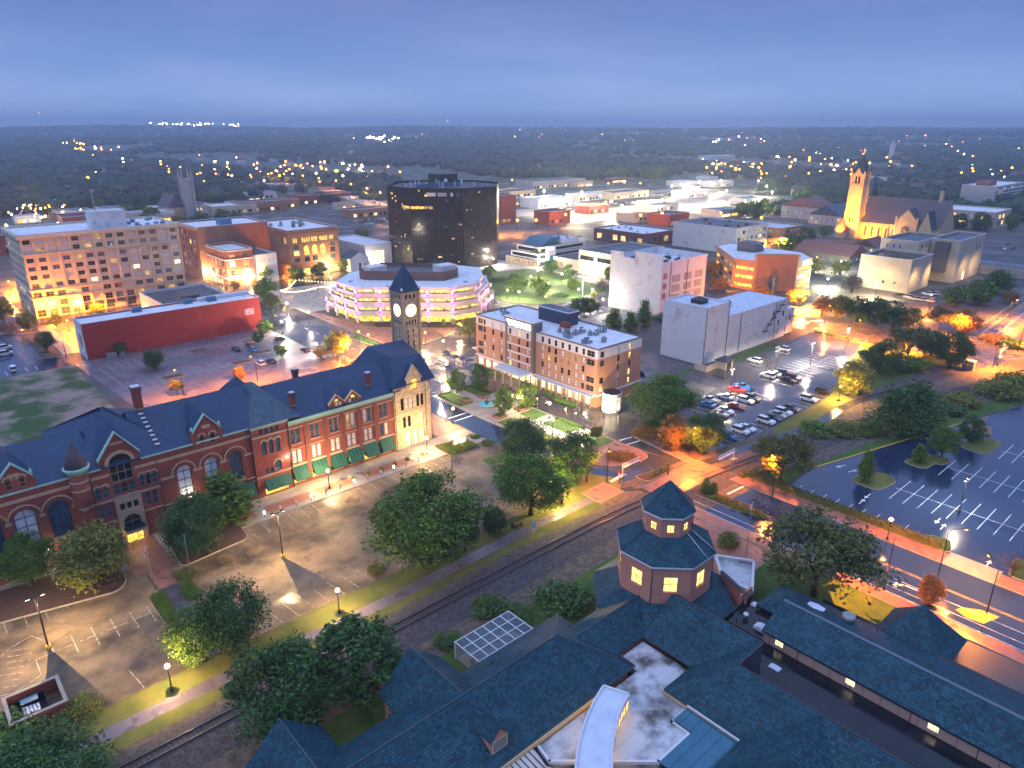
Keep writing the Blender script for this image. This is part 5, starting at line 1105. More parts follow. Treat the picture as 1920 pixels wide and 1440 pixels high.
# brown and red brick blocks on the far side of the street
b1 = block('warehouse', 'big brown brick warehouse with blank side and narrow windowed front', 123.5, 160.4, 371.5, 402, 26.7, 'brownb2', 'whiteroof', grid(1.2, 5, 5.6, 2.2, [5.5, 9.5, 13.5, 17.5, 21.5], 2.4), pick=night, frame=M['framet'])
m_ = MB(M['sandstone']); m_.box(122.9, 123.49, 371, 402, 25.2, 26.6); m_.build('cornice', b1); rbox(b1, 'roof_unit', 138, 144, 378, 384, 25.9, 29.0, 'blueunit')
b2 = block('corner_shop', 'narrow red brick corner shop with white cornice', 126.6, 140.2, 346.5, 371.3, 18, 'brickred', 'whiteroof', grid(1.4, 5, 4.7, 2.0, [5.4, 9.8], 2.8) + grid(1.6, 5, 4.7, 1.6, [14.2], 1.1) + grid(1.0, 5, 4.7, 3.2, [.4], 3), [(1.8, 4.6, 5.4, 8.0), (1.8, 4.6, 9.8, 12.4), (8.6, 11.4, 5.4, 8), (8.6, 11.4, 9.8, 12.4), (1.8, 4.6, 14.3, 15.6), (8.6, 11.4, 14.3, 15.6), (8.6, 10, .3, 3)], pick=chooser(4, [(M['glassd'], 3), (M['blind'], 2), (M['litd'], 1)]), frame=M['framew'], nx=2)
for z in (13.0, 17.2, 4.2): m_ = MB(M['trimwhite']); m_.box(126.2, 140.2, 346.1, 346.49, z, z + .45); m_.box(126.2, 126.59, 346.5, 371, z, z + .45); m_.build('cornice', b2)
b3 = block('white_shop', 'white painted brick shop between red corner shop and brown arcade block', 140.3, 152.5, 347, 372, 14, 'whitewall', 'greyroof', (), grid(1, 5, 2.2, 1.2, [10.2], 1.8), glass=M['blind'], frame=M['framew'])
w4 = [(2.2, 6, 17.6, 20.2, 1)]
sarch = [(8.0, 11, 10.8, 15.6, 1), (12.6, 15.6, 10.8, 15.6, 1), (17.2, 20.2, 10.8, 15.6, 1)]
b4s = sarch + [(c, c + 3, z, z + 2.6) for z in (7.4, ) for c in (8.0, 12.6, 17.2)] + [(2.4, 5.4, z, z + 2.4) for z in (7.4, 10.9, 14.2)] + [(23, 26, z, z + 2.4) for z in (7.4, 10.9, 14.2)] + [(x, x + .95, 17.4, 19.8, 1) for x in (2.4, 3.7, 7.2, 8.4, 9.6, 10.8, 12.6, 13.8, 15.0, 17.2, 18.4, 19.6, 20.8, 23, 24.3)] + [(1 + 5.5 * k, 5.2 + 5.5 * k, .4, 3.8) for k in range(5)]
b4 = block('arcade_block', 'brown brick arcade block with lit arched windows and heavy cornice', 160.6, 188.8, 349, 398, 24, 'brownb', 'whiteroof', [(40, 42, 17, 20), (44, 46, 17, 20)], b4s, pick=lambda o: M['lity'] if o[2] > 17 or (len(o) > 4) else (M['litw'] if o[2] < 1 else night(o)), frame=M['framet'], nx=2)
for z, dd in ((5.4, .6), (16.4, .4), (21.6, .7), (22.8, 1.1)): m_ = MB(M['brownb']); m_.box(160.6 - dd, 188.8 + dd, 349 - dd, 348.99, z, z + .7); m_.box(160.6 - dd, 160.59, 349, 366, z, z + .7); m_.build('cornice', b4)
units(b4, 165, 185, 356, 390, 23.2, 6, 6, 'greymetal'); 
for x in (172, 176): m_ = MB(M['greymetal']); m_.tube([(x, 366, 23.2), (x, 366, 25.8), (x, 364.5, 25.8)], 1.1, 10); m_.build('roof_fan', b4)
wb = block('white_hall', 'white modern hall with tall lit windows left of the black tower', 203, 220, 346, 388, 12.5, 'whitewall', 'whiteroof', [(36, 39, .5, 4), (30, 33, .5, 4)], [(5, 12, .4, 9.0), (1, 3.5, 1, 3.4)], glass=M['litc'], frame=M['frame'], nx=4, nz=4)
ch0 = thing('gabled_shop', 'small white gabled shop with blue roof beside the white hall', 'building', (197, 346, 0)); m_ = MB(M['whitewall']); m_.box(191, 202.9, 342, 352, 0, 7); m_.face([(191, 341.99, 7), (202.9, 341.99, 7), (197, 341.99, 10)]); m_.build('wall', ch0); m_ = MB(M['slate']); m_.face([(190.6, 341.6, 6.9), (197, 341.6, 10.2), (197, 352, 10.2), (190.6, 352, 6.9)]); m_.face([(197, 341.6, 10.2), (203.2, 341.6, 6.9), (203.2, 352, 6.9), (197, 352, 10.2)]); m_.build('roof', ch0); windows(ch0, (191, 342), (1, 0), [(5, 6.6, .4, 4.4, 1), (8.6, 9.6, 2, 4)], -.02, M['glassd'], M['framew'])
# black glass tower
bp = [(221, 349), (221, 327), (241, 306), (264, 306), (284, 327), (284, 349), (264, 370), (241, 370)]
bt = thing('glass_tower', 'dark black glass office tower with rooftop antennas', 'building', (252, 338, 0)); BT = 43.2
m_ = MB(M['blackglass']); m_.prism(bp, 0, BT, top=False); m_.build('curtain_wall', bt)
m_ = MB(M['metal']); ip = [(x + (.6 if x < 252 else -.6), y + (.6 if y < 338 else -.6)) for x, y in bp]; m_.prism(ip, BT - 1.5, BT - .9); m_.m(M['blueunit']); m_.build('roof', bt)
m_ = MB(M['blackline']); NV = 0
def along(p, q):
    L = math.hypot(q[0] - p[0], q[1] - p[1]); return L, ((q[0] - p[0]) / L, (q[1] - p[1]) / L)
for p, q in zip(bp[:3], bp[1:4]):
    L, Ud = along(p, q); Nn = (Ud[1], -Ud[0]); a = math.atan2(Ud[1], Ud[0])
    for k in range(34): z = 1.2 + k * 1.25; m_.obox((p[0] + Ud[0] * L / 2 + Nn[0] * .05, p[1] + Ud[1] * L / 2 + Nn[1] * .05), L / 2, .06, z, z + .10, a)
    n = int(L / 1.9)
    for k in range(n + 1): s_ = L * k / n; m_.obox((p[0] + Ud[0] * s_ + Nn[0] * .04, p[1] + Ud[1] * s_ + Nn[1] * .04), .05, .05, .5, BT, a)
tag(m_.build('mullions', bt), kind='stuff')
def bpane(face, s0, s1, z0, z1, mt, nm='window'):
    p, q = bp[face], bp[face + 1]; L, Ud = along(p, q); Nn = (Ud[1], -Ud[0]); e = .025
    P = lambda s_, z: (p[0] + Ud[0] * s_ + Nn[0] * e, p[1] + Ud[1] * s_ + Nn[1] * e, z)
    m_ = MB(M[mt]); m_.face([P(s0, z0), P(s1, z0), P(s1, z1), P(s0, z1)]); m_.build(nm, bt)
for k in range(8): bpane(0 if k < 3 else 1, (14 + k * 2.5) if k < 3 else (.4 + (k - 3) * 2.4), (16.2 + k * 2.5) if k < 3 else (2.5 + (k - 3) * 2.4), 32.3, 33.8, 'lity' if 0 < k < 6 else 'litd')
r = random.Random(9)
for k in range(46):
    f = r.choice((0, 1, 1, 2)); L, _ = along(bp[f], bp[f + 1]); s_ = r.uniform(.5, L - 2); z = 1.3 + 1.25 * r.randint(0, 32); bpane(f, s_, s_ + r.choice((.5, .9, 1.7)), z + .12, z + .9, r.choice(('litd', 'litd', 'litw', 'glassb')))
for k, (s0, s1, mt) in enumerate(((9, 14, 'blind'), (15, 20, 'greywall'), (22, 23.5, 'blind'), (25, 27, 'glassb'))): bpane(1 if s0 < 28 else 2, s0, s1, 39.0, 40.8, mt)
for i, z0 in enumerate((3, 6)): bpane(1, 16 + 4 * i, 19 + 4 * i, 2, 3.2, 'litd')
rbox(bt, 'blue_band', 230, 262, 333.5, 334.5, BT - .9, BT + .9, 'blueunit'); rbox(bt, 'penthouse', 250, 262, 338, 350, BT - 1, BT + 5.2, 'metal')
r = random.Random(3)
for k in range(16):
    x, y = r.uniform(228, 268), r.uniform(322, 345); m_ = MB(M['trimwhite']); m_.box(x - .25, x + .25, y - .2, y + .2, BT - .9, BT + r.uniform(.8, 3)); m_.build('antenna', bt)
m_ = MB(M['trimwhite']); m_.ball((252, 336, BT + 1.8), 1.1, 10, 6); m_.build('dish', bt)
# terraced city hall with magenta lit columns
chh = thing('civic_centre', 'terraced white civic centre with lit window bands and magenta columns', 'building', (165, 250, 0))
def tier(w, e):   # outline: w pushes the ends outwards, e the front
    return [(139 - e, 262 + w), (139 - e, 246.6), (166.6, 220.5 - e), (178 + .3 * w, 219.6 - e), (191 + w, 230.4 - e + .45 * w), (202 + .7 * w, 246), (194, 268), (170, 280), (152 - .4 * w, 274 + .5 * w)]
def bandface(mb, pts, z0, z1, n=5):
    for i in range(n):
        p, q = pts[i], pts[i + 1]; mb.face([(p[0], p[1], z0), (q[0], q[1], z0), (q[0], q[1], z1), (p[0], p[1], z1)])
# ground floor recessed glazing
g0 = tier(7, -2.2); m_ = MB(M['lity']); bandface(m_, g0, .3, 3.0); m_.build('ground_glazing', chh)
m_ = MB(M['framew'])
for i in range(5):
    L, Ud = along(g0[i], g0[i + 1])
    for k in range(int(L / 2.2) + 1): m_.obox((g0[i][0] + Ud[0] * 2.2 * k, g0[i][1] + Ud[1] * 2.2 * k), .06, .06, .3, 3.0, 0)
tag(m_.build('mullions', chh), kind='stuff')
COLS = []; WHT = mat('city_hall_white', (.44, .40, .41), .7, (.48, .44, .45), .3)
for li, (w, z0, z1, z2) in enumerate([(9, 2.9, 4.9, 6.5), (5, 6.5, 8.5, 10.1), (0, 10.1, 12.0, 13.5)]):
    o = tier(w, 0); ii = tier(w - 1.0, -1.0)
    # slab (spandrel)
    m_ = MB(WHT); m_.prism(o, z0, z1, top=True, bottom=True); m_.build('spandrel', chh)
    m_ = MB(M['litband']); bandface(m_, ii, z1, z2, 5); gl = m_.build('window_band', chh)
    m_ = MB(M['frame'])
    for i in range(5):
        L, Ud = along(ii[i], ii[i + 1]); n = max(1, int(L / 2.0))
        for k in range(n + 1): m_.obox((ii[i][0] + Ud[0] * L * k / n, ii[i][1] + Ud[1] * L * k / n), .05, .09, z1, z2, 0)
        m_.obox(((ii[i][0] + ii[i + 1][0]) / 2 + Ud[1] * .05, (ii[i][1] + ii[i + 1][1]) / 2 - Ud[0] * .05), L / 2, .05, z1, z1 + .3, math.atan2(Ud[1], Ud[0]))
    tag(m_.build('mullions', gl), kind='stuff')
    for i in range(5):
        L, Ud = along(o[i], o[i + 1]); n = max(1, round(L / 9.5))
        for k in range(n + (1 if i == 4 else 0)):
            c = (o[i][0] + Ud[0] * L * k / n, o[i][1] + Ud[1] * L * k / n); mm = MB(M['magenta']); mm.obox(c, .42, .42, 0 if li == 0 else z1 - .02, z0 if li == 0 else z2 + .02, math.atan2(Ud[1], Ud[0])); mm.build('column', chh); COLS.append((c, (Ud[1], -Ud[0]), z1, z2))
            if li == 0: mm = MB(M['magenta']); mm.obox(c, .42, .42, z1 - .01, z2 + .02, math.atan2(Ud[1], Ud[0])); mm.build('column', chh)
o = tier(0, 0); m_ = MB(WHT); m_.prism(o, 13.5, 14.6, top=False); m_.m(M['whiteroof']); m_.sheet(o, 14.4); m_.build('roof', chh)
o = tier(5, 0); m_ = MB(WHT); m_.prism(o, 10.1, 10.5, top=False); m_.m(M['whiteroof']); m_.sheet(o, 10.3); m_.build('terrace', chh)
mp_ = [(149, 260), (149.5, 256.5), (172.5, 233), (182, 236), (186, 246), (165, 268)]
m_ = MB(mat('brown_screen', (.16, .085, .075), .8)); m_.prism(mp_, 14.4, 18.2, top=False); m_.m(M['greyroof']); m_.sheet(mp_, 16.6); m_.build('plant_screen', chh)
rbox(chh, 'plant_room', 152, 160, 256, 262, 16.6, 19.2, 'whitewall'); rbox(chh, 'plant_room', 174, 182, 237, 243, 16.6, 19.6, 'whitewall')
for x, y in ((143.5, 258), (178, 226), (150, 240)): m_ = MB(M['metal']); m_.rings([(1.0, 14.41), (1.0, 14.5)], 12, c=(x, y)); m_.build('roof_hatch', chh)
m_ = MB(M['soil']); m_.prism([(141, 236), (148, 229.5), (152, 232), (143, 241)], .13, .8); m_.prism([(156, 222.5), (164, 215.6), (168, 217.5), (158, 226)], .13, .8); m_.build('planter', chh)
# hotel
hx0, hx1, hy0, hy1, hh = 141, 160, 121.6, 174, 17.0
zr = [4.3 + 2.52 * k for k in range(5)]
wcols = []; Lw = hy1 - hy0
W_ = lambda y: hy1 - y
for k, y in enumerate((170.2, 166.0, 162.0)): wcols.append(W_(y))
for k in range(7): wcols.append(W_(143.6 - 2.7 * k))
west = [(s_, s_ + 1.0, z, z + 1.75) for s_ in wcols for z in zr]
west += [(Lw - 4.2, Lw - 1.2, z, z + 1.7) for z in (zr[0], zr[1], zr[3], zr[4])] + [(1.0, 3.4, z, z + 1.7) for z in (zr[0], zr[1], zr[3], zr[4])]
wg = [(1.0 + 3.6 * k, 3.4 + 3.6 * k, .4, 3.0) for k in range(14)]
south = [(s_, s_ + 1.0, z, z + 1.75) for s_ in (8.2, 13.2) for z in zr] + [(1.0, 2.6, z, z + 1.7) for z in (zr[0], zr[1], zr[3], zr[4])] + [(8, 10, .5, 3)]
hot = thing('hotel', 'six storey tan brick hotel with white top floor and lit sign', 'hotel', (150, 148, 0))
HZ = 14.1
for (z0, z1, mt) in ((3.6, HZ, 'hotelbrick'), (HZ, hh, 'whitewall'), (0, 3.6, 'hotelbrick')):
    m_ = MB(M[mt]); sel = lambda L: [o for o in L if z0 - .01 <= o[2] and o[3] <= z1 + .01]
    wall(m_, (hx0, hy1), (0, -1), Lw, z0, z1, sel(west) + (wg if z0 == 0 else []), .2); wall(m_, (hx0, hy0), (1, 0), hx1 - hx0, z0, z1, sel(south), .2); wall(m_, (hx1, hy0), (0, 1), Lw, z0, z1); wall(m_, (hx1, hy1), (-1, 0), hx1 - hx0, z0, z1); m_.build('wall', hot)
hp_ = chooser(6, [(M['glassd'], 5), (M['blind'], 3), (M['litw'], .7), (M['litd'], 1)])
windows(hot, (hx0, hy1), (0, -1), [o for o in west if o[1] - o[0] < 1.1], .14, None, M['frame'], 1, 2, .08, pick=hp_, split=True); windows(hot, (hx0, hy1), (0, -1), [o for o in west if o[1] - o[0] > 1.1], .3, M['glassd'], M['framet'], 2, 2, .08, split=True)
windows(hot, (hx0, hy0), (1, 0), south, .14, None, M['frame'], 1, 2, .08, pick=chooser(2, [(M['glassd'], 2), (M['litw'], 1), (M['blind'], 1)]), split=True); windows(hot, (hx0, hy1), (0, -1), wg, .18, M['litc'], M['framew'], 2, 1, .08, split=True)
m_ = MB(M['trimwhite']); m_.box(hx0 - .4, hx1 + .1, hy0 - .4, hy0 - .01, 3.45, 3.85); m_.box(hx0 - .4, hx0 - .01, hy0, hy1 + .3, 3.45, 3.85); m_.build('string_course', hot)
for k in range(13): y = hy0 + .8 + 2.2 * k; m_ = MB(M['framet']); m_.box(hx0 - 1.7, hx0 - 1.3, y - .2, y + .2, .1, 3.44); m_.build('arcade_pier', hot)
m_ = MB(M['trimwhite']); m_.box(hx0 - 1.9, hx0 - .42, hy0, 146, 3.45, 3.7); m_.build('arcade_roof', hot)
m_ = MB(M['whiteroof']); m_.sheet(rect(hx0 + .2, hx1 - .2, hy0 + .2, hy1 - .2), hh - .25); m_.build('roof', hot)
m_ = MB(M['hotelgrey']); m_.box(hx0 - .12, hx1 + .1, hy0 - .12, hy0 + .2, hh - .2, hh + .15); m_.box(hx0 - .12, hx0 + .2, hy0 + .21, hy1 - .1, hh - .2, hh + .15); m_.box(hx1 - .2, hx1 + .1, hy0 + .21, hy1, hh - .2, hh + .15); m_.box(hx0, hx1, hy1 - .1, hy1 + .2, hh - .2, hh + .14); m_.build('parapet', hot)
# projecting bay with sign
m_ = MB(M['hotelgrey']); tw_ops = [(s_, s_ + 1.0, z, z + 1.75) for s_ in (1.6, 5.6, 9.4) for z in zr]
wall(m_, (139.8, 158.4), (0, -1), 12.4, 3.9, 19.6, [(.9, 11.5, 4.2, 16.9)], .15); m_.face([(139.8, 146, 3.9), (143.6, 146, 3.9), (143.6, 146, 19.6), (139.8, 146, 19.6)]); m_.face([(143.6, 158.4, 3.9), (139.8, 158.4, 3.9), (139.8, 158.4, 19.6), (143.6, 158.4, 19.6)]); m_.face([(143.6, 146, 17), (143.6, 158.4, 17), (143.6, 158.4, 19.6), (143.6, 146, 19.6)]); m_.m(M['greyroof']); m_.sheet(rect(139.9, 143.5, 146.1, 158.3), 19.3); bay = m_.build('entrance_bay', hot)
m_ = MB(M['hotelbrick']); wall(m_, (139.95, 157.5), (0, -1), 10.6, 4.2, 14.1, [(s_ - .9, s_ + .1, z, z + 1.75) for s_ in (1.6, 5.6, 9.4) for z in zr[:4]], .15); m_.m(M['whitewall']); wall(m_, (139.95, 157.5), (0, -1), 10.6, 14.1, 16.9, [(s_ - .9, s_ + .1, zr[4], zr[4] + 1.75) for s_ in (1.6, 5.6, 9.4)], .15); m_.build('bay_wall', bay)
windows(bay, (139.95, 157.5), (0, -1), [(s_ - .9, s_ + .1, z, z + 1.75) for s_ in (1.6, 5.6, 9.4) for z in zr], .12, None, M['frame'], 1, 2, .08, pick=hp_)
for z in zr[1:4]: m_ = MB(M['trimwhite']); m_.box(139.7, 139.94, 146.95, 157.45, z - .5, z - .12); m_.build('bay_band', bay)
m_ = MB(M['trimwhite']); m_.box(139.6, 143.8, 145.8, 158.6, 19.62, 19.9); m_.build('bay_cap', bay)
def glow_sign(parent, O, U, L, z, rows, h, seed, out=.1):
    """an over-bright lit sign: rows of separate glowing letter-sized blocks"""
    r = random.Random(seed); U = Vector((U[0], U[1], 0)); Nn = Vector((U.y, -U.x, 0)); m_ = MB(M['signlit'])
    for k in range(rows):
        x = r.uniform(0, .15) * L * k; hz = h / rows * .82; z0 = z + h - (k + 1) * h / rows
        while x < L - .3:
            w = min(r.uniform(.5, .95), L - x); c = Vector((O[0], O[1], 0)) + U * (x + w / 2) + Nn * out
            m_.obox((c.x, c.y), w / 2 - .05, .05, z0 + r.uniform(0, .12) * h, z0 + hz, math.atan2(U.y, U.x)); x += w + r.choice((0, 0, .12))
    m_.build('lit_sign', parent)
glow_sign(bay, (139.8, 157.6), (0, -1), 10.6, 17.2, 2, 1.9, 3)
m_ = MB(M['navy']); m_.box(152.6, 157, 144, 157, 16.75, 20.8); m_.m(M['trimwhite']); m_.box(152.4, 157.2, 143.8, 157.2, 20.803, 21.1); m_.m(M['greyroof']); m_.box(152.7, 156.9, 144.1, 156.9, 21.1, 21.13); m_.build('lift_overrun', hot)
rbox(hot, 'roof_hut', 150.5, 152.4, 142.5, 145.5, 16.75, 18.4, 'brickred')
units(hot, 143, 157, 124, 142, 16.75, 16, 8); units(hot, 144, 150, 160, 172, 16.75, 4, 2)
m_ = MB(M['trimwhite']); m_.box(134.6, 139.6, 146, 158.2, 4.1, 4.6); cn = m_.build('entrance_canopy', hot)
for y in (146.6, 150.3, 154, 157.7): m_ = MB(M['framet']); m_.box(134.8, 135.2, y - .2, y + .2, 0, 4.09); m_.build('canopy_post', cn)
m_ = MB(M['litc']); m_.face([(140.9, 158, .2), (140.9, 146, .2), (140.9, 146, 3.3), (140.9, 158, 3.3)]); m_.build('lobby_glazing', hot)
# corner rotunda, blue awning, patio
rt = MB(M['whitewall']); rt.rings([(2.6, 0), (2.6, .9)], 16, c=(142.6, 117.4)); rt.rings([(2.6, 4.6), (2.65, 5.6)], 16, c=(142.6, 117.4)); rt.m(M['blackroof']); rt.rings([(2.5, 5.6), (2.4, 5.75)], 16, c=(142.6, 117.4)); ro = rt.build('rotunda', hot)
m_ = MB(M['litc']); m_.rings([(2.5, .5), (2.5, 4.6)], 16, c=(142.6, 117.4), cap=False); m_.build('rotunda_glazing', ro)
for k in range(10): a = 2 * math.pi * k / 10; m_ = MB(M['whitewall']); m_.obox((142.6 + 2.55 * math.cos(a), 117.4 + 2.55 * math.sin(a)), .16, .2, .5, 4.6, a); m_.build('rotunda_pier', ro)
m_ = MB(M['blueunit'])
for k in range(6):
    a0, a1 = math.pi / 2 * k / 6, math.pi / 2 * (k + 1) / 6; m_.face([(160.1 + 5 * math.sin(a0), 123.4, 2.6 + 3.4 * math.cos(a0)), (160.1 + 5 * math.sin(a1), 123.4, 2.6 + 3.4 * math.cos(a1)), (160.1 + 5 * math.sin(a1), 127, 2.6 + 3.4 * math.cos(a1)), (160.1 + 5 * math.sin(a0), 127, 2.6 + 3.4 * math.cos(a0))])
m_.build('side_awning', hot)
pw_ = rbox(hot, 'patio_roof', 144, 152, 174.3, 180, 3.5, 3.9, 'whiteroof')
# white warehouses
w0 = block('white_warehouse', 'tall worn white brick warehouse beside the park with hollow roof', 235, 267, 171, 198, 22.4, 'whitebrick', 'bluewhite', [(3.5, 5.2, 16, 19), (9.5, 11.4, 11.2, 14), (9.3, 11.2, 7, 9.5), (2.6, 6.4, 6.6, 9)], [(6, 8, z, z + 1.2) for z in (8, 12, 16)] + [(12, 14.4, z, z + 1.1) for z in (8, 12, 16)] + [(20, 22, z, z + 1.1) for z in (4, 8, 12)], glass=M['blind'], frame=M['framew'], parapet=2.6, d=.12)
for (y0, y1, z1) in ((191, 198, 24.4), (171.2, 185, 25.6)): m_ = MB(M['whitebrick']); m_.box(235, 235.6, y0, y1, 22.58, z1); m_.build('raised_parapet', w0)
for z in (7.5, 11.6, 15.6): m_ = MB(mat('bricked_window', (.42, .16, .11), .9)); m_.box(236.2, 238.6, 170.93, 170.99, z, z + 2.4); m_.build('bricked_window', w0)
for x in (241, 252.5, 266.5): m_ = MB(M['metal']); m_.tube([(x, 170.8, 22), (x, 170.8, 1)], .1, 5); m_.build('downpipe', w0)
for k in range(3):
    for z in (5.5, 9.5, 13.5): m_ = MB(M['greywall']); m_.box(242.5 + 8 * k, 248 + 8 * k, 170.92, 170.985, z, z + 3); m_.build('wall_panel', w0)
units(w0, 238, 262, 175, 194, 19.9, 14, 5, 'metal')
w1 = block('white_storehouse', 'white brick storehouse with blank end wall behind the parked cars', 195, 208.4, 123.4, 140.2, 19.2, 'whitebrick', 'bluewhite', parapet=.5)
m_ = MB(M['metal']); m_.box(200, 204, 129, 133, 18.7, 19.9); m_.face([(199.6, 128.6, 19.9), (204.4, 128.6, 19.9), (202, 131, 21)]); m_.face([(204.4, 128.6, 19.9), (204.4, 133.4, 19.9), (202, 131, 21)]); m_.face([(204.4, 133.4, 19.9), (199.6, 133.4, 19.9), (202, 131, 21)]); m_.face([(199.6, 133.4, 19.9), (199.6, 128.6, 19.9), (202, 131, 21)]); m_.build('roof_cupola', w1)
m_ = MB(M['whitebrick']); wall(m_, (208.45, 123.4), (1, 0), 40, 0, 14.4, [(34, 35.2, 5, 7), (37, 38.2, 8, 10), (30, 31, 9, 11)], .15); wall(m_, (248.45, 123.4), (0, 1), 16.8, 0, 14.4); wall(m_, (248.45, 140.2), (-1, 0), 40, 0, 14.4); m_.build('wall', w1)
m_ = MB(M['bluewhite']); m_.sheet(rect(208.6, 248.3, 123.6, 140), 14.2); m_.build('roof', w1)
m_ = MB(M['whitebrick']); wall(m_, (248.5, 124.4), (1, 0), 8, 0, 9.5, [(1.4, 2.6, 5, 7), (4.4, 5.6, 5, 7), (1.4, 2.6, 1, 3)], .15); wall(m_, (256.5, 124.4), (0, 1), 14, 0, 9.5); m_.m(M['bluewhite']); m_.sheet(rect(248.5, 256.5, 124.4, 138.4), 9.4); m_.build('annex', w1)
windows(w1, (208.45, 123.4), (1, 0), [(34, 35.2, 5, 7), (37, 38.2, 8, 10), (30, 31, 9, 11)], .12, M['glassd'], M['frame']); windows(w1, (248.5, 124.4), (1, 0), [(1.4, 2.6, 5, 7), (4.4, 5.6, 5, 7), (1.4, 2.6, 1, 3)], .12, M['glassd'], M['frame'])
for x, z in ((195.3, 19), (208.3, 18.6), (216.5, 14), (240, 14)): m_ = MB(M['metal']); m_.tube([(x, 123.2, z), (x, 123.2, .5)], .09, 5); m_.build('downpipe', w1)
m_ = MB(M['metal'])     # fire escape
for k in range(5): x = 232 + k * 2.6; z = 4.6 + k * 2.0; m_.box(x - .2, x + 2.8, 122.4, 123.3, z, z + .1); m_.tube([(x, 122.5, z), (x + 2.6, 122.5, z + 2)], .07, 4); m_.tube([(x, 122.4, z + .9), (x + 2.6, 122.4, z + 2.9)], .05, 4)
m_.build('fire_escape', w1)
for k in range(9): x = 211 + k * 3.9; m_ = MB(M['framet']); m_.box(x, x + rnd.uniform(1.4, 3.2), 123.28, 123.37, 4 + (k % 3) * 3, 4.1 + (k % 3) * 3); m_.build('ledge', w1)
m_ = MB(M['metal']); m_.rings([(.8, 14.2), (.8, 15.4), (1.1, 15.5), (.3, 16.2)], 10, c=(222, 132)); m_.build('roof_vent', w1)
ent = thing('bin_store', 'small tan brick bin store with hipped roof beside the white storehouse', 'shed', (194, 118, 0)); m_ = MB(M['beige2']); m_.box(196.4, 200.4, 115.4, 119, 0, 2.9); m_.box(190.2, 196.3, 118.4, 118.8, 0, 2.0); m_.box(190.2, 190.6, 118.9, 123, 0, 2.0); m_.build('wall', ent); m_ = MB(M['purpleroof']); hip(m_, 195.9, 200.9, 114.9, 119.5, 2.95, 4.3, 'x'); m_.build('roof', ent); m_ = MB(M['metal']); m_.box(197, 199.6, 115.3, 115.39, .1, 2.4); m_.build('door', ent)
# orange-brown office with chamfered corners
op = [(337, 211), (310, 184), (310, 171.5), (323, 158.5), (338, 158.5), (351, 171), (351, 211)]
ob = thing('brown_office', 'orange brown brick office with chamfered corners and ribbon windows', 'building', (330, 185, 0))
OHT = 14.2; m_ = MB(M['orangeb']); OW = []
for i, (p, q) in enumerate(zip(op, op[1:] + op[:1])):
    L, Ud = along(p, q); n = max(1, int(L / 9)); ops = [(L * k / n + 1.2, L * (k + 1) / n - 1.2, z, z + 1.7) for k in range(n) for z in (1.2, 5.2, 9.2)] if i in (0, 1, 3) else []
    wall(m_, p, Ud, L, 0, OHT, ops, .5); OW.append((p, Ud, ops))
m_.build('wall', ob)
for p, Ud, ops in OW: windows(ob, p, Ud, ops, .4, None, M['frame'], 3, 1, .08, pick=chooser(int(p[0] + p[1]), [(M['glassd'], 2), (M['lity'], 2), (M['litd'], 1)]))
m_ = MB(M['whiteroof']); m_.sheet(op, OHT - .3); m_.build('roof', ob); m_ = MB(M['orangeb']); m_.prism([(310, 173), (309.6, 171.3), (322.8, 158.1), (325, 158.2), (325, 162), (314, 173)], .1, 17.2); st_ = m_.build('stair_block', ob)
glow_sign(ob, (329, 158.5), (1, 0), 5.6, 11.4, 2, 2.4, 5)
rbox(ob, 'penthouse', 332, 341, 186, 196, 13.9, 18.4, 'hotelgrey'); m_ = MB(M['navy']); m_.box(304.6, 307, 160, 162, 0, 9); m_.build('entrance_pylon', ob)
# long white side-walled block and neighbours
wl_ = block('plastered_block', 'long block with streaked white plaster side wall and brick fronts', 395, 433, 235, 281, 15.5, 'whitebrick2', 'greyroof', (), [(3 + 5 * k, 5.5 + 5 * k, z, z + 2) for k in range(7) for z in (3, 7.5, 11.5)], pick=night, frame=M['framet']); units(wl_, 398, 430, 240, 278, 14.7, 8, 3, 'brickred')
block('lit_corner_building', 'orange lit brick corner building with blue hipped roof', 434, 462, 226, 262, 13, 'orangeb', 'bluewhite', grid(3, 5, 6, 2.5, [2, 6, 9.6], 2), grid(2, 5, 5, 2.5, [2, 6, 9.6], 2), pick=night)
lib = thing('library', 'modern white library with stepped terraces and blue sawtooth roof', 'building', (295, 295, 0))
for i, (x0, x1, y0, y1, z0, z1, mt) in enumerate(((275, 320, 284, 311, 0, 3.6, 'greywall'), (277.5, 320, 286, 309, 3.6, 6.8, 'whitewall'), (280, 318, 288, 307, 6.8, 10, 'whitewall'))):
    m_ = MB(M[mt]); wall(m_, (x0, y1), (0, -1), y1 - y0, z0, z1, [(1, y1 - y0 - 1, z0 + .5, z1 - .9)], .3); wall(m_, (x0, y0), (1, 0), x1 - x0, z0, z1, [(1, x1 - x0 - 2, z0 + .6, z1 - .9)], .3); m_.m(M['greyroof']); m_.sheet(rect(x0, x1, y0, y1), z1 - .01); m_.build('storey', lib)
    windows(lib, (x0, y1), (0, -1), [(1, y1 - y0 - 1, z0 + .5, z1 - .9)], .25, M['litd'] if i == 0 else M['glassd'], M['frame'], 12, 1, .06); windows(lib, (x0, y0), (1, 0), [(1, x1 - x0 - 2, z0 + .6, z1 - .9)], .25, M['glassd'], M['frame'], 14, 1, .06)
m_ = MB(M['metalroof']); m_.face([(284, 290, 10), (296, 290, 10), (299, 290, 14), (290, 290, 14)]); m_.face([(284, 306, 10), (284, 290, 10), (290, 290, 14), (290, 306, 14)]); m_.face([(290, 290, 14), (299, 290, 14), (299, 306, 14), (290, 306, 14)]); m_.m(M['bluewhite']); m_.box(299, 312, 289, 305, 10, 12.4); m_.build('sawtooth_roof', lib)
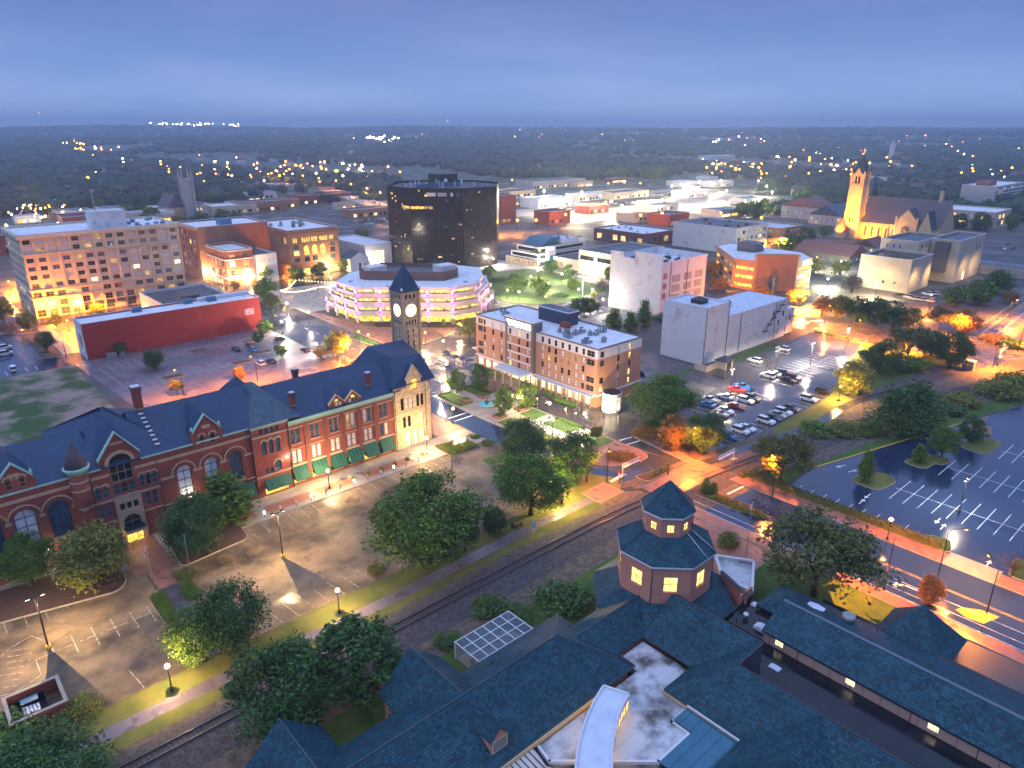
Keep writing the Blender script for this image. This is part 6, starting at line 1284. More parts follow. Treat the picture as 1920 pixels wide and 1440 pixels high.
rbox(lib, 'sign_block', 281, 287, 282, 283.9, 0, 11, 'whitewall'); rbox(lib, 'teal_panel', 282, 287.2, 281.6, 281.98, .2, 6, 'tealwall'); glow_sign(lib, (281.4, 282), (1, 0), 3.6, 9.2, 1, 1.0, 6)
units(lib, 302, 316, 290, 303, 12.4, 6, 7)
bl = block('lit_shop', 'cream two storey shop with brightly lit ground floor opposite the park', 280, 322, 234, 258, 12.5, 'beige2', 'greyroof', [(1, 11, 7.6, 10), (13, 23, 7.6, 10)], [(2, 40, 7.6, 10)], glass=M['glassd'], frame=M['frame'], nx=8, nz=1)
m_ = MB(M['litc']); m_.face([(279.9, 257.5, .3), (279.9, 234.5, .3), (279.9, 234.5, 5.4), (279.9, 257.5, 5.4)]); m_.build('shopfront', bl)
for k in range(8): rbox(bl, 'shopfront_pier', 279.6, 279.89, 234.2 + 3.2 * k, 234.6 + 3.2 * k, .1, 6.6, 'beige2')
lt = block('low_tan_wing', 'low tan wing with dark roof between library and lit shop', 284, 306, 259, 281, 5.6, 'beige2', 'greyroof', [(2, 8, .4, 3.4)], (), glass=M['litd'], frame=M['frame'])
bk1 = block('low_brick_block', 'low red brick block with white roof units behind the lit shop', 375, 408, 288, 332, 8.5, 'brickdark', 'whiteroof', [(3 + 7 * k, 7 + 7 * k, 2, 5.4) for k in range(6)], [(3 + 6 * k, 7 + 6 * k, 2, 5.4) for k in range(5)], pick=night, frame=M['framew']); units(bk1, 378, 405, 292, 328, 7.7, 8, 11)
# beige school-like block
s1 = block('beige_block', 'plain beige stucco block with few windows above the car park', 358, 384, 120.6, 144, 15.6, 'beige2', 'blackroof', [(5, 6.2, 9.6, 10.8), (14.8, 15.8, 8, 9.2), (16.8, 17.8, 3.6, 4.8), (11.6, 12.6, 3.2, 4.6)], [(4, 4.9, 10, 11.8), (8, 8.9, 10, 11.8), (11, 11.9, 4, 5.6), (15, 15.9, 4, 5.6), (18, 18.9, 9, 11)], pick=chooser(2, [(M['glassd'], 2), (M['blind'], 2), (M['litw'], 1)]), frame=M['framew'])
s2b = block('beige_upper_block', 'taller beige block with paired lit windows behind the plain block', 384.1, 421, 128, 146, 20.6, 'beige2', 'blackroof', [(3, 4, 16.6, 18.4), (6, 7.2, 16.6, 18.4), (9, 10, 16.6, 18.4)], [(4, 6.6, 16.8, 18.8), (10, 12.6, 16.8, 18.8), (16, 18.6, 16.8, 18.8), (22, 24.6, 16.8, 18.8)], pick=chooser(5, [(M['litw'], 1), (M['glassb'], 1)]), frame=M['framew'])
s3b = block('beige_end_block', 'tall pale end block with dark glazed slot and arched lit door', 400, 438, 114.5, 127.8, 21, 'beige2', 'blackroof', [(3, 7.4, 10, 12), (3, 7.4, 15, 17)], [(26, 27.2, 14, 17), (31, 32.2, 14, 17)], glass=M['glassd'], frame=M['frame']); rbox(s3b, 'glazed_slot', 397.4, 399.9, 118.6, 125, 5, 20, 'hotelgrey'); m_ = MB(M['litc']); m_.face([(412, 114.4, .2), (415, 114.4, .2)] + [(413.5 + 1.5 * math.cos(math.pi * k / 8), 114.4, 3 + 1.5 * math.sin(math.pi * k / 8)) for k in range(9)]); m_.build('arched_door', s3b)
# brick school and apartment slab at the right edge
block('brick_school', 'two storey tan brick school with white roof and large windows', 636, 676, 163, 205, 13, 'beige2', 'whiteroof', [(3 + 7.5 * k, 8 + 7.5 * k, z, z + 3) for k in range(5) for z in (2.5, 7.5)], [(10 + 9 * k, 15 + 9 * k, z, z + 3) for k in range(3) for z in (2.5, 7.5)], pick=chooser(4, [(M['litw'], 1), (M['glassd'], 1), (M['blind'], 1)]), frame=M['framew'], nx=3)
ap = block('apartment_slab', 'pale apartment slab with stacked balconies on the right skyline', 812, 900, 212, 242, 20, 'greywall', 'whiteroof', (), grid(3, 16, 5.2, 3, [1, 4, 7, 10, 13, 16], 2), pick=night, nx=2); m_ = MB(M['whitewall'])
for z in (4, 7, 10, 13, 16):
    m_ = MB(M['whitewall']); m_.box(815, 898, 210.4, 211.99, z - .4, z + .5); m_.build('balcony', ap)
rbox(ap, 'roof_hut', 826, 846, 222, 234, 19.4, 24, 'redroof')
# stone church with floodlit tower
ch = thing('stone_church', 'large stone church with floodlit orange bell tower and dark roof', 'church', (530, 195, 0)); CS = M['chstone']
m_ = MB(CS); cops = [(4 + 4.6 * k, 5.2 + 4.6 * k, 2.2, 8.6, 1) for k in range(5)]; wall(m_, (520, 214), (0, -1), 27, 0, 11.4, cops, .4); wall(m_, (520, 175), (0, -1), 13, 0, 11.4); wall(m_, (544, 162), (0, 1), 52, 0, 11.4); wall(m_, (520, 162), (1, 0), 24, 0, 11.4); m_.face([(520, 162, 11.4), (544, 162, 11.4), (532, 162, 28)]); m_.face([(544, 214, 11.4), (520, 214, 11.4), (532, 214, 28)]); m_.build('nave_wall', ch)
windows(ch, (520, 214), (0, -1), cops, .3, M['glassd'], M['frame'], 2, 3, .06)
for k in range(6): rbox(ch, 'buttress', 519, 519.99, 212.4 - 4.6 * k, 213.2 - 4.6 * k, 0, 10, 'chstone')
m_ = MB(M['purpleroof']); m_.face([(519.4, 162, 11.3), (532, 162, 28.2), (532, 214.4, 28.2), (519.4, 214.4, 11.3)]); m_.face([(532, 162, 28.2), (544.6, 162, 11.3), (544.6, 214.4, 11.3), (532, 214.4, 28.2)]); m_.build('roof', ch)
m_ = MB(CS); wall(m_, (515, 188), (0, -1), 12.6, 0, 15, [(3.9, 8.7, 4, 8.9)], .5); m_.face([(515, 188, 15), (515, 175.4, 15), (515, 181.7, 22.6)]); m_.face([(520, 188, 0), (515, 188, 0), (515, 188, 15), (520, 188, 15)]); m_.face([(515, 175.4, 0), (520, 175.4, 0), (520, 175.4, 15), (515, 175.4, 15)])
for y in (188.2, 175.2): m_.box(514.5, 515.6, y - .6, y + .6, 0, 17.5)
tp = m_.build('transept', ch); m_ = MB(M['purpleroof']); m_.face([(514.9, 188.3, 14.8), (514.9, 181.7, 22.9), (528, 181.7, 22.9), (522, 188.3, 14.8)][::-1]); m_.face([(514.9, 181.7, 22.9), (514.9, 175.1, 14.8), (522, 175.1, 14.8), (528, 181.7, 22.9)][::-1]); m_.build('transept_roof', tp)
m_ = MB(M['glassd']); m_.face([(514.9, 181.7 - 2.9 * math.cos(2 * math.pi * k / 20), 8.8 + 2.9 * math.sin(2 * math.pi * k / 20)) for k in range(20)]); m_.m(CS)
for k in range(6): a = math.pi * k / 6; m_.tube([(514.85, 181.7 - 2.8 * math.cos(a), 8.8 - 2.8 * math.sin(a)), (514.85, 181.7 + 2.8 * math.cos(a), 8.8 + 2.8 * math.sin(a))], .14, 4)
for rr2 in (1.5, 2.9): m_.tube([(514.85, 181.7 - rr2 * math.cos(2 * math.pi * k / 20), 8.8 + rr2 * math.sin(2 * math.pi * k / 20)) for k in range(21)], .2, 4)
m_.build('rose_window', tp)
m_ = MB(CS); m_.box(511, 519.9, 164.5, 172.4, 0, 10.5); m_.face([(510.99, 172.4, 10.5), (510.99, 164.5, 10.5), (510.99, 168.4, 22)]); m_.build('side_chapel', ch); m_ = MB(M['slate']); m_.face([(510.9, 172.6, 10.5), (510.9, 168.4, 22.3), (523, 168.4, 22.3), (520, 172.6, 10.5)][::-1]); m_.face([(510.9, 168.4, 22.3), (510.9, 164.3, 10.5), (520, 164.3, 10.5), (523, 168.4, 22.3)][::-1]); m_.build('chapel_roof', ch)
rbox(ch, 'chimney', 531, 534, 168, 170, 24, 34, 'chstone')
tx0, tx1, ty0, ty1 = 514, 522.6, 213.2, 221.8
m_ = MB(CS)
for O_, Ud, L in (((tx0, ty1), (0, -1), 8.6), ((tx0, ty0), (1, 0), 8.6), ((tx1, ty0), (0, 1), 8.6), ((tx1, ty1), (-1, 0), 8.6)):
    ops = [(2.5, 3.7, 11, 14.6, 1), (4.7, 5.9, 11, 14.6, 1), (2.6, 3.9, 37.2, 42, 1), (4.7, 6.0, 37.2, 42, 1)]; wall(m_, O_, Ud, L, 0, 43.6, ops, .5)
bt_ = m_.build('bell_tower', ch)
for O_, Ud in (((tx0, ty1), (0, -1)), ((tx0, ty0), (1, 0))): windows(bt_, O_, Ud, [(2.5, 3.7, 11, 14.6, 1), (4.7, 5.9, 11, 14.6, 1), (2.6, 3.9, 37.2, 42, 1), (4.7, 6.0, 37.2, 42, 1)], .4, M['glassd'], M['frame'], 1, 4, .06)
m_ = MB(CS)
for z in (18.6, 35.6, 36.4): m_.box(tx0 - .35, tx1 + .35, ty0 - .35, ty1 + .35, z, z + .5)
for x in (tx0, tx1):
    for y in (ty0, ty1): m_.box(x - .7, x + .7, y - .7, y + .7, 0, 18); m_.box(x - .5, x + .5, y - .5, y + .5, 18.05, 45)
m_.build('corner_buttress', bt_)
tcx, tcy = (tx0 + tx1) / 2, (ty0 + ty1) / 2
m_ = MB(CS)
for O_, Ud in (((tx0, ty1), (0, -1)), ((tx0, ty0), (1, 0))): p0 = Vector((O_[0], O_[1], 43.6)); u_ = Vector((Ud[0], Ud[1], 0)); n_ = Vector((Ud[1], -Ud[0], 0)) * .3; m_.face([tuple(p0 + u_ * 2 + n_), tuple(p0 + u_ * 6.6 + n_), tuple(p0 + u_ * 4.3 + n_ + Vector((0, 0, 4)))])
m_.build('belfry_gable', bt_)
m_ = MB(M['metal'])
for (r0, z0), (r1, z1) in zip([(4.6, 43.6), (3.6, 46), (.3, 55.5)], [(3.6, 46), (.3, 55.5), (.05, 56.2)]):
    A = [(tcx - r0, tcy - r0, z0), (tcx + r0, tcy - r0, z0), (tcx + r0, tcy + r0, z0), (tcx - r0, tcy + r0, z0)]; B = [(tcx - r1, tcy - r1, z1), (tcx + r1, tcy - r1, z1), (tcx + r1, tcy + r1, z1), (tcx - r1, tcy + r1, z1)]
    for i in range(4): j = (i + 1) % 4; m_.face([A[i], A[j], B[j], B[i]])
for x in (tx0, tx1):
    for y in (ty0, ty1): m_.rings([(.7, 45), (.05, 49)], 4, c=(x, y))
m_.build('spire', bt_)
m_ = MB(M['litw']); m_.box(tcx - .12, tcx + .12, tcy - .12, tcy + .12, 56.2, 60); m_.box(tcx - .12, tcx + .12, tcy - 1, tcy + 1, 58.4, 58.7); m_.build('cross', bt_)
m_ = MB(M['redroof']); m_.face([(509, 226, 5), (514, 222, 5), (511.5, 224, 14)]); m_.face([(509, 218, 5), (509, 226, 5), (511.5, 222, 14)][::-1]); m_.face([(509, 218, 5), (514, 218, 5), (511.5, 222, 14)]); m_.m(M['chstone']); m_.box(509.4, 513.9, 218.4, 225, 0, 5); m_.build('porch', ch)
m_ = MB(M['slate']); m_.rings([(3.5, 27), (2.6, 32), (.1, 41)], 8, c=(545, 218)); m_.m(CS); m_.rings([(3.3, 0), (3.3, 27)], 8, c=(545, 218)); m_.build('rear_turret', ch)
def gabled(name, label, x0, x1, y0, y1, h, hr, wm, rm, axis='y', group=None, lit_=None, cat='building', wins=0):
    th = thing(name, label, cat, ((x0 + x1) / 2, (y0 + y1) / 2, 0), group)
    m_ = MB(M[wm]); m_.box(x0, x1, y0, y1, 0, h)
    if axis == 'y': xc = (x0 + x1) / 2; m_.face([(x0, y0 - .002, h), (x1, y0 - .002, h), (xc, y0 - .002, hr)]); m_.face([(x1, y1 + .002, h), (x0, y1 + .002, h), (xc, y1 + .002, hr)])
    else: yc = (y0 + y1) / 2; m_.face([(x0 - .002, y1, h), (x0 - .002, y0, h), (x0 - .002, yc, hr)]); m_.face([(x1 + .002, y0, h), (x1 + .002, y1, h), (x1 + .002, yc, hr)])
    m_.build('wall', th)
    m_ = MB(M[rm]); hip(m_, x0 - .5, x1 + .5, y0 - .5, y1 + .5, h - .05, hr + .15, axis, (0, 0), .12); m_.build('roof', th)
    if wins:
        L = y1 - y0; n = max(1, int(L / 4)); windows(th, (x0, y1), (0, -1), [(L * (k + .5) / n - .6, L * (k + .5) / n + .6, z, z + 1.5) for k in range(n) for z in ([1, 4] if h > 6 else [1])], -.03, None, M['framew'], pick=lit_ or night)
        L = x1 - x0; n = max(1, int(L / 4)); windows(th, (x0, y0), (1, 0), [(L * (k + .5) / n - .6, L * (k + .5) / n + .6, z, z + 1.5) for k in range(n) for z in ([1, 4] if h > 6 else [1])], -.03, None, M['framew'], pick=lit_ or night)
    return th
gabled('parish_hall', 'low hall with long dull red gabled roof in front of the church', 412, 436, 172, 205, 4.5, 9.5, 'hotelgrey', 'redroof', 'y', wins=1)
gabled('rectory', 'grey gabled rectory with round window and red roof behind the trees', 594, 626, 280, 312, 10, 17, 'greywall', 'redroof', 'x', wins=1)
gabled('gabled_house', 'pale gabled house with dark roof beside the rectory', 572, 610, 250, 276, 7.5, 15, 'greywall', 'slate', 'x', wins=1)
gabled('porch_house', 'small red roofed porch house beside the church wall', 462, 482, 178, 192, 4, 8, 'beige2', 'redroof', 'x', wins=1)
# rail bridge wall and deck at the right edge
br = thing('rail_bridge', 'concrete retaining wall and road bridge with railing at right', 'bridge', (440, 60, 0)); m_ = MB(M['concrete']); m_.box(438, 440, -60, 114, 0, 4.6); m_.build('retaining_wall', br); rbox(br, 'deck', 440.1, 456, -60, 126, 4.0, 4.7, 'asphalt')
m_ = MB(M['metal'])
for k in range(60): m_.box(438.4, 438.5, -58 + 3 * k, -57.9 + 3 * k, 4.6, 5.9)
m_.box(438.38, 438.52, -60, 114, 5.8, 5.92); m_.box(438.38, 438.52, -60, 114, 5.2, 5.28); m_.build('railing', br)
# ------------------------------------------------------------------ trees
def leaves(name, seed, rx, rz, zc, n, size, mt, clumps=46, shell=.55, shape='round', spread=.24):
    """a crown of small leaf faces gathered in clumps through the crown's volume"""
    r = random.Random(seed); V, F = [], []
    cl = []
    while len(cl) < clumps:
        d = Vector((r.gauss(0, 1), r.gauss(0, 1), r.gauss(0, 1))).normalized() * (shell + (1 - shell) * r.random() ** .6) * r.uniform(.82, 1.06)
        x, y, z = d
        if shape == 'cone': w = max(.12, .5 - z * .5); x, y = x * w * 1.5, y * w * 1.5
        if shape == 'egg': w = 1.0 - .28 * max(0, z); x, y = x * w, y * w
        if shape == 'spread' and z < -.35: continue
        if shape == 'flat' and z < 0: z = z * .3
        cl.append((Vector((x * rx, y * rx, z * rz + zc)), r.uniform(.7, 1.3)))
    for k in range(n):
        c, w = cl[r.randrange(len(cl))]; s_ = spread * w
        g = lambda: max(-1.5, min(1.5, r.gauss(0, 1))) * s_; p = c + Vector((g() * rx, g() * rx, g() * rz * .8))
        if p.z < .15: p.z = .15 + r.random() * .4
        a = Vector((r.gauss(0, 1), r.gauss(0, 1), r.gauss(0, .7))).normalized(); b = a.cross(Vector((r.gauss(0, 1), r.gauss(0, 1), r.gauss(0, 1)))).normalized(); q = size * r.choice((.6, .8, 1, 1, 1.2, 1.7))
        i = len(V); V += [tuple(p - a * q), tuple(p + b * q * .55), tuple(p + a * q), tuple(p - b * q * .55)]; F.append((i, i + 1, i + 2, i + 3))
    me = bpy.data.meshes.new(name); me.from_pydata(V, [], F); me.materials.append(mt); return me
def trunk(seed, h, rx, zc, rz, rad, limbs=7):
    r = random.Random(seed); m_ = MB(M['bark']); top = zc + rz * .3
    m_.tube([(0, 0, 0), (r.uniform(-.15, .15), r.uniform(-.15, .15), top * .35), (r.uniform(-.3, .3), r.uniform(-.3, .3), top)], [rad * 1.25, rad * .85, rad * .3], 7)
    for k in range(limbs):
        a = 2 * math.pi * k / limbs + r.uniform(-.4, .4); z0 = top * r.uniform(.28, .6); e = rx * r.uniform(.5, .85)
        m_.tube([(0, 0, z0), (e * .5 * math.cos(a), e * .5 * math.sin(a), z0 + (zc - z0) * .6 + .4), (e * math.cos(a), e * math.sin(a), zc + rz * r.uniform(-.1, .5))], [rad * .5, rad * .32, rad * .1], 5)
    return m_.mesh('trunk')
TV = {}
def tree_kind(key, h, rx, zc, rz, n, size, mt, shape='round', rad=.3, limbs=7, clumps=46, shell=.55, spread=.24, var=2):
    TV[key] = [(leaves('crown', sum(map(ord, key)) + v * 17 + len(TV), rx, rz, zc, n, size, M[mt], clumps, shell, shape, spread), trunk(v + len(TV), h, rx, zc, rz, rad, limbs), h, rx) for v in range(var)]
# every kind is modelled at height 10
tree_kind('maple', 10, 5.0, 6.0, 4.1, 17000, .15, 'leafg', clumps=70, var=3, rad=.32, spread=.17)
tree_kind('dark', 10, 4.8, 5.4, 4.7, 17000, .155, 'leafd', clumps=70, var=3, rad=.32, spread=.17)
tree_kind('olive', 10, 5.4, 6.0, 4.2, 9000, .18, 'leafb', 'spread', clumps=60, var=2, rad=.3, limbs=10, spread=.15)
tree_kind('yellow', 10, 4.8, 5.4, 4.6, 8000, .22, 'leafy', clumps=60, var=2, spread=.18)
tree_kind('autumn', 10, 4.8, 5.2, 4.6, 8000, .22, 'leafo', clumps=60, var=2, spread=.18)
tree_kind('purple', 10, 5.2, 5.4, 4.6, 3600, .26, 'leafp', clumps=46, var=1)
tree_kind('egg', 10, 3.9, 5.4, 4.6, 6200, .20, 'leafg', 'egg', clumps=60, shell=.75, spread=.13, var=2)
tree_kind('eggdark', 10, 3.9, 5.4, 4.6, 6200, .20, 'leafd', 'egg', clumps=60, shell=.75, spread=.13, var=2)
tree_kind('column', 10, 2.0, 5.2, 4.8, 3000, .22, 'leafg', 'cone', clumps=50, var=2, limbs=4)
tree_kind('cone', 10, 4.2, 4.8, 5.0, 5200, .22, 'leafd', 'cone', clumps=60, var=2, limbs=5)
tree_kind('bare', 10, 3.6, 6.0, 4.0, 500, .16, 'leafp', 'spread', clumps=30, var=1, limbs=14)
tree_kind('bush', 10, 7.5, 4.0, 5.4, 3000, .5, 'leafd', 'flat', clumps=44, shell=.6, var=2, rad=.6)
tree_kind('bushg', 10, 7.5, 4.0, 5.4, 3000, .5, 'leafg', 'flat', clumps=44, shell=.6, var=2, rad=.6)
tree_kind('bushy', 10, 7.5, 4.0, 5.4, 3000, .5, 'leafy', 'flat', clumps=44, shell=.6, var=2, rad=.6)
tree_kind('busho', 10, 7.5, 4.0, 5.4, 3000, .5, 'leafo', 'flat', clumps=44, shell=.6, var=2, rad=.6)
tree_kind('midg', 10, 4.8, 5.4, 4.6, 2300, .42, 'leafg', clumps=50, var=2, spread=.18)
tree_kind('midd', 10, 4.8, 5.4, 4.6, 2300, .42, 'leafd', clumps=50, var=3, spread=.18)
tree_kind('midy', 10, 4.8, 5.4, 4.6, 1500, .42, 'leafy', clumps=50, var=2, spread=.18)
tree_kind('mido', 10, 4.8, 5.4, 4.6, 1500, .42, 'leafo', clumps=50, var=2, spread=.18)
tc_ = random.Random(11)
def plant(key, x, y, h, wide, label, name='tree', cat='tree', group=None, z=0.0):
    vs = TV[key]; cr, tr, hh_, rx = vs[tc_.randrange(len(vs))]
    t = thing(name, label, cat, (x, y, z), group); t.rotation_euler = (0, 0, tc_.uniform(0, 6.28)); s_ = h / 10; w = wide / rx
    for nm, me in (('trunk', tr), ('crown', cr)):
        o = bpy.data.objects.new(nm, me); col.objects.link(o); o.parent = t; o.scale = (w, w, s_)
    return t
T = [  # kind, photo point of the foot, height, crown radius, label
 ('maple', (803, 1056), 17, 9.4, 'largest spreading green tree between the cracked lot and the tracks'),
 ('maple', (995, 965), 13, 7.2, 'broad green tree behind the lamp at the far end of the trail'),
 ('dark', (927, 1002), 6, 2.4, 'small dark tree beside the trail bench'),
 ('maple', (872, 1033), 9, 3.0, 'thin tree with bare stem at the right side of the largest tree'),
 ('maple', (385, 1240), 9, 4.4, 'left round tree at the rail end of the hedge island'),
 ('dark', (440, 1215), 10.5, 5.0, 'right round dark tree at the rail end of the hedge island'),
 ('dark', (545, 1372), 13, 6.4, 'tall dark tree in front of the tracks, left of the hall roofs'),
 ('eggdark', (675, 1300), 12, 6.2, 'dense round dark tree touching the hall roof gable'),
 ('maple', (62, 1098), 10, 4.2, 'green tree nearest the left edge, against the brick hall'),
 ('yellow', (180, 1098), 11, 6.0, 'wide dark topped tree left of the lit entrance'),
 ('dark', (372, 1035), 11, 5.6, 'wide tree right of the lit entrance'),
 ('column', (428, 975), 10, 5.0, 'upright green tree between two big arched windows'),
 ('dark', (100, 1530), 10, 6.6, 'dark tree cut by the bottom left corner'),
 ('dark', (983, 868), 11, 5.4, 'round dark tree left of the plaza steps'),
 ('dark', (1068, 905), 11.5, 5.6, 'round dark tree right of the trail lamp'),
 ('egg', (857, 738), 7.4, 2.8, 'clipped egg shaped tree nearest the clock tower'),
 ('eggdark', (899, 732), 8, 3.0, 'clipped egg shaped tree nearest the hotel canopy'),
 ('egg', (945, 778), 8, 2.9, 'clipped egg shaped tree beside the fountain'),
 ('egg', (987, 766), 8, 2.9, 'clipped egg shaped tree with fairy lights'),
 ('olive', (1118, 828), 4.2, 1.7, 'small round brown tree on the plaza lawn'),
 ('maple', (1243, 795), 13.5, 8.2, 'large green tree between the hotel and the parked cars'),
 ('autumn', (1262, 838), 8, 4.0, 'orange lit bush tree behind the yellow lamp post'),
 ('dark', (1318, 845), 9.5, 4.8, 'dark tree beside the blue car at the lot entrance'),
 ('olive', (1525, 1118), 14.5, 9.4, 'large open crowned tree over the orange lawn on the right'),
 ('autumn', (1740, 1132), 5.4, 1.8, 'small orange tree at the kerb behind the pavilion roof'),
 ('column', (1620, 903), 7.5, 1.6, 'columnar young tree on the first grass island'),
 ('column', (1722, 868), 4.6, 1.6, 'slim young tree on the middle grass island'),
 ('maple', (1765, 858), 7.6, 3.3, 'green tree on the middle grass island'),
 ('eggdark', (1820, 828), 6.6, 3.2, 'round green tree on the far grass island'),
 ('olive', (1462, 905), 11.5, 6.4, 'dull brown tree beside the crossing gate'),
 ('cone', (1672, 812), 12, 6.4, 'left dark evergreen beyond the yellow kerb'),
 ('cone', (1710, 805), 12.5, 6.6, 'right dark evergreen beyond the yellow kerb'),
 ('yellow', (1598, 738), 9.5, 5.0, 'tree lit from below at the corner of the parked cars'),
 ('dark', (1650, 700), 10, 6.0, 'leftmost dark tree of the thicket right of the parked cars'),
 ('olive', (1700, 678), 12, 7.5, 'olive tree in the middle of the thicket'),
 ('dark', (1745, 668), 9, 5.0, 'small dark tree in the thicket'),
 ('dark', (1780, 690), 12, 5.6, 'tall dark tree at the avenue end of the thicket'),
 ('bare', (1897, 1080), 4.6, 2.6, 'leafless small tree at the right edge of the wet lot'),
 ('autumn', (1805, 625), 9, 5.4, 'orange lit tree around the avenue street lamp'),
 ('olive', (1760, 618), 9, 4.6, 'brown tree left of the orange avenue lamp'),
 ('mido', (1540, 592), 9, 4.0, 'orange tree at the street end of the tree row'), ('midy', (1572, 598), 10, 4.4, 'yellow lit tree, second of the tree row'),
 ('midd', (1605, 604), 10, 4.8, 'third tree of the row, dark'), ('midd', (1640, 610), 10.5, 5.2, 'fourth tree of the row, dark and wide'), ('midd', (1672, 614), 10, 5, 'fifth tree of the row, behind the five parked cars'),
 ('midy', (1705, 618), 9, 4.4, 'sixth tree of the row, lit yellow green'), ('midg', (1790, 575), 9, 5.2, 'green tree right of the five parked cars'), ('midg', (1838, 570), 10, 6, 'bright green tree lit by the blue light'), ('midd', (1870, 548), 10, 6, 'dark tree near the retaining wall'), ('mido', (1893, 568), 6, 3.2, 'small orange tree beside the avenue'),
 ('midy', (1527, 512), 8, 4.8, 'left floodlit tree on the lawn behind the brown office'), ('midy', (1575, 516), 8, 4.8, 'right floodlit tree on the lawn behind the brown office'), ('purple', (1597, 548), 8, 4.4, 'purple leaved tree left of the beige block'),
 ('mido', (1492, 572), 8, 4.0, 'orange tree in front of the brown office'), ('mido', (1330, 520), 9, 5.0, 'orange tree between warehouse and brown office'), ('mido', (1345, 545), 7, 4.4, 'second orange tree between warehouse and brown office'), ('mido', (1430, 560), 6, 3.6, 'orange tree at the brown office pylon'),
 ('midd', (1505, 460), 12, 7, 'big dark tree in front of the grey gables'), ('midd', (1478, 470), 9, 6, 'dark tree left of the big one before the gables'), ('midg', (1545, 442), 7, 5, 'small green tree beside the church porch'),
 ('dark', (290, 692), 6.4, 3.0, 'single dark tree in the middle of the purple lot'), ('olive', (333, 740), 4.6, 2.0, 'small tree under the orange lamp of the purple lot'), ('autumn', (450, 712), 4.4, 1.6, 'small orange tree behind the hall roof'), ('dark', (228, 664), 4.6, 2.4, 'bush like tree against the red wall'),
 ('dark', (88, 655), 6.5, 3.2, 'round tree on the left lot island'), ('midd', (52, 618), 6.5, 3.4, 'round tree at the corner of the left lot'), ('midy', (107, 612), 5, 2.8, 'small round tree before the orange lit corner'), ('midg', (183, 590), 5, 2.6, 'small green tree behind the red block'), ('midd', (6, 600), 9, 4.4, 'tree cut by the left edge'),
 ('yellow', (632, 668), 8.6, 4.0, 'bright yellow tree at the street corner'), ('autumn', (602, 672), 4.6, 2.2, 'small round yellow tree beside the bright one'), ('midg', (527, 668), 4.4, 2.0, 'small tree on the purple lot edge'), ('midg', (497, 625), 5, 2.6, 'green tree at the right end of the red wall'), ('midd', (485, 642), 4.2, 2.0, 'small dark tree near the parked black car'),
 ('midg', (500, 562), 9.5, 4.8, 'tree in the lawn left of the civic centre'), ('olive', (512, 590), 8.5, 4.0, 'brown tree at the street left of the civic centre'), ('midg', (498, 528), 8.5, 4.0, 'street tree before the white shop'), ('midg', (557, 526), 7.6, 4.2, 'left street tree before the arcade block'), ('midg', (600, 520), 7.6, 4.0, 'right street tree before the arcade block'), ('midg', (647, 508), 7, 3.2, 'street tree before the small gabled shop'), ('midy', (440, 545), 5, 2.6, 'small yellow tree beside the red corner shop'),
 ('midg', (968, 548), 8.5, 5.0, 'largest tree of the park lawn'), ('midg', (1012, 552), 7.6, 4.2, 'round park tree beside the lit path'), ('midd', (1033, 512), 7.4, 4.0, 'dark street tree before the library'), ('midd', (1066, 522), 7, 3.4, 'street tree before the tan wing'), ('midg', (1012, 496), 9, 3.8, 'tall tree in front of the library'), ('midg', (1075, 545), 6, 2.8, 'small park tree near the flagpole'), ('midg', (918, 520), 6, 3.4, 'leafy tree at the park corner by the glass tower'), ('midg', (890, 525), 6, 3.4, 'yellow green tree left of the park'), ('midy', (1112, 560), 4, 1.2, 'slim yellow tree on the park lawn'), ('purple', (1128, 545), 5, 2.6, 'purple small tree at the right park edge'), ('midg', (1095, 510), 6.5, 2.8, 'street tree before the lit shopfront'), ('midg', (1142, 528), 8.5, 2.6, 'street tree against the white warehouse'),
 ('midd', (1085, 590), 7, 4.0, 'dark tree behind the hotel roof'), ('midd', (1108, 588), 6.4, 3.6, 'second dark tree behind the hotel roof'), ('midy', (880, 632), 7, 3.8, 'yellow lit tree left of the hotel'),
 ('column', (1150, 622), 9, 3.4, 'left poplar behind the hotel'), ('column', (1182, 622), 7.6, 2.8, 'middle poplar behind the hotel'), ('column', (1207, 612), 10.5, 2.8, 'right tall poplar behind the hotel'),
 ('purple', (1358, 648), 5, 2.6, 'left dark shrub tree at the storehouse wall'), ('purple', (1440, 632), 6, 3.0, 'right dark shrub tree at the storehouse wall'),
 ('midy', (678, 452), 9, 6, 'yellow tree left of the glass tower'), ('dark', (1255, 765), 6, 3.4, 'dark tree beside the hotel rotunda'),
]
for key, (px, py), h, w, lb in T:
    p = G(px, py); plant(key, p.x, p.y, h, w, lb)
for i, (x, y) in enumerate(((146.5, 233), (149.5, 230.2), (152.5, 227.3), (161.5, 219.5), (164.5, 217.2))): plant('midy', x, y, 3.2, .9, 'small uplit shrub tree before the civic centre', group='uplit shrub trees of the civic centre')
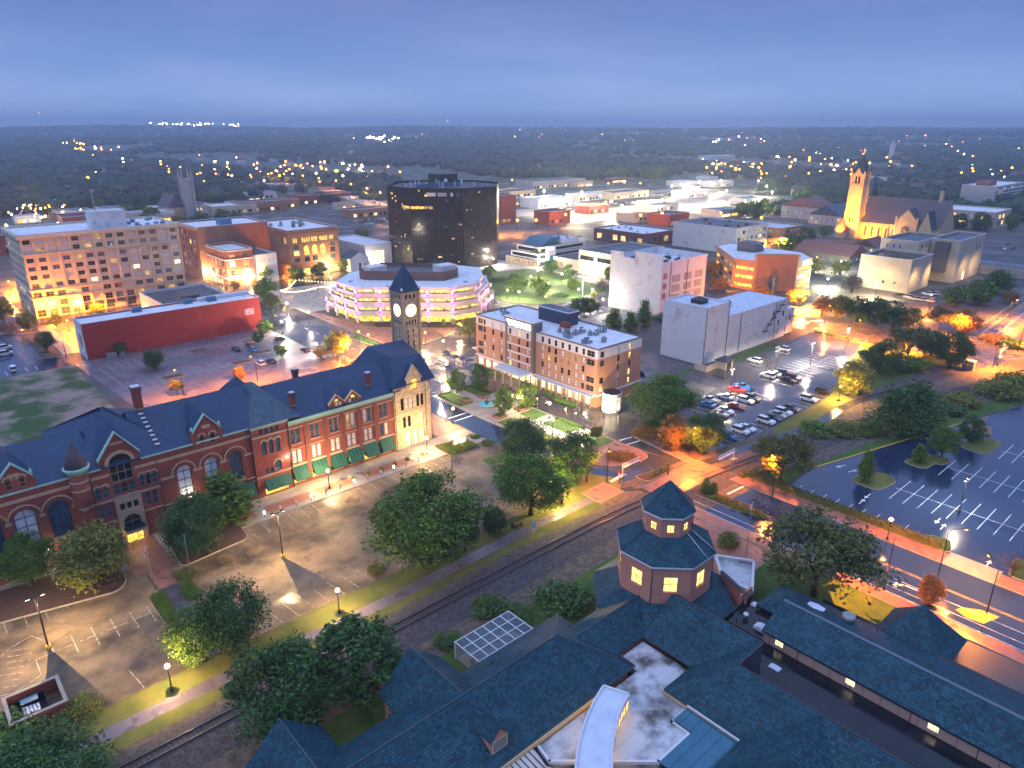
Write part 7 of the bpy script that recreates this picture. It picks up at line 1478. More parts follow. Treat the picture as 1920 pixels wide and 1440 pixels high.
# bushes and hedges
B_ = [('bushg', (1540, 812), 2.6, 4.6, 'left green bush beyond the yellow kerb'), ('bushy', (1580, 812), 2.8, 4.0, 'pale grass clump bush beyond the yellow kerb'), ('bushg', (1625, 808), 2.4, 4.2, 'third bush beyond the yellow kerb'), ('bush', (1770, 770), 2.6, 5, 'dark bush right of the evergreens'), ('bushy', (1800, 758), 3.0, 4.6, 'yellow green bush right of the evergreens'), ('bushy', (1872, 742), 4.4, 6.0, 'tall yellow green bush near the white fence'), ('bushg', (1905, 728), 4.4, 6.0, 'green bush at the right edge by the tracks'), ('bush', (1725, 745), 2.4, 5.0, 'dark shrub on the far verge'),
      ('bushy', (1365, 1022), 2.6, 1.9, 'round yellow shrub in the forecourt bed'), ('busho', (1172, 862), 1.5, 2.4, 'orange grass clump on the teardrop island'), ('busho', (1150, 858), 1.3, 2.0, 'second orange grass clump on the teardrop island'), ('bush', (1050, 1135), 3.4, 4.4, 'wide dark bush beside the hall skirt roof'), ('bush', (965, 1160), 1.5, 2.6, 'dark shrub at the greenhouse corner'), ('bush', (840, 1205), 1.4, 2.0, 'dark shrub left of the greenhouse'), ('bush', (918, 1145), 2.2, 2.8, 'thin dark bush at the edge of the tracks'),
      ('bushg', (1690, 690), 4, 6, 'low bush under the thicket'), ('bushg', (985, 590), 1.6, 3.4, 'dark shrub in the park lawn'), ('bush', (1052, 555), 1.4, 3.8, 'second dark park shrub'), ('bush', (935, 528), 2.0, 4.2, 'long dark shrub at the park corner'), ('bush', (1250, 600), 2.4, 5, 'bush behind the storehouse'), ('busho', (1870, 640), 2.4, 5, 'orange shrub on the avenue corner'), ('bush', (1905, 650), 2.6, 5, 'dark shrub on the avenue corner'), ('bushg', (10, 1400), 3, 4, 'green bush at the left edge below the bin enclosure'), ('bushy', (150, 1340), 2.2, 2.6, 'yellow plants beside the bin enclosure'),
      ('bush', (1232, 800), 1.6, 3.2, 'low dark shrub under the large tree'), ('busho', (1215, 815), 1.6, 3.6, 'orange lit ground shrub left of the lamp post'), ('bushy', (705, 1072), 1.4, 1.4, 'small yellow shrub in the lot beside the large tree'), ('bushg', (890, 820), 1.0, 1.4, 'flower border along the plaza road'), ('bushg', (915, 832), 1.0, 1.4, 'right half of the flower border along the plaza road')]
for key, (px, py), h, w, lb in B_:
    p = G(px, py); plant(key, p.x, p.y, h, w, lb, 'bush', 'bush')
for i in range(9):
    for j, x in enumerate((22.1, 23.0)): plant('bushg', x + .03 * i, 106.4 + .92 * i, .95, .62, 'clipped ball shrub in the left double row of the hedge island', 'shrub', 'shrub', 'left ball shrubs of the hedge island')
for i in range(6):
    for j, x in enumerate((26.9, 27.8)): plant('bushg', x, 109.4 + .95 * i, .95, .62, 'clipped ball shrub in the right double row of the hedge island', 'shrub', 'shrub', 'right ball shrubs of the hedge island')
for x, y in ((27.4, 117.2), (28.6, 117.6), (29.3, 116.4), (28.2, 115.8)): plant('bushy', x, y, 1.2, .9, 'yellow shrub at the head of the hedge island', 'shrub', 'shrub', 'yellow shrubs of the hedge island')
for x, y in ((119.6, 83.4 + 1.6), (122, 85.0), (124.4, 84.9)): plant('column', x, y, 1.8, .5, 'small upright conifer on the orange median', 'shrub', 'shrub', 'conifers of the orange median')
for x, y in ((121.4, 73.2), (122.4, 71.6), (122.9, 73.8)): plant('column', x, y, 2.9, .9, 'upright conifer on the planted median', 'shrub', 'shrub', 'conifers of the planted median')
for i in range(14): plant(('bushg', 'bushy', 'busho')[i % 3], 120.6 + (i % 3) * .95, 70.5 - i * .85, .7, .8, 'low flowering plant on the dark median bed', 'shrub', 'shrub', 'flowering plants of the median bed')
for i in range(22): plant(('bushy', 'bushg', 'bushy')[i % 3], 92.9 + (i % 6) * 1.35, 124.4 + (i // 6) * 1.6, .7 + .2 * (i % 2), .8, 'low yellow green plant in the lit sign bed', 'shrub', 'shrub', 'plants of the lit sign bed')
def hedge(pts, w, h, label, mt='leafg', n=60):
    m = MB(M['leafd']); V, F = [], []; r = random.Random(len(pts) + int(pts[0][0]))
    core = MB(M[mt])
    for p, q in zip(pts, pts[1:]):
        L = math.hypot(q[0] - p[0], q[1] - p[1]); core.obox(((p[0] + q[0]) / 2, (p[1] + q[1]) / 2), L / 2, w * .42, 0, h * .86, math.atan2(q[1] - p[1], q[0] - p[0]))
        for k in range(int(L * n)):
            t_ = r.random(); x, y = p[0] + (q[0] - p[0]) * t_ + r.uniform(-.5, .5) * w, p[1] + (q[1] - p[1]) * t_ + r.uniform(-.5, .5) * w; c = Vector((x, y, h * (.25 + .8 * r.random() ** .5)))
            a = Vector((r.gauss(0, 1), r.gauss(0, 1), r.gauss(0, 1))).normalized() * .16; b = a.cross(Vector((r.gauss(0, 1), r.gauss(0, 1), r.gauss(0, 1)))).normalized() * .11; core.face([tuple(c - a), tuple(c + b), tuple(c + a), tuple(c - b)])
    return tag(core.build('hedge', origin=(*pts[0], 0)), label, 'hedge')
hedge([(135.6, 71.6), (135.6, 31.6)], 1.8, 1.3, 'long clipped olive hedge along the wet lot', 'leafb', 130)
hedge([(133.4, 71.8), (138, 70.4), (146, 67.8)], 1.6, 1.1, 'short hedge under the brown tree at the lot corner', 'leafb', 80)
hedge([(128.2 - .9, 113.8), (127.3, 122.6), (125.6, 123.2)], .7, .8, 'bright clipped hedge bending round the plaza lawn')
hedge([(139.2, 140), (136.8, 133), (137.8, 126.4)], 1.0, .9, 'clipped hedge curving before the hotel arcade'); hedge([(139.3, 144.8), (137.2, 141)], .9, .8, 'short hedge beside the hotel canopy')
hedge([(139.2, 160), (138.6, 172)], .9, .8, 'hedge along the hotel left of the canopy'); hedge([(113.6, 147.2), (113.6, 158), (118.2, 158)], .6, .7, 'low box hedge nearest the clock tower'); hedge([(122.2, 158.3), (127, 158.3), (127, 149.4)], .6, .7, 'low box hedge beside the plaza bollards')
for k in range(4): hedge([(261.6, 101 + 4.6 * k), (261.6, 104.2 + 4.6 * k)], 1.0, .7, ('first', 'second', 'third', 'fourth')[k] + ' low hedge along the street end of the parked cars', 'leafd', 40)

# ------------------------------------------------------------------ lamps
def lamp_light(name, parent, loc, e, c, kind='POINT', rad=.18, spot=None):
    k = (name, e, kind)
    if k not in LD:
        l = bpy.data.lights.new(name, kind); l.energy = e; l.color = c; l.shadow_soft_size = rad
        if kind == 'SPOT': l.spot_size = spot or R(150); l.spot_blend = .6
        LD[k] = l
    o = bpy.data.objects.new(name, LD[k]); col.objects.link(o); o.parent = parent; o.location = loc; return o
LD = {}
LM = {}
def lampmesh(kind):
    if kind in LM: return LM[kind]
    a = MB(M['metal'])
    if kind == 'post':
        a.rings([(.22, 0), (.2, .5), (.09, .7), (.06, 3.9), (.07, 4.1)], 8); g = MB(M['warm_bulb']); g.ball((0, 0, 4.42), .34, 10, 8)
    elif kind == 'postw':
        a.rings([(.22, 0), (.2, .5), (.09, .7), (.06, 3.9), (.07, 4.1)], 8); g = MB(M['white_bulb']); g.ball((0, 0, 4.42), .34, 10, 8)
    elif kind == 'posto':
        a.rings([(.22, 0), (.2, .5), (.09, .7), (.06, 3.9), (.07, 4.1)], 8); g = MB(M['orange_bulb']); g.ball((0, 0, 4.42), .34, 10, 8)
    elif kind == 'cobra':
        a.tube([(0, 0, 0), (0, 0, 8.4), (-.5, -.5, 8.9), (-1.7, -1.7, 9.1)], [.13, .09, .06, .05], 6); a.obox((-2.0, -2.0), .45, .16, 9.05, 9.22, R(45)); g = MB(M['orange_bulb']); g.ball((-2.0, -2.0, 8.97), .26, 8, 6, .5)
    elif kind == 'flood':
        a.tube([(0, 0, 0), (0, 0, 9.4)], [.14, .1], 8); a.m(M['yellow']); a.rings([(.34, 0), (.34, .8)], 10); a.m(M['metal']); a.box(-.9, .9, -.05, .05, 9.3, 9.42); a.box(-1.25, -.65, -.3, .3, 9.42, 9.56); a.box(.65, 1.25, -.3, .3, 9.42, 9.56); g = MB(M['warm_bulb']); g.box(-1.2, -.7, -.25, .25, 9.36, 9.40); g.box(.7, 1.2, -.25, .25, 9.36, 9.40)
    elif kind == 'lot':
        a.tube([(0, 0, 0), (0, 0, 7.6)], [.11, .08], 6); a.rings([(.3, 0), (.3, .8)], 10); a.box(-.8, .8, -.05, .05, 7.5, 7.6); a.box(-1.0, -.5, -.25, .25, 7.6, 7.72); a.box(.5, 1.0, -.25, .25, 7.6, 7.72); g = MB(M['white_bulb']); g.box(-.95, -.55, -.2, .2, 7.54, 7.58); g.box(.55, .95, -.2, .2, 7.54, 7.58)
    LM[kind] = (a.mesh('pole'), g.mesh('globe')); return LM[kind]
def lamp(kind, x, y, label, e, c=(1, .76, .42), rz=0.0, group=None, name='street_lamp', z=0.0):
    t = thing(name, label, 'street lamp', (x, y, z), group); t.rotation_euler = (0, 0, rz); a, g = lampmesh(kind)
    for nm, me in (('pole', a), ('globe' if 'post' in kind else 'lamp_head', g)):
        o = bpy.data.objects.new(nm, me); col.objects.link(o); o.parent = t
    e *= LS
    if e:
        if kind in ('post', 'postw', 'posto'): lamp_light(kind + '_light', t, (0, 0, 4.42), e, c, rad=0)
        elif kind == 'cobra': lamp_light('cobra_light', t, (-2.0, -2.0, 8.8), e, c, 'SPOT', 0, R(160))
        elif kind == 'flood': lamp_light('flood_light', t, (0, .45, 9.1), e, c, 'SPOT', 0, R(165))
        else: lamp_light('lot_light', t, (0, .4, 7.3), e, c, 'SPOT', 0, R(165))
    return t
LS = 3.0
WARM, WHT_, SOD = (1, .64, .27), (1, .84, .62), (1, .28, .02)
P5 = [  # kind, photo point of the foot, label, power, colour
 ('post', (323, 1297), 'lit post lamp nearest the bin enclosure on the trail', 1100, WARM), ('post', (637, 1150), 'lit post lamp on the trail opposite the hedge island', 1100, WARM), ('post', (618, 917), 'post lamp on the forecourt between the awnings', 1500, WARM), ('post', (801, 853), 'post lamp at the stone corner of the long hall', 1500, WARM), ('post', (1053, 945), 'lamp glowing yellow inside the trail tree', 1800, (1, .7, .2)),
 ('postw', (827, 740), 'plaza lamp left of the first egg tree', 700, WHT_), ('postw', (838, 707), 'lamp at the hotel patio corner', 900, WHT_), ('post', (850, 795), 'lamp at the crossing beside the clock tower corner', 1400, WARM), ('post', (1030, 785), 'lamp in front of the hotel arcade', 900, WHT_), ('post', (1036, 817), 'lamp between the two dark plaza trees', 1100, WARM), ('postw', (1095, 805), 'lamp with flower basket on the hotel drive', 1100, WHT_), ('post', (1131, 782), 'lamp beside the hotel rotunda', 1100, WARM), ('post', (972, 773), 'lamp half hidden by the fountain egg tree', 700, WARM),
 ('flood', (92, 1217), 'left twin headed floodlight pole in the cracked lot', 2600, (1, .66, .30)), ('flood', (531, 1046), 'right twin headed floodlight pole in the cracked lot', 2600, (1, .66, .30)),
 ('cobra', (1294, 858), 'yellow lamp post glowing orange at the crossing', 7000, SOD), ('cobra', (1138, 905), 'grey curved lamp at the teardrop island', 2500, SOD), ('cobra', (1447, 937), 'grey curved lamp beside the brown tree at the crossing', 3000, SOD),
 ('post', (1663, 1012), 'post lamp on the pavement by the hedge', 500, SOD), ('lot', (1798, 962), 'tall lot lamp among the long white stripes', 1300, WHT_), ('cobra', (1575, 1092), 'sodium lamp inside the open crowned tree', 6000, SOD), ('cobra', (1850, 1150), 'sodium lamp beyond the pavilion roof', 4000, SOD),
 ('lot', (1519, 685), 'lot lamp in the middle of the wet car park', 3800, WHT_), ('lot', (1585, 655), 'lot lamp near the street end of the car park', 3000, WHT_), ('lot', (1369, 738), 'lot lamp beside the red pickup', 4600, WHT_), ('lot', (1453, 700), 'lot lamp beside the five parked cars row', 4600, WHT_), ('posto', (1572, 752), 'orange lamp at the path end of the parked cars', 3500, (1, .5, .1)),
 ('cobra', (1590, 645), 'street lamp on the street behind the car park', 9000, SOD), ('cobra', (1545, 612), 'street lamp at the near end of the tree row', 9000, SOD), ('cobra', (1808, 632), 'orange street lamp within the avenue tree', 7000, SOD), ('cobra', (1890, 600), 'street lamp far along the avenue', 9000, SOD), ('cobra', (1862, 690), 'street lamp at the avenue corner', 7000, SOD),
 ('cobra', (1700, 648), 'added street lamp midway along the street behind the car park', 9000, SOD), ('cobra', (1480, 630), 'added street lamp at the storehouse corner', 6000, SOD), ('cobra', (1908, 660), 'added street lamp at the right edge of the avenue', 7000, SOD), ('cobra', (1760, 1075), 'added street lamp on the lower right pavement', 4000, SOD), ('posto', (1395, 570), 'left added orange lamp before the brown office', 2200, SOD), ('posto', (1360, 545), 'added orange lamp among the trees left of the brown office', 900, SOD),  # lamps added for more orange light on the roads and the brown office
 ('cobra', (345, 742), 'orange lamp in the purple lot', 5000, SOD), ('cobra', (483, 715), 'orange lamp behind the hall roof in the purple lot', 6000, SOD), ('cobra', (660, 700), 'orange lamp behind the brown chimney', 9000, SOD), ('posto', (648, 672), 'left of two orange lamps in the yellow tree', 3500, SOD), ('posto', (655, 668), 'right of two orange lamps in the yellow tree', 3500, SOD),
 ('postw', (595, 668), 'white street lamp left of the yellow tree', 1500, WHT_), ('postw', (530, 624), 'white street lamp across from the red wall', 1500, WHT_), ('postw', (540, 588), 'white street lamp at the lawn corner', 1500, WHT_), ('postw', (580, 606), 'white lamp on the civic centre ramp', 700, WHT_), ('posto', (674, 644), 'left lamp on the red brick corner walk', 700, WARM), ('posto', (692, 650), 'right lamp on the red brick corner walk', 700, WARM), ('posto', (798, 646), 'lamp on the walk right of the clock tower', 700, WARM), ('postw', (832, 662), 'bright lamp at the street left of the hotel', 1200, WARM), ('posto', (862, 628), 'orange lamp before the yellow lit hotel tree', 1600, WARM),
 ('cobra', (80, 590), 'orange lamp at the beige block corner', 14000, (1, .5, .08)), ('posto', (130, 622), 'bright orange lamp at the red block corner', 3000, SOD),
 ('postw', (925, 500), 'tall white lamp at the park corner', 2500, WHT_), ('postw', (1013, 502), 'lamp before the library', 1500, WHT_), ('postw', (1110, 560), 'lamp at the park path right end', 1500, WHT_), ('postw', (1028, 548), 'park lamp beside the round tree', 1500, WHT_), ('postw', (1084, 560), 'park lamp at the lower lawn', 1500, WHT_), ('postw', (1053, 530), 'park lamp in the middle', 1500, WHT_), ('postw', (995, 535), 'park lamp left of the path', 1500, WHT_), ('postw', (1008, 523), 'park lamp far left', 1200, WHT_), ('postw', (1130, 580), 'street lamp at the park corner by the warehouse', 600, WHT_), ('postw', (973, 565), 'lamp on the near park lawn', 1500, WARM), ('posto', (1023, 575), 'lamp behind the hotel roof', 1500, WARM), ('posto', (1060, 520), 'lamp in the park shrubs', 1200, WHT_), ('postw', (1105, 520), 'lamp before the lit shop', 1800, WHT_), ('posto', (952, 562), 'small lamp at the civic centre end', 1200, WARM),
 ('posto', (360, 515), 'street lamp beside the brown warehouse', 2400, WARM), ('posto', (385, 528), 'second street lamp beside the brown warehouse', 2400, WARM), ('posto', (415, 545), 'street lamp at the red corner shop', 2400, WARM), ('posto', (447, 540), 'lamp before the red corner shop', 2400, WARM), ('posto', (470, 535), 'lamp before the white shop', 2400, WARM), ('posto', (543, 520), 'street lamp beside the arcade block', 3000, WARM), ('posto', (525, 512), 'orange wall lamp of the arcade block side', 4000, SOD), ('posto', (619, 514), 'right street lamp before the arcade block', 2400, WARM), ('postw', (695, 502), 'white lamp beside the white hall', 2400, WHT_),
 ('cobra', (205, 588), 'street lamp behind the red block', 8000, SOD), ('posto', (100, 598), 'first added orange lamp along the beige block front', 5000, SOD), ('posto', (150, 586), 'second added orange lamp along the beige block front', 5000, SOD), ('posto', (230, 568), 'third added orange lamp along the beige block front', 3000, SOD), ('posto', (20, 545), 'left street lamp on the far cross street', 5000, WARM), ('posto', (40, 530), 'second street lamp on the far cross street', 5000, WARM), ('cobra', (925, 440), 'orange street lamp right of the glass tower', 12000, SOD), ('cobra', (1455, 470), 'sodium lamp at the corner building', 14000, SOD), ('posto', (1425, 590), 'orange lamp at the storehouse annex', 5000, SOD), ('cobra', (1500, 575), 'sodium lamp before the brown office', 14000, SOD), ('lot', (1640, 560), 'tall lamp against the beige wall', 9000, (1, .72, .36)), ('lot', (1740, 585), 'lamp in the service yard of the beige block', 7000, SOD), ('postw', (1550, 540), 'lamp beside the floodlit lawn', 5000, (1, .95, .6)), ('postw', (1575, 505), 'floodlight under the lit trees', 3000, (1, .95, .5)), ('postw', (1520, 508), 'second floodlight under the lit trees', 3000, (1, .95, .5)),  # the orange lamps along the beige front are added for its golden glow
]
for kind, (px, py), lb, e, c in P5:
    p = G(px, py); e *= (1.7 if py < 700 else 1) * (1.0 if kind == 'cobra' and py > 720 else 1.7 if kind == 'cobra' else 1); lamp(kind, p.x, p.y, lb, e, c, rz=tc_.choice((0, 1.57, 3.14, 4.71)) if kind == 'cobra' and px > 1400 else 0)
def flood(x, y, z, tx, ty, tz, e, c, label, group, size=R(70)):
    t = thing('floodlight', label, 'floodlight', (x, y, z), group); m_ = MB(M['metal']); m_.box(x - .2, x + .2, y - .2, y + .2, z - .15, z + .1); m_.build('housing', t)
    l = bpy.data.lights.new('floodlight_beam', 'SPOT'); l.energy = e; l.color = c; l.spot_size = size; l.spot_blend = .8; l.shadow_soft_size = .3
    o = bpy.data.objects.new('floodlight_beam', l); col.objects.link(o); o.parent = t; d = Vector((tx - x, ty - y, tz - z)); o.rotation_euler = d.to_track_quat('-Z', 'Y').to_euler(); o.location = (0, 0, .25)
MAG = (1, .08, .85)
o9 = tier(9, 0)
for i in range(5):
    L, Ud = along(o9[i], o9[i + 1]); n = max(1, round(L / 9.5)); Nn = (Ud[1], -Ud[0])
    for k in range(n):
        c = (o9[i][0] + Ud[0] * L * k / n + Nn[0] * 1.5, o9[i][1] + Ud[1] * L * k / n + Nn[1] * 1.5); flood(c[0], c[1], .5, c[0] - Nn[0] * 1.7, c[1] - Nn[1] * 1.7, 9, 6500, MAG, 'small magenta uplight at a column of the civic centre', 'magenta column uplights', R(50))
for c, n_, z1, z2 in COLS: flood(c[0] + n_[0] * .95, c[1] + n_[1] * .95, z1 - .3, c[0], c[1], z2, 1300, MAG, 'small magenta lamp on a terrace edge of the civic centre', 'magenta terrace lamps', R(75))
FG = 'church floodlights'
flood(505, 224, 1, 516, 218, 26, 190000, (1, .36, .03), 'floodlight left of the church tower foot', FG); flood(504, 212, 1, 516, 217, 22, 190000, (1, .36, .03), 'floodlight before the church tower foot', FG); flood(506, 203, 1, 520, 205, 7, 70000, (1, .38, .04), 'floodlight before the nave windows', FG, R(110)); flood(508, 192, 1, 518, 186, 12, 22000, (1, .5, .14), 'floodlight before the rose window', FG, R(90))
for k, (x, y) in enumerate(((349, 130), (362, 114), (380, 114), (392, 108), (410, 106), (425, 106))): flood(x, y, 7, x + (6 if k == 0 else 2), y + (0 if k == 0 else 6), 4, 3600, (1, .66, .28), 'wall floodlight number %s of the beige blocks from the left' % ('one', 'two', 'three', 'four', 'five', 'six')[k], 'beige block wall lights', R(130))
for k in range(6): lamp_light('arcade_downlight', hot, (139.9 - 150, 124 + 4 * k - 148, 3.3), 160, WARM, rad=.1)
for k in range(3): lamp_light('canopy_downlight', hot, (137 - 150, 148.5 + 3.6 * k - 148, 3.9), 260, WARM, rad=.15)
for k in range(8): lamp_light('awning_downlight', dep, (46.5 + 4.8 * k - 50, FB - 1.1 - 146, 2.6), 70, (1, .6, .2), rad=.1)
lamp_light('entrance_downlight', dep, (25.3 - 50, FB - 2 - 146, 3.2), 120, (1, .7, .25), rad=.1)
for x, z in ((56.5, 7.6), (36.2, 5.6), (11.6, 1.0 + 3)): 
    m_ = MB(M['white_bulb']); m_.ball((x, FB - .5, z), .16, 8, 6); m_.build('wall_lamp', dep); lamp_light('wall_lamp_light', dep, (x - 50, FB - .9 - 146, z), 160, WHT_, rad=.1)
# ------------------------------------------------------------------ cars
CARM = {}
def car_parts(kind, paint):
    """body, glass, wheels, lamps: profile along X (front at +X), metres"""
    k = (kind, paint)
    if k in CARM: return CARM[k]
    L, Wd, H0, prof, cab = {
     'sedan': (4.7, 1.82, 1.45, [(-2.35, .45), (-2.3, .92), (-1.75, 1.0), (1.0, .95), (2.1, .78), (2.35, .5)], [(-1.75, 1.0), (-1.1, 1.43), (.15, 1.45), (1.0, .95)]),
     'suv': (4.7, 1.9, 1.72, [(-2.35, .5), (-2.33, 1.05), (1.05, 1.08), (2.15, .95), (2.35, .55)], [(-2.28, 1.05), (-2.0, 1.68), (.2, 1.72), (1.05, 1.08)]),
     'pickup': (5.7, 1.98, 1.8, [(-2.85, .6), (-2.85, 1.12), (1.5, 1.15), (2.7, 1.05), (2.85, .6)], [(-.55, 1.12), (-.35, 1.76), (.75, 1.8), (1.5, 1.15)]),
     'van': (4.9, 1.95, 1.85, [(-2.45, .5), (-2.45, 1.1), (1.5, 1.1), (2.35, .9), (2.45, .55)], [(-2.42, 1.1), (-2.3, 1.8), (.6, 1.82), (1.5, 1.1)])}[kind]
    hw = Wd / 2; b = MB(M['car' + paint])
    def shell(pr, w0, w1, z0=None):
        n = len(pr)
        for (x0, z_0), (x1, z_1) in zip(pr, pr[1:]):
            a, c = (w0, w0) if w1 is None else ((w0 if z_0 < 1.16 else w1), (w0 if z_1 < 1.16 else w1))
            b.face([(x0, -a, z_0), (x1, -c, z_1), (x1, c, z_1), (x0, a, z_0)], True)
    shell(prof, hw, None)
    for s_ in (-1, 1):
        pts = [(x, s_ * hw, z) for x, z in prof] + [(L / 2 - .1, s_ * hw, .28), (-L / 2 + .1, s_ * hw, .28)]; b.face(pts[::-s_])
    b.face([(-L / 2 + .1, -hw, .28), (-L / 2 + .1, hw, .28), (prof[0][0], hw, prof[0][1]), (prof[0][0], -hw, prof[0][1])][::-1]); b.face([(L / 2 - .1, -hw, .28), (L / 2 - .1, hw, .28), (prof[-1][0], hw, prof[-1][1]), (prof[-1][0], -hw, prof[-1][1])])
    # roof on pillars
    rw = hw * .78; r0, r1 = cab[1], cab[2]; b.box(r0[0], r1[0], -rw, rw, r0[1] - .02, r1[1] + .02)
    if kind == 'pickup': b.box(-2.8, -.6, -hw, -hw + .12, 1.1, 1.25); b.box(-2.8, -.6, hw - .12, hw, 1.1, 1.25); b.m(M['metal']); b.sheet(rect(-2.75, -.65, -hw + .14, hw - .14), 1.125)
    g = MB(M['carglass']); a, c, d, e = cab
    def q(p, w): return [(p[0], -w, p[1]), (p[0], w, p[1])]
    A0, A1 = q(a, hw * .92); B0, B1 = q(c, rw); C0, C1 = q(d, rw); D0, D1 = q(e, hw * .92)
    g.face([A0, B0, B1, A1]); g.face([C0, D0, D1, C1]); g.face([A0, D0, C0, B0]); g.face([A1, B1, C1, D1])
    wm = MB(M['rubber']); n = 12
    for y0, y1 in ((-.11, .11),):
        ring = [(0.33 * math.cos(2 * math.pi * i / n), 0.33 * math.sin(2 * math.pi * i / n)) for i in range(n)]
        for i in range(n): j = (i + 1) % n; wm.face([(ring[i][0], y0, ring[i][1]), (ring[i][0], y1, ring[i][1]), (ring[j][0], y1, ring[j][1]), (ring[j][0], y0, ring[j][1])])
        wm.face([(x, y0, z) for x, z in ring]); wm.face([(x, y1, z) for x, z in ring][::-1]); wm.m(M['chrome'])
        for y, s_ in ((y0 - .005, 1), (y1 + .005, -1)): wm.face([(x * .62, y, z * .62) for x, z in ring][::s_])
    tl = MB(M['tail']); tl.box(-L / 2 - .012, -L / 2 + .1, -hw + .08, -hw + .42, .72, .92); tl.box(-L / 2 - .012, -L / 2 + .1, hw - .42, hw - .08, .72, .92)
    hl = MB(M['head']); hl.box(L / 2 - .12, L / 2 + .008, -hw + .1, -hw + .5, .56, .7); hl.box(L / 2 - .12, L / 2 + .008, hw - .5, hw - .1, .56, .7)
    CARM[k] = (b.mesh('body'), g.mesh('glass'), wm.mesh('wheel'), tl.mesh('tail_lamps'), hl.mesh('head_lamps'), L, hw); return CARM[k]
def car(kind, paint, x, y, ang, label, group=None, z=.03):
    t = thing('car' if kind != 'pickup' else 'pickup_truck', label, 'car' if kind != 'pickup' else 'pickup', (x, y, z), group); t.rotation_euler = (0, 0, ang); b, g, w, tl, hl, L, hw = car_parts(kind, paint)
    for nm, me, loc in [('body', b, (0, 0, 0)), ('glass', g, (0, 0, 0)), ('tail_lamps', tl, (0, 0, 0)), ('head_lamps', hl, (0, 0, 0))] + [('wheel', w, (sx_ * L * .31, sy_ * (hw - .1), .33)) for sx_ in (-1, 1) for sy_ in (-1, 1)]:
        o = bpy.data.objects.new(nm, me); col.objects.link(o); o.parent = t; o.location = loc
    return t
U_, D_ = R(90), R(-90)
CG = 'cars parked behind the white storehouse'
for kind, paint, x, y, a, lb in [
 ('suv', 'white', 211.4, 113.8, U_, 'white sport utility nearest the bin store'), ('suv', 'white', 230.8, 114.2, U_, 'white sport utility alone by the grass strip'), ('suv', 'white', 200.6, 103.0, U_, 'white sport utility at the near end of the middle row'), ('sedan', 'white', 203.4, 102.6, U_, 'white car beside the white sport utility of the middle row'), ('suv', 'navy', 206.4, 102.4, U_, 'dark blue car behind the white pair'), ('sedan', 'black', 201.4, 96.6, D_, 'black car on the near side of the middle row'), ('suv', 'maroon', 204.4, 96.4, D_, 'dark red car beside the black one'),
 ('pickup', 'blue', 185.2, 102.4, U_, 'blue pickup truck behind the red one'), ('pickup', 'red', 181.6, 102.2, U_, 'red pickup truck beside the lot lamp'), ('sedan', 'white', 174.4, 101.6, U_, 'white low car left of the lamp'), ('pickup', 'silver', 168.6, 102.8, U_, 'silver pickup half under the tree'), ('suv', 'white', 176.0, 96.0, D_, 'white crossover behind the dark red car'), ('suv', 'tan', 179.2, 95.9, D_, 'pale crossover at the end of the near row'), ('sedan', 'red', 170.0, 95.4, D_, 'red car in the near row'), ('sedan', 'white', 165.0, 95.6, D_, 'white car left of the red one'), ('sedan', 'bright', 165.4, 101.6, U_, 'blue car behind the silver pickup'), ('sedan', 'silver', 162.0, 95.4, D_, 'silver car next to the tree'),
 ('suv', 'black', 199.4, 84.4, D_, 'black sport utility at the orange corner'), ('suv', 'white', 190.6, 84.6, D_, 'white crossover alone near the bench'), ('sedan', 'grey', 180.2, 84.5, D_, 'grey car furthest in the trail side row'), ('suv', 'white', 175.9, 84.4, D_, 'white car third in the trail side row'), ('sedan', 'silver', 173.0, 84.4, D_, 'pale car second in the trail side row'), ('sedan', 'navy', 170.0, 84.4, D_, 'dark blue car between pale cars of the trail side row'), ('suv', 'white', 166.6, 84.3, D_, 'white car first in the trail side row'), ('sedan', 'white', 158.6, 85.2, D_, 'white car right of the pair at the lot entrance'), ('suv', 'white', 155.8, 85.3, D_, 'white car left of the pair at the lot entrance'), ('suv', 'blue', 150.4, 85.6, D_, 'blue car under the dark tree')]:
    car(kind, paint, x, y, a, lb, CG)
for kind, paint, px, py, a, lb in [('sedan', 'navy', 443, 657, U_, 'dark blue car in the purple lot'), ('sedan', 'maroon', 469, 650, U_, 'dark red car in the purple lot'), ('sedan', 'bright', 474, 658, U_, 'bright blue car in the purple lot'), ('sedan', 'black', 525, 638, .2, 'black car near the street in the purple lot'), ('sedan', 'black', 573, 659, U_, 'black car nearest the yellow tree'), ('suv', 'white', 488, 684, U_, 'white car beside the orange lamp'), ('sedan', 'black', 509, 680, U_, 'black car beside the white one'),
   ('van', 'white', 8, 655, .1, 'white van upper left in the blue lot'), ('van', 'white', 10, 666, .1, 'white van below another at the left edge'), ('van', 'white', 25, 695, U_, 'white van facing the scrub field'), ('pickup', 'white', 588, 545, 0, 'white pickup beside the civic lawn')]:
    p = G(px, py); car(kind, paint, p.x, p.y, a, lb, 'cars of the left lots')
for k, (px, py, pt) in enumerate(((1684, 556, 'black'), (1698, 558, 'silver'), (1712, 562, 'silver'), (1726, 564, 'silver'), (1742, 566, 'white'), (1738, 553, 'white'), (1752, 553, 'white'))):
    p = G(px, py); car('suv', pt, p.x, p.y, U_, ('black car at the left end of the five by the beige wall', 'silver car second of the five by the beige wall', 'silver car third of the five by the beige wall', 'silver car fourth of the five by the beige wall', 'white car at the right end of the five by the beige wall', 'left white car in the service yard', 'right white car in the service yard')[k], 'cars by the beige wall')
for k, (px, py, pt) in enumerate(((1885, 468, 'white'), (1900, 466, 'red'), (1890, 458, 'black'))): p = G(px, py); car('sedan', pt, p.x, p.y, 0, '%s car in the upper right lot' % pt, 'cars of the upper right lot')

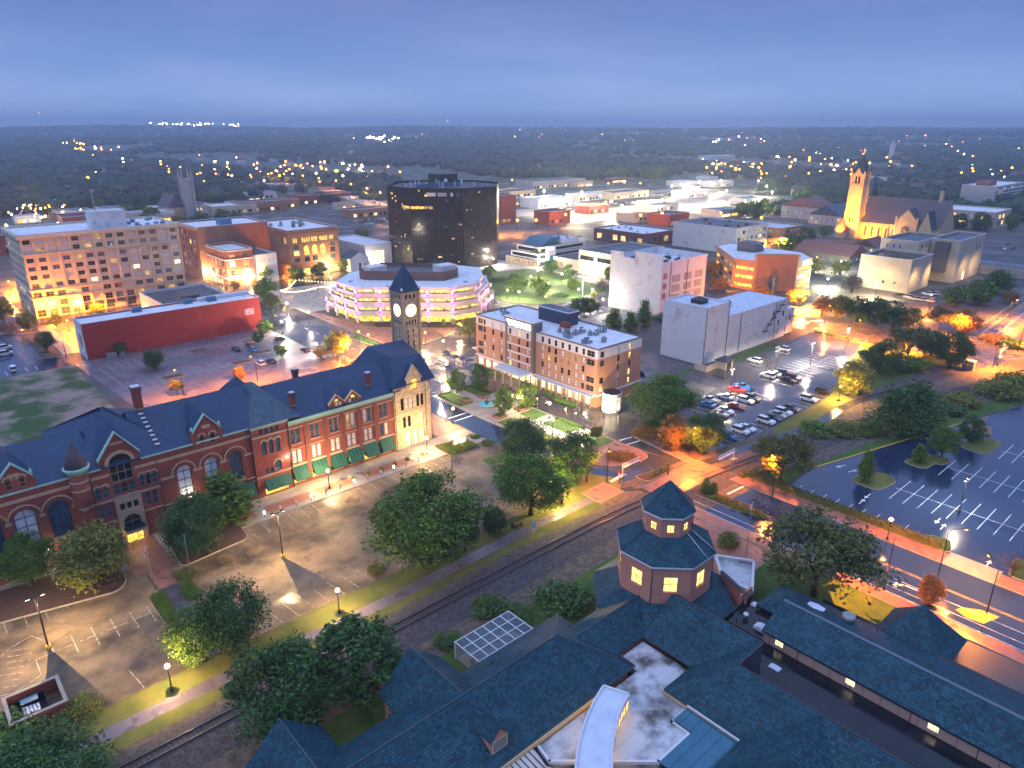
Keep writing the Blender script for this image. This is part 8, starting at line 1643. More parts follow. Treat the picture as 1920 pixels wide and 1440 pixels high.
# ------------------------------------------------------------------ street furniture
dp = thing('bin_enclosure', 'brick bin enclosure with skip of white boxes at lower left', 'enclosure', (3, 98, 0))
for x0, x1, y0, y1, z1 in ((-.4, 6.1, 95, 95.35, 2.2), (-.4, -.05, 95.36, 101.2, 2.2), (5.75, 6.1, 95.36, 101.2, 2.2), (-.04, 5.74, 100.85, 101.2, 2.2)):
    m_ = MB(M['brickred']); m_.box(x0, x1, y0, y1, 0, z1); m_.m(M['kerb']); m_.box(x0 - .05, x1 + .05, y0 - .05, y1 + .05, z1 + .003, z1 + .14); m_.build('wall', dp)
sk = thing('skip', 'dark open skip with pale crates under blue lid', 'skip', (2.4, 98.4, 0)); m_ = MB(M['metal']); m_.box(.5, 4.2, 96.6, 96.7, .1, 1.5); m_.box(.5, 4.2, 100.2, 100.3, .1, 1.5); m_.box(.5, .6, 96.7, 100.2, .1, 1.5); m_.box(4.1, 4.2, 96.7, 100.2, .1, 1.5); m_.box(.6, 4.1, 96.7, 100.2, .1, .2); m_.build('body', sk); m_ = MB(M['blueunit']); m_.box(1.3, 3.3, 98.9, 100.1, 1.56, 1.66); m_.build('lid', sk)
for i in range(5):
    for j in range(2): m_ = MB(M['trimwhite']); m_.box(1.3 + .4 * i, 1.6 + .4 * i, 97.0 + .9 * j, 97.8 + .9 * j, .22, 1.35 - .05 * i); tag(m_.build('crate', origin=(1.45 + .4 * i, 97.4 + .9 * j, .2)), 'white crate standing in the dark skip', 'crate', 'white crates in the skip')
fo = thing('fountain', 'round turquoise plaza fountain with centre column', 'fountain', (119.6, 143.4, .13)); m_ = MB(M['concrete']); m_.rings([(2.6, .13), (2.6, .55), (2.2, .6), (2.15, .3)], 24, c=(119.6, 143.4)); m_.build('basin', fo); m_ = MB(M['water']); m_.rings([(2.14, .44), (.02, .45)], 24, c=(119.6, 143.4), cap=False); m_.build('water', fo); m_ = MB(M['metal']); m_.rings([(.3, .4), (.2, 1.0), (.9, 1.2), (.1, 1.25), (.1, 2.4)], 12, c=(119.6, 143.4)); m_.build('column', fo)
lamp_light('basin_light', fo, (0, 0, .9), 40, (.3, .85, 1), rad=.1)
for k, (x0, x1, y0, y1) in enumerate(((116, 118.6, 148.4, 151.6), (121.6, 124.4, 147.6, 150.6), (115, 118, 133, 136), (123, 126, 133.2, 136))):
    m_ = MB(M['brickpave']); m_.box(x0, x1, y0, y1, .13, .8); m_.m(M['grass']); m_.sheet(rect(x0 + .3, x1 - .3, y0 + .3, y1 - .3), .805); tag(m_.build('brick_planter', origin=(x0, y0, .13)), 'raised brick planter under the egg tree %s' % ('nearest the clock tower', 'nearest the hotel canopy', 'beside the fountain', 'with fairy lights')[k], 'planter')
sg_ = thing('monument_sign', 'bright lit stone sign in the yellow flower bed', 'sign', (98, 128, .3)); m_ = MB(M['sandstone']); m_.box(95.6, 99.6, 127.6, 128, .3, 2.0); m_.build('stone_slab', sg_); m_ = MB(M['clock']); m_.box(95.9, 99.3, 127.52, 127.59, .5, 1.8); m_.build('lit_panel', sg_); lamp_light('sign_light', sg_, (-.5, -1.6, .5), 160, (1, .8, .3))
# bollard lamps, tables and planters on the forecourt
for k in range(12):
    x = 47 + 3.4 * k; t_ = thing('bollard_lamp', 'low white bollard lamp along the forecourt kerb', 'bollard', (x, 126.4, .13), 'forecourt bollard lamps'); m_ = MB(M['metal']); m_.rings([(.07, .13), (.07, .9)], 6, c=(x, 126.4)); m_.build('post', t_); m_ = MB(M['signlit'] if k % 3 == 0 else M['trimwhite']); m_.box(x - .16, x + .16, 126.28, 126.52, .9, 1.5); m_.build('sign_box', t_)
for k, x in enumerate((66.5, 70.4, 73.8, 77.4, 80.8, 85.2)):
    t_ = thing('cafe_table', 'round grey cafe table before the green awnings', 'table', (x, 130.6, .13), 'cafe tables before the awnings'); m_ = MB(M['greymetal']); m_.rings([(.6, .8), (.6, .86)], 12, c=(x, 130.6)); m_.build('top', t_); m_ = MB(M['metal']); m_.tube([(x, 130.6, .13), (x, 130.6, .8)], .05, 6); m_.build('leg', t_)
    plant('bushy', x + 1.9, 128.6, .9, .5, 'potted yellow green plant beside a cafe table', 'potted_plant', 'plant', 'potted plants of the forecourt', .13)
# benches, sign, poles
def bench(x, y, a, lb):
    t_ = thing('bench', lb, 'bench', (x, y, 0)); t_.rotation_euler = (0, 0, a)
    for nm, bx in (('seat', (-.9, .9, -.25, .2, .42, .48)), ('backrest', (-.9, .9, .22, .28, .55, .95)), ('leg', (-.8, -.7, -.2, .25, 0, .42)), ('leg', (.7, .8, -.2, .25, 0, .42))): m_ = MB(M['wood'] if nm != 'leg' else M['metal']); m_.box(*bx); o = bpy.data.objects.new(nm, m_.mesh(nm)); col.objects.link(o); o.parent = t_
p = G(972, 988); bench(p.x, p.y, 3.14, 'wooden bench on the trail'); p = G(1628, 1128); bench(p.x, p.y, 0.6, 'bench on the orange lawn'); p = G(1478, 762); bench(p.x, p.y, .3, 'bench at the edge of the parked cars')
p = G(961, 990); m_ = MB(M['metal']); m_.rings([(.3, 0), (.32, .9), (.2, 1.0)], 10); o = m_.build('litter_bin', origin=(0, 0, 0)); o.location = (p.x, p.y, .04); tag(o, 'dark litter bin beside the trail bench', 'bin')
p = G(1000, 997); t_ = thing('trail_sign', 'tall narrow pale green trail sign', 'sign', (p.x, p.y, .04)); m_ = MB(M['trimwhite']); m_.box(p.x - .35, p.x + .35, p.y - .06, p.y + .06, .04, 2.6); m_.build('panel', t_); m_ = MB(mat('mint', (.12, .5, .38), .6)); m_.box(p.x - .33, p.x + .33, p.y - .08, p.y - .062, .9, 2.0); m_.build('print', t_)
p = G(452, 1282); t_ = thing('kiosk', 'small trail kiosk with shingled gable roof', 'kiosk', (p.x, p.y, .03)); m_ = MB(M['wood']); m_.box(p.x - .8, p.x - .65, p.y - .1, p.y + .1, .03, 2.2); m_.box(p.x + .65, p.x + .8, p.y - .1, p.y + .1, .03, 2.2); m_.box(p.x - .65, p.x + .65, p.y - .05, p.y + .05, .9, 2.0); m_.build('board', t_); m_ = MB(M['brickpave']); hip(m_, p.x - 1.2, p.x + 1.2, p.y - .7, p.y + .7, 2.25, 2.9, 'x', (0, 0), .08); m_.build('roof', t_)
def pole(px, py, h, lb, name, mt, cat, r0=.08, flag=None):
    p = G(px, py); t_ = thing(name, lb, cat, (p.x, p.y, 0)); m_ = MB(M[mt]); m_.tube([(p.x, p.y, 0), (p.x, p.y, h)], [r0, r0 * .6], 6); m_.ball((p.x, p.y, h + .08), .1, 6, 4); m_.build('shaft', t_)
    if flag:
        d = Vector((.67, .74, 0)) if flag > 0 else Vector((-.67, -.74, 0)); m_ = MB(mat('flag_stripes', (.5, .06, .08), .8, (.6, .6, .65), 2.2, ramp=(.48, .52)))
        q = [Vector((p.x, p.y, h - .2 - 1.1 * j)) + d * (.32 * i) + Vector((0, 0, -.22 * i)) + Vector((-d.y, d.x, 0)) * .12 * math.sin(i * 1.7 + j) for j in (0, 1) for i in range(5)]
        for i in range(4): m_.face([tuple(q[i]), tuple(q[i + 1]), tuple(q[6 + i]), tuple(q[5 + i])])
        m_.build('flag', t_)
pole(1397, 1052, 12, 'flagpole with drooping flag before the octagonal tower', 'flagpole', 'greymetal', 'flagpole', flag=1); pole(290, 1102, 9, 'flagpole with flag beside the entrance walk', 'flagpole', 'greymetal', 'flagpole', flag=-1); pole(360, 1088, 9, 'bare flagpole beside the yellow shrubs', 'flagpole', 'greymetal', 'flagpole')
for k, (px, py) in enumerate(((940, 733), (972, 738), (1000, 742))): pole(px, py, 10, ('left', 'middle', 'right')[k] + ' thin flagpole before the hotel canopy', 'flagpole', 'greymetal', 'flagpole', .06)
pole(1092, 556, 12, 'white flagpole in the park', 'flagpole', 'trimwhite', 'flagpole'); pole(848, 905, 9, 'unlit pole at the end of the cracked lot', 'pole', 'pole', 'pole', .12)
for px, py, h, lb in ((1657, 1106, 10, 'bare timber utility pole beside the open crowned tree'), (125, 672, 6, 'dark pole at the mural end of the red block')): pole(px, py, h, lb, 'utility_pole', 'pole', 'utility pole', .16)
# level crossing signals with cantilever arms
def crossing(x, y, dx, lb):
    t_ = thing('crossing_signal', lb, 'crossing signal', (x, y, .1)); m_ = MB(M['greymetal']); m_.tube([(x, y, 0), (x, y, 6.2)], .16, 8); m_.build('mast', t_); m_ = MB(M['trimwhite'])
    for z in (5.3, 6.0): m_.tube([(x, y, z), (x + dx, y, z)], .07, 5)
    n = 8
    for k in range(n): m_.tube([(x + dx * k / n, y, 5.3 if k % 2 else 6.0), (x + dx * (k + 1) / n, y, 6.0 if k % 2 else 5.3)], .05, 4)
    m_.box(min(x, x + dx), max(x, x + dx), y - .3, y + .3, 5.18, 5.25); m_.build('cantilever', t_); m_ = MB(M['metal'])
    for f in (.55, .95):
        for s_ in (-.45, .45): m_.rings([(.3, 4.5), (.3, 4.62)], 10, c=(x + dx * f + s_, y)); m_.box(x + dx * f + s_ - .04, x + dx * f + s_ + .04, y - .04, y + .04, 4.6, 5.2)
    for s_ in (-.5, .5): m_.rings([(.3, 2.7), (.3, 2.85)], 10, c=(x + s_, y))
    m_.box(x - .5, x + .5, y - .05, y + .05, 2.6, 2.7); m_.build('signal_lamps', t_)
    m_ = MB(M['trimwhite']); m_.obox((x, y - .2), .75, .08, 3.4, 3.6, .5); m_.obox((x, y - .25), .75, .08, 3.4, 3.6, -.5); m_.build('crossbuck', t_)
crossing(109.6, 86.2, 5.6, 'white crossing signal with cantilever arm left of the street'); crossing(134.4, 74.6, -6.2, 'crossing signal with latticed arm right of the street'); crossing(266, 58, 7, 'crossing signal at the far avenue')
def cabinet(x, y, w, d, h, lb, mt='greymetal'):
    t_ = thing('signal_cabinet', lb, 'cabinet', (x, y, 0)); m_ = MB(M[mt]); m_.box(x - w, x + w, y - d, y + d, .1, h); m_.build('housing', t_); m_ = MB(M['trimwhite']); m_.box(x - w - .1, x + w + .1, y - d - .1, y + d + .1, h + .003, h + .15); m_.build('lid', t_); m_ = MB(M['concrete']); m_.box(x - w - .2, x + w + .2, y - d - .2, y + d + .2, 0, .1); m_.build('plinth', t_)
p = G(1815, 692); cabinet(p.x, p.y, 1.2, 1.6, 2.8, 'grey railway cabinet beside the far crossing')
p = G(1160, 905); t_ = thing('pedestrian_signal', 'yellow pedestrian signal at the corner of the crossing', 'signal', (p.x, p.y, .1)); m_ = MB(M['yellow']); m_.tube([(p.x, p.y, .1), (p.x, p.y, 2.4)], .12, 6); m_.build('post', t_); m_ = MB(M['tail']); m_.box(p.x - .2, p.x + .2, p.y - .15, p.y + .15, 2.4, 2.9); m_.build('lamp_box', t_)
for k, (px, py, lb) in enumerate(((1100, 905, 'left black bollard sculpture on the trail corner'), (1252, 893, 'left marker post on the orange median'), (1345, 868, 'right marker post beside the rails'))): p = G(px, py); t_ = thing('marker_post', lb, 'post', (p.x, p.y, .1)); m_ = MB(M['metal']); m_.box(p.x - .18, p.x + .18, p.y - .12, p.y + .12, .1, 1.7); m_.build('shaft', t_); m_ = MB(M['trimdark']); m_.box(p.x - .22, p.x + .22, p.y - .16, p.y + .16, 1.703, 1.85); m_.build('cap', t_)
# wood-fenced enclosure at the right edge, patio umbrellas
fe = thing('timber_fence', 'pale timber bin fence at the right edge of the wet lot', 'fence', (209, 47, 0))
for k in range(16): m_ = MB(M['cream']); m_.box(202 + .5 * k, 202.44 + .5 * k, 46.9 - .12 * k, 47.0 - .12 * k, .05, 1.9); m_.build('board', fe)
for k in range(10): m_ = MB(M['cream']); m_.box(201.9, 202.0, 41.9 + .5 * k, 42.34 + .5 * k, .05, 1.9); m_.build('board', fe)
for k in range(5):
    x, y = 139.0 - .6 * k % 2, 163.5 + 3.1 * k; t_ = thing('parasol', 'dark blue patio parasol left of the hotel', 'parasol', (x - 1.5, y + 10, .1), 'patio parasols of the hotel'); X, Y = x - 1.5, y + 10; m_ = MB(M['navy']); m_.rings([(1.6, 2.3), (.05, 3.0)], 8, c=(X, Y), cap=False, smooth=False); m_.build('canopy', t_); m_ = MB(M['metal']); m_.tube([(X, Y, .1), (X, Y, 3.0)], .05, 5); m_.build('pole', t_)
for k in range(16): m_ = MB(M['trimwhite']); x, y = 135 + rnd.uniform(0, 4.5), 174 + rnd.uniform(0, 12); m_.box(x - .25, x + .25, y - .25, y + .25, .5, .56); m_.box(x - .25, x + .25, y + .22, y + .27, .57, 1.0); m_.box(x - .22, x - .17, y - .22, y - .17, .05, .5); m_.box(x + .17, x + .22, y - .22, y - .17, .05, .5); tag(m_.build('patio_chair', origin=(x, y, .05)), 'pale chair on the hotel patio', 'chair', 'patio chairs of the hotel')
# string lights over the lawn left of the civic centre
sl_ = thing('string_lights', 'festoon of small warm bulbs over the lawn by the civic centre', 'string lights', (150, 315, 0)); m_ = MB(M['metal'])
pts_ = [(133, 303, 4.6), (150, 300, 4.6), (168, 304, 4.6), (176, 296, 4.6), (150, 322, 4.6), (133, 303, 4.6)]; bulbs = MB(M['warm_bulb'])
for p, q in zip(pts_, pts_[1:]):
    P_, Q_ = Vector(p), Vector(q); path = [P_.lerp(Q_, k / 12) - Vector((0, 0, 1.1 * math.sin(math.pi * k / 12))) for k in range(13)]; m_.tube(path, .03, 4)
    for k in range(1, 24): c = P_.lerp(Q_, k / 24) - Vector((0, 0, 1.1 * math.sin(math.pi * k / 24) + .15)); bulbs.ball(tuple(c), .16, 5, 4)
    m_.tube([(p[0], p[1], 0), p], .08, 5)
m_.build('wire', sl_); tag(bulbs.build('bulbs', sl_), kind='stuff')

# ------------------------------------------------------------------ the wider town
def house(x, y, ang, sc_, wm, rm, lb, grp):
    k = ('house', wm, rm)
    if k not in CARM:
        a = MB(M[wm]); a.box(-5, 5, -4, 4, 0, 5.4); a.face([(-5.002, 4, 5.4), (-5.002, -4, 5.4), (-5.002, 0, 8.4)]); a.face([(5.002, -4, 5.4), (5.002, 4, 5.4), (5.002, 0, 8.4)]); r_ = MB(M[rm]); hip(r_, -5.4, 5.4, -4.5, 4.5, 5.2, 8.7, 'x', (0, 0), .1)
        w = MB(M['litd']); w.box(-3.4, -2.2, -4.06, -4.01, 1.2, 2.8); w.m(M['glassd']); w.box(1.6, 2.8, -4.06, -4.01, 1.2, 2.8); w.box(-5.06, -5.01, -.7, .7, 3.4, 4.8); CARM[k] = (a.mesh('wall'), r_.mesh('roof'), w.mesh('window'))
    t_ = thing('house', lb, 'house', (x, y, ground_z(x, y)), grp); t_.rotation_euler = (0, 0, ang); t_.scale = (sc_, sc_, sc_)
    for nm, me in zip(('wall', 'roof', 'window'), CARM[k]): o = bpy.data.objects.new(nm, me); col.objects.link(o); o.parent = t_
r = random.Random(77)
fr_ = random.Random(5)
def where(px): return ('beyond the left edge of the beige office', 'behind the beige office penthouse', 'around the far gothic church', 'behind the arcade block', 'left of the glass tower', 'between glass tower and dealer lots', 'behind the dealer lots', 'left of the rectory', 'around the stone church', 'behind the stone church', 'near the apartment slab')[max(0, min(10, int(px / 175)))]
# larger commercial sheds and shops between downtown and the woods: (photo point of near corner, width, depth, height, wall, roof, label)
SH_ = [((1010, 392), 46, 26, 9, 'whitewall', 'whiteroof', 'brightly lit white car showroom in the far floodlit lot'), ((1085, 378), 40, 20, 7, 'greywall', 'whiteroof', 'pale showroom behind the floodlit lot'), ((1000, 355), 95, 34, 9, 'greywall', 'greyroof', 'long pale shed before the woods'), ((955, 372), 40, 30, 7, 'beige2', 'redroof', 'red roofed shed beside the glass tower'), ((1150, 375), 60, 30, 7, 'beige2', 'greyroof', 'tan commercial shed in the middle distance'), ((1230, 398), 34, 24, 6, 'greywall', 'metalroof', 'blue roofed shop in the middle distance'), ((1290, 372), 40, 22, 7, 'whitewall', 'whiteroof', 'white dealership under the brightest floodlights'), ((1340, 352), 44, 22, 7, 'whitewall', 'whiteroof', 'second white dealership further back'), ((1400, 385), 40, 20, 6, 'greywall', 'metalroof', 'blue roofed garage left of the trees'), ((1105, 402), 26, 18, 7, 'brickred', 'greyroof', 'small red brick workshop'), ((1190, 418), 24, 20, 7, 'beige2', 'houseroof', 'orange lit gabled shop'), ((1255, 425), 26, 22, 9, 'brickred', 'greyroof', 'red box shaped shop'), ((1030, 422), 24, 18, 10, 'brickred', 'greyroof', 'red brick house left of the library'), ((940, 420), 16, 20, 22, 'brickred', 'greyroof', 'tall narrow brick block right of the glass tower'), ((400, 405), 40, 26, 8, 'beige2', 'whiteroof', 'low white roofed shop before the far church'), ((455, 400), 44, 26, 9, 'brownb', 'greyroof', 'brown low block behind the arcade block'), ((560, 385), 60, 24, 9, 'redroof', 'redroof', 'long block with red roof and skylights'), ((515, 392), 26, 20, 8, 'orangeb', 'redroof', 'dome roofed red brick hall'), ((440, 362), 40, 26, 6, 'whitewall', 'whiteroof', 'small white store beyond the far church'), ((470, 375), 30, 20, 7, 'whitewall', 'greyroof', 'white store beside the bypass'), ((660, 410), 40, 20, 7, 'brownb', 'greyroof', 'brown flat block left of the glass tower'), ((640, 395), 40, 16, 6, 'beige2', 'greyroof', 'tan flat block behind the arcade block'), ((45, 400), 40, 20, 7, 'brickred', 'greyroof', 'red brick store at far left'), ((90, 390), 34, 20, 7, 'beige2', 'greyroof', 'lit store at far left'), ((5, 480), 40, 30, 12, 'brickdark', 'greyroof', 'dark colonnaded hall at the left edge'), ((120, 425), 30, 18, 7, 'brickred', 'greyroof', 'red store behind the beige office'), ((1360, 315), 110, 30, 8, 'whitewall', 'whiteroof', 'long white factory on the right skyline'), ((1520, 330), 80, 20, 7, 'whitewall', 'whiteroof', 'white school far on the right'), ((1330, 300), 120, 30, 8, 'whitewall', 'whiteroof', 'far white warehouse near the horizon'), ((1660, 345), 60, 24, 9, 'whitewall', 'greyroof', 'white roofed hall beyond the church'), ((660, 290), 60, 24, 8, 'whitewall', 'greyroof', 'far floodlit plant left of the glass tower'), ((1330, 270), 110, 40, 9, 'whitewall', 'whiteroof', 'floodlit far plant on the horizon')]
for (px, py), w, d, h, wm, rm, lb in SH_:
    p = G(px, py); z = ground_z(p.x, p.y); ops = [(2 + 5 * k, 5 + 5 * k, 1, min(3.4, h - 1.5)) for k in range(int(w / 5) - 1)]
    block('store', lb, p.x, p.x + w, p.y, p.y + d, h + z, wm, rm, (), [(a, b, c + z, e + z) for a, b, c, e in ops] if py > 340 else (), pick=chooser(px, [(M['litc'], 1), (M['litd'], 1), (M['glassd'], 2)]), base=0)
for k in range(44):
    px, py = r.choice(((r.uniform(330, 735), r.uniform(350, 398)), (r.uniform(935, 1470), r.uniform(342, 412)), (r.uniform(0, 320), r.uniform(385, 425)))); p = G(px, py); w, d, h = r.uniform(14, 34), r.uniform(12, 22), r.uniform(4.5, 8)
    wm = r.choice(('whitewall', 'beige2', 'brickdark', 'greywall')); block('store', 'plain low %s store %s' % ({'whitewall': 'white', 'beige2': 'tan', 'brickdark': 'brick', 'greywall': 'grey'}[wm], where(px)), p.x, p.x + w, p.y, p.y + d, h, wm, r.choice(('whiteroof', 'greyroof', 'metalroof')), (), [(2, w / 2 - 1, .8, 3), (w / 2 + 1, w - 2, .8, 3)], pick=chooser(k, [(M['litc'], 2), (M['lity'], 1), (M['glassd'], 1)]), nx=4, nz=1, group='low stores of the middle distance')
# far grey gothic church
p = G(352, 408); fc = thing('far_church', 'pale gothic church with pinnacled tower on the left', 'church', (p.x, p.y, 0)); m_ = MB(M['greywall']); x, y = p.x, p.y; m_.box(x, x + 8, y, y + 8, 0, 32)
for ax in (0, 8):
    for ay in (0, 8): m_.box(x + ax - .8, x + ax + .8, y + ay - .8, y + ay + .8, 0, 35); m_.rings([(1, 35), (.05, 41)], 4, c=(x + ax, y + ay))
m_.build('tower', fc); m_ = MB(M['glassd']); m_.box(x - .05, x - .01, y + 2.2, y + 3.4, 20, 29); m_.box(x - .05, x - .01, y + 4.6, y + 5.8, 20, 29); m_.build('louvre', fc); m_ = MB(M['sandstone']); m_.box(x - 14, x - .9, y + 2, y + 30, 0, 9); m_.face([(x - 14, y + 1.99, 9), (x - .9, y + 1.99, 9), (x - 7.5, y + 1.99, 19)]); m_.build('nave', fc); m_ = MB(M['purpleroof']); hip(m_, x - 14.5, x - .9, y + 1.6, y + 30, 9, 19.3, 'y', (0, 0), .1); m_.build('roof', fc)
p = G(1672, 300); t_ = thing('far_church', 'tiny twin tower church far right', 'church', (p.x, p.y, ground_z(p.x, p.y))); z = ground_z(p.x, p.y); m_ = MB(M['whitewall']); m_.box(p.x, p.x + 9, p.y, p.y + 9, 0, z + 34); m_.rings([(5, z + 34), (.1, z + 44)], 6, c=(p.x + 4.5, p.y + 4.5)); m_.build('tower', t_); m_ = MB(M['redroof']); hip(m_, p.x + 9, p.x + 60, p.y - 6, p.y + 14, z + 10, z + 17, 'x'); m_.build('roof', t_)
for px, py, h, lb in ((84, 262, 95, 'tall radio mast with red light on the left horizon'), (840, 262, 70, 'radio mast with orange light on the middle horizon')):
    p = G(px, py); t_ = thing('radio_mast', lb, 'mast', (p.x, p.y, 0)); z = ground_z(p.x, p.y); m_ = MB(M['greymetal']); m_.tube([(p.x, p.y, 0), (p.x, p.y, z + h)], [1.0, .7], 5); m_.build('lattice', t_); m_ = MB(M['orange_bulb']); m_.ball((p.x, p.y, z + h), 3, 8, 6); m_.build('beacon', t_)
FL = []
# raised bypass
pts_ = [G(490, 352), G(560, 355), G(640, 372), G(720, 402)]; m_ = MB(M['concrete'])
for a, b in zip(pts_, pts_[1:]): d = (b - a).normalized(); n = Vector((-d.y, d.x, 0)) * 11; m_.face([tuple(a - n + Vector((0, 0, 6))), tuple(b - n + Vector((0, 0, 6))), tuple(b + n + Vector((0, 0, 6))), tuple(a + n + Vector((0, 0, 6)))]); m_.face([tuple(b - n + Vector((0, 0, 6))), tuple(a - n + Vector((0, 0, 6))), tuple(a - n), tuple(b - n)])
struct(m_, 'bypass_road')
for px, py in ((505, 350), (535, 350), (570, 354), (600, 360), (632, 366), (660, 374), (690, 384), (715, 394)): FL.append((px, py, 'orange_bulb', 12000, .8, 'added sodium lamp along the far bypass', 'added lamps of the bypass'))  # lamps added to light the deck in place of car light trails
for k in range(26):
    s_ = k / 26 * 2.99; i = int(s_); f = s_ - i; a, b = pts_[i], pts_[i + 1]; q = a.lerp(b, f); d = (b - a).normalized(); n = Vector((-d.y, d.x, 0)) * r.choice((-6, -2.5, 2.5, 6)); car('sedan', r.choice(('white', 'grey', 'silver')), q.x + n.x, q.y + n.y, math.atan2(d.y, d.x), 'small car driving on the far bypass', 'cars on the bypass', z=6.03)
# floodlit lots full of cars
cm_ = {}
def tiny_car(x, y, ang, paint, lb, grp):
    if paint not in cm_:
        a = MB(M['car' + paint]); a.box(-2.3, 2.3, -.9, .9, .3, .95); a.face([(-1.9, -.75, 1.5), (.6, -.75, 1.5), (.6, .75, 1.5), (-1.9, .75, 1.5)]); a.m(M['carglass']); a.face([(-2.2, -.85, .95), (1.3, -.85, .95), (.6, -.75, 1.5), (-1.9, -.75, 1.5)]); a.face([(1.3, -.85, .95), (1.3, .85, .95), (.6, .75, 1.5), (.6, -.75, 1.5)]); a.face([(-2.2, .85, .95), (-2.2, -.85, .95), (-1.9, -.75, 1.5), (-1.9, .75, 1.5)]); a.face([(1.3, .85, .95), (-2.2, .85, .95), (-1.9, .75, 1.5), (.6, .75, 1.5)]); cm_[paint] = a.mesh('car')
    o = bpy.data.objects.new('car', cm_[paint]); col.objects.link(o); o.location = (x, y, .03); o.rotation_euler = (0, 0, ang); tag(o, lb, 'car', grp)
for (px, py, nx_, ny_, lb, grp) in ((1040, 398, 18, 3, 'parked car in the nearer floodlit dealer lot', 'cars of the nearer dealer lot'), (1130, 388, 16, 3, 'parked car in the middle floodlit dealer lot', 'cars of the middle dealer lot'), (1265, 368, 16, 4, 'parked car in the brightest far dealer lot', 'cars of the brightest dealer lot'), (690, 420, 12, 3, 'parked car in the lot left of the glass tower', 'cars left of the glass tower')):
    c = G(px, py)
    for i in range(nx_):
        for j in range(ny_):
            if r.random() < .85: tiny_car(c.x + i * 3.0, c.y + j * 9.5, U_, r.choice(('white', 'white', 'silver', 'grey', 'black', 'red', 'navy')), lb, grp)
for i, (px, py, w_, d_) in enumerate(((1130, 402, 190, 60), (1300, 378, 170, 70), (1010, 400, 100, 70), (1230, 362, 160, 50))):
    c = G(px, py); sheet('dealer_lot', rect(c.x - w_ / 3, c.x + w_ * .66, c.y - d_ / 2, c.y + d_ / 2), .03 + .006 * i, 'concrete')
BIG = {}
def far_lamp(px, py, kind, e, rad, lb, grp, h=9):
    p = G(px, py); z = ground_z(p.x, p.y); k = (kind, round(rad, 1))
    if k not in BIG: g = MB(M[kind]); g.ball((0, 0, 0), rad, 8, 6); a = MB(M['metal']); a.tube([(0, 0, 0), (0, 0, h)], [.2, .12], 5); BIG[k] = (a.mesh('pole'), g.mesh('lamp_head'))
    t_ = thing('street_lamp', lb, 'street lamp', (p.x, p.y, z), grp)
    for nm, me, zz in zip(('pole', 'lamp_head'), BIG[k], (0, h)): o = bpy.data.objects.new(nm, me); col.objects.link(o); o.parent = t_; o.location = (0, 0, zz)
    if e: lamp_light('far_' + kind, t_, (.7, 0, h - rad - .4), e, (1, .36, .05) if 'orange' in kind else (1, .8, .5), rad=0)
for (px, py) in ((1020, 395), (1050, 388), (1078, 400), (1100, 392), (1125, 383), (1145, 396), (1165, 405), (1258, 362), (1275, 358), (1310, 352), (1330, 356), (1350, 350), (1290, 380), (1320, 378), (1360, 372), (1420, 350), (1435, 362), (1445, 375), (1240, 392), (1090, 375), (1020, 372), (1190, 380), (1395, 395)):
    far_lamp(px, py + 8, 'white_bulb', 38000, .8, 'tall white floodlight over the far dealer lots', 'floodlights of the dealer lots', 12)
for (px, py) in ((1135, 392), (1180, 405), (1200, 420), (1060, 418), (1005, 430), (1240, 415), (1290, 405), (970, 430), (1350, 415), (1170, 350), (1200, 352), (960, 345), (1440, 445), (1425, 425), (1140, 352)):
    far_lamp(px, py + 6, 'orange_bulb', 9000, .85, 'sodium street lamp among the middle distance shops', 'sodium lamps of the shops')
FM = MB()
for a in FL: far_lamp(*a, 16)
for k in range(480):     # scattered far lamps, thicker in the lit districts
    c = r.choice(((60, 255, 90, 14, 'o'), (160, 285, 40, 12, 'o'), (300, 320, 140, 26, 'o'), (400, 330, 100, 24, 'o'), (560, 330, 90, 16, 'o'), (80, 420, 90, 30, 'w'), (60, 400, 60, 16, 'o'), (700, 270, 60, 6, 'w'), (1400, 275, 60, 8, 'o'), (1500, 300, 90, 18, 'o'), (1650, 300, 120, 26, 'o'), (1800, 290, 100, 26, 'o'), (1380, 322, 60, 14, 'o'), (1000, 262, 300, 14, 'o'), (640, 330, 70, 14, 'o'), (1560, 330, 120, 20, 'o'), (1840, 330, 60, 16, 'o')))
    px, py = r.gauss(c[0], c[2] * .6), max(246, r.gauss(c[1], c[3] * .6))
    if py > 430 or not -40 < px < 1960: continue
    if k > 70:
        p = G(px, py); z = ground_z(p.x, p.y); s_ = max(.6, min(2.6, (430 - py) / 70)) * r.uniform(.5, 1.1); FM.m(M['metal']); FM.tube([(p.x, p.y, z), (p.x, p.y, z + 9)], .2, 4); FM.m(M['far_white' if (c[4] == 'w' or r.random() < .22) else 'far_orange']); FM.ball((p.x, p.y, z + 9), s_, 7, 5); continue
    far_lamp(px, py, 'far_white' if (c[4] == 'w' or r.random() < .22) else 'far_orange', 14000 if k % 4 == 0 else 0, max(.8, min(3.2, (430 - py) / 55)) * r.uniform(.6, 1.05), 'small far street lamp among the trees of the suburbs', 'far street lamps')
tag(FM.build('distant_lamps'), 'hundreds of tiny distant street lamps across the suburbs', 'lamps', kind='stuff')
for k in range(36): far_lamp(r.uniform(285, 450), r.uniform(251, 257), 'far_white', 0, r.uniform(3, 5.2), 'white floodlight in the far lit row on the left horizon', 'far row of white floodlights', 30)
for k in range(14): far_lamp(r.uniform(685, 750), r.uniform(272, 279), 'far_white', 0, r.uniform(1.6, 2.8), 'white floodlight of the far lit plant', 'far plant floodlights', 24)
for k in range(24): far_lamp(r.gauss(60, 60), r.gauss(425, 22), r.choice(('warm_bulb', 'white_bulb', 'orange_bulb')), 5000 if k % 2 else 0, .7, 'bright lamp in the lit shopping yard at far left', 'lamps of the far left yard', 6)
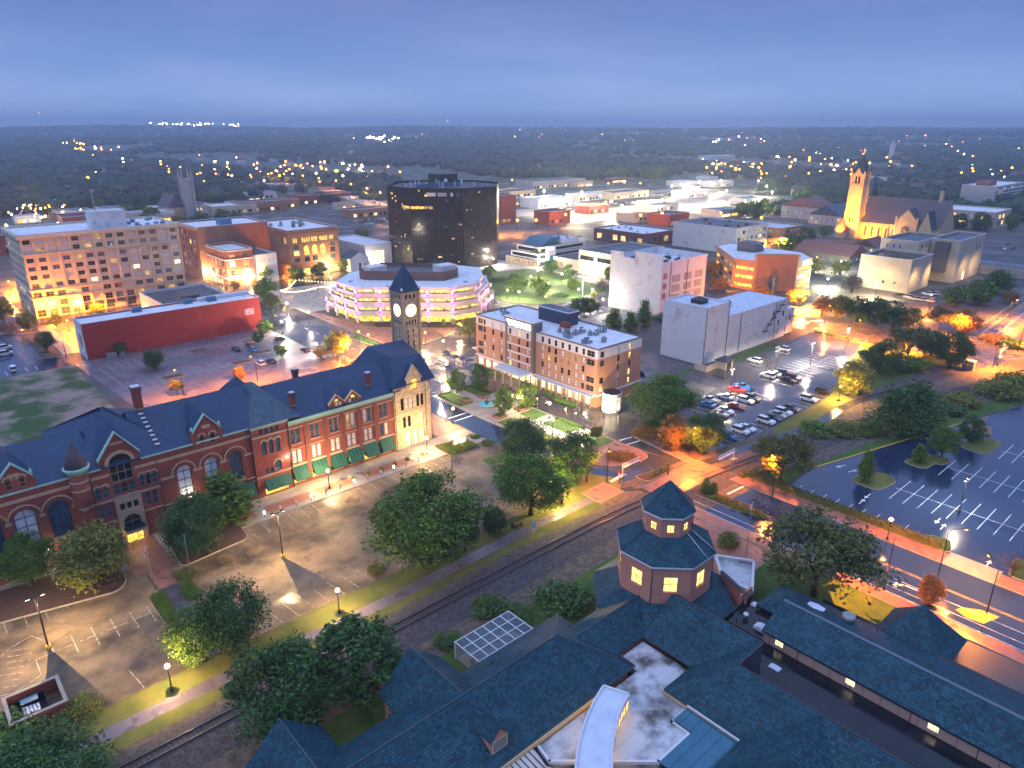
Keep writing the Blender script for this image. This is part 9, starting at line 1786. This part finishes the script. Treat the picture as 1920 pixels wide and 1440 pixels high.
# houses among the trees
for k in range(110):
    px, py = r.choice((r.uniform(0, 720), r.uniform(1480, 1920))), r.choice((r.uniform(300, 380), r.uniform(275, 340)))
    p = G(px, py); wm = r.choice(('whitewall', 'greywall', 'beige2', 'whitewall')); rm = r.choice(('houseroof', 'houseroof', 'redroof'))
    house(p.x, p.y, r.choice((0, 1.57)) + r.uniform(-.1, .1), r.uniform(1.0, 1.6), wm, rm, 'small %s gabled house %s' % ({'whitewall': 'white', 'greywall': 'grey', 'beige2': 'beige'}[wm] + (' red roofed' if rm == 'redroof' else ''), where(px)), 'far suburban houses')
# woods: one mass of crowns from the edge of town to the hills
import numpy as np
bmx = bmesh.new(); bmesh.ops.create_icosphere(bmx, subdivisions=2, radius=1.0); iv = np.array([v.co[:] for v in bmx.verts]); it = np.array([[v.index for v in f.verts] for f in bmx.faces]); bmx.free()
rg = np.random.RandomState(4); CV, CF = [], []; base = 0
tmpl = []
for k in range(8):
    d = np.array([1 + .30 * noise.noise(Vector(v) * 1.9 + Vector((k * 7.1, 0, 0))) + .22 * noise.noise(Vector(v) * 4.2 + Vector((0, k * 3.3, 0))) for v in iv.tolist()]); tmpl.append(iv * d[:, None])
clear = [(G(px, py), rad) for px, py, rad in ((1120, 395, 120), (1300, 372, 130), (1010, 385, 90), (1220, 400, 100), (1390, 385, 60), (600, 370, 60), (700, 400, 60), (430, 400, 90), (60, 430, 110), (1420, 430, 80), (540, 395, 70), (1850, 470, 110), (1600, 430, 90))]
cnt = 0
while cnt < 9500:
    u_ = rg.rand(); py = 241 + 175 * u_ ** 2.1; px = rg.uniform(-80, 2000)
    p = G(px, py)
    if p.y < 0 or p.x < -2000: continue
    dist = math.hypot(p.x, p.y)
    if dist > 9000: continue
    if dist < 900 and any((p.x - c.x) ** 2 + (p.y - c.y) ** 2 < q * q for c, q in clear): continue
    if dist < 640 and not (px < 330 or px > 1500): continue
    if 930 < px < 1450 and py > 338: continue
    if noise.noise(Vector((p.x / 90, p.y / 90, 2))) < -.22 and dist < 2200 or noise.noise(Vector((p.x / 420, p.y / 420, 5))) < -.3: continue
    big = 1 + min(4.0, dist / 1500) * (1.0 if dist > 1500 else .35); rr_ = rg.uniform(3.6, 6.6) * big; hh_ = rg.uniform(4.2, 6.4) * (1 + .12 * (big - 1)); a = rg.uniform(0, 6.28); c_, s_ = math.cos(a), math.sin(a)
    v = tmpl[rg.randint(8)]; V = np.stack([(v[:, 0] * c_ - v[:, 1] * s_) * rr_ + p.x, (v[:, 0] * s_ + v[:, 1] * c_) * rr_ + p.y, v[:, 2] * hh_ + hh_ * 1.05 + ground_z(p.x, p.y)], 1)
    CV.append(V); CF.append(it + base); base += len(V); cnt += 1
me = bpy.data.meshes.new('woods'); me.from_pydata(np.concatenate(CV).tolist(), [], np.concatenate(CF).tolist()); me.materials.append(M['wood_far']); o = bpy.data.objects.new('woods', me); col.objects.link(o); tag(o, 'dark far woods and suburban trees fading into haze', 'woods', kind='stuff')
# nearer trees at the edge of town, each on its own
k = 0
while k < 150:
    px, py = r.uniform(-20, 1940), r.uniform(352, 432)
    if 735 < px < 925 or (930 < px < 1390 and py > 350) or (450 < px < 735 and py > 372) or (1440 < px < 1760 and py > 395): continue
    p = G(px, py)
    if any((p.x - c.x) ** 2 + (p.y - c.y) ** 2 < (q * .75) ** 2 for c, q in clear): continue
    plant(r.choice(('midd', 'midd', 'midg')), p.x, p.y, r.uniform(9, 14), r.uniform(4.5, 7), 'leafy tree %s' % where(px), group='trees at the edge of downtown'); k += 1
for px in range(930, 1250, 14): p = G(px + r.uniform(-5, 5), 332 + r.uniform(-4, 4)); plant(r.choice(('midg', 'midg', 'midd')), p.x, p.y, r.uniform(12, 18), r.uniform(7, 11), 'pale green tree along the edge of the woods', group='trees along the wood edge')

# ------------------------------------------------------------------ haze
hz = MB(None); hz.ms = []
hm = bpy.data.materials.new('dusk_haze'); hm.use_nodes = True; ht = hm.node_tree; ht.nodes.clear(); ho = N(ht, 'ShaderNodeOutputMaterial'); hv = N(ht, 'ShaderNodeVolumePrincipled'); hv.inputs['Color'].default_value = (.60, .78, 1.0, 1); hv.inputs['Density'].default_value = 2.3e-4; hv.inputs['Anisotropy'].default_value = .25
ht.links.new(hv.outputs[0], ho.inputs['Volume'])
m_ = MB(hm); m_.box(-13500, 13500, -13500, 13500, -12, 190); tag(m_.build('haze'), kind='stuff')
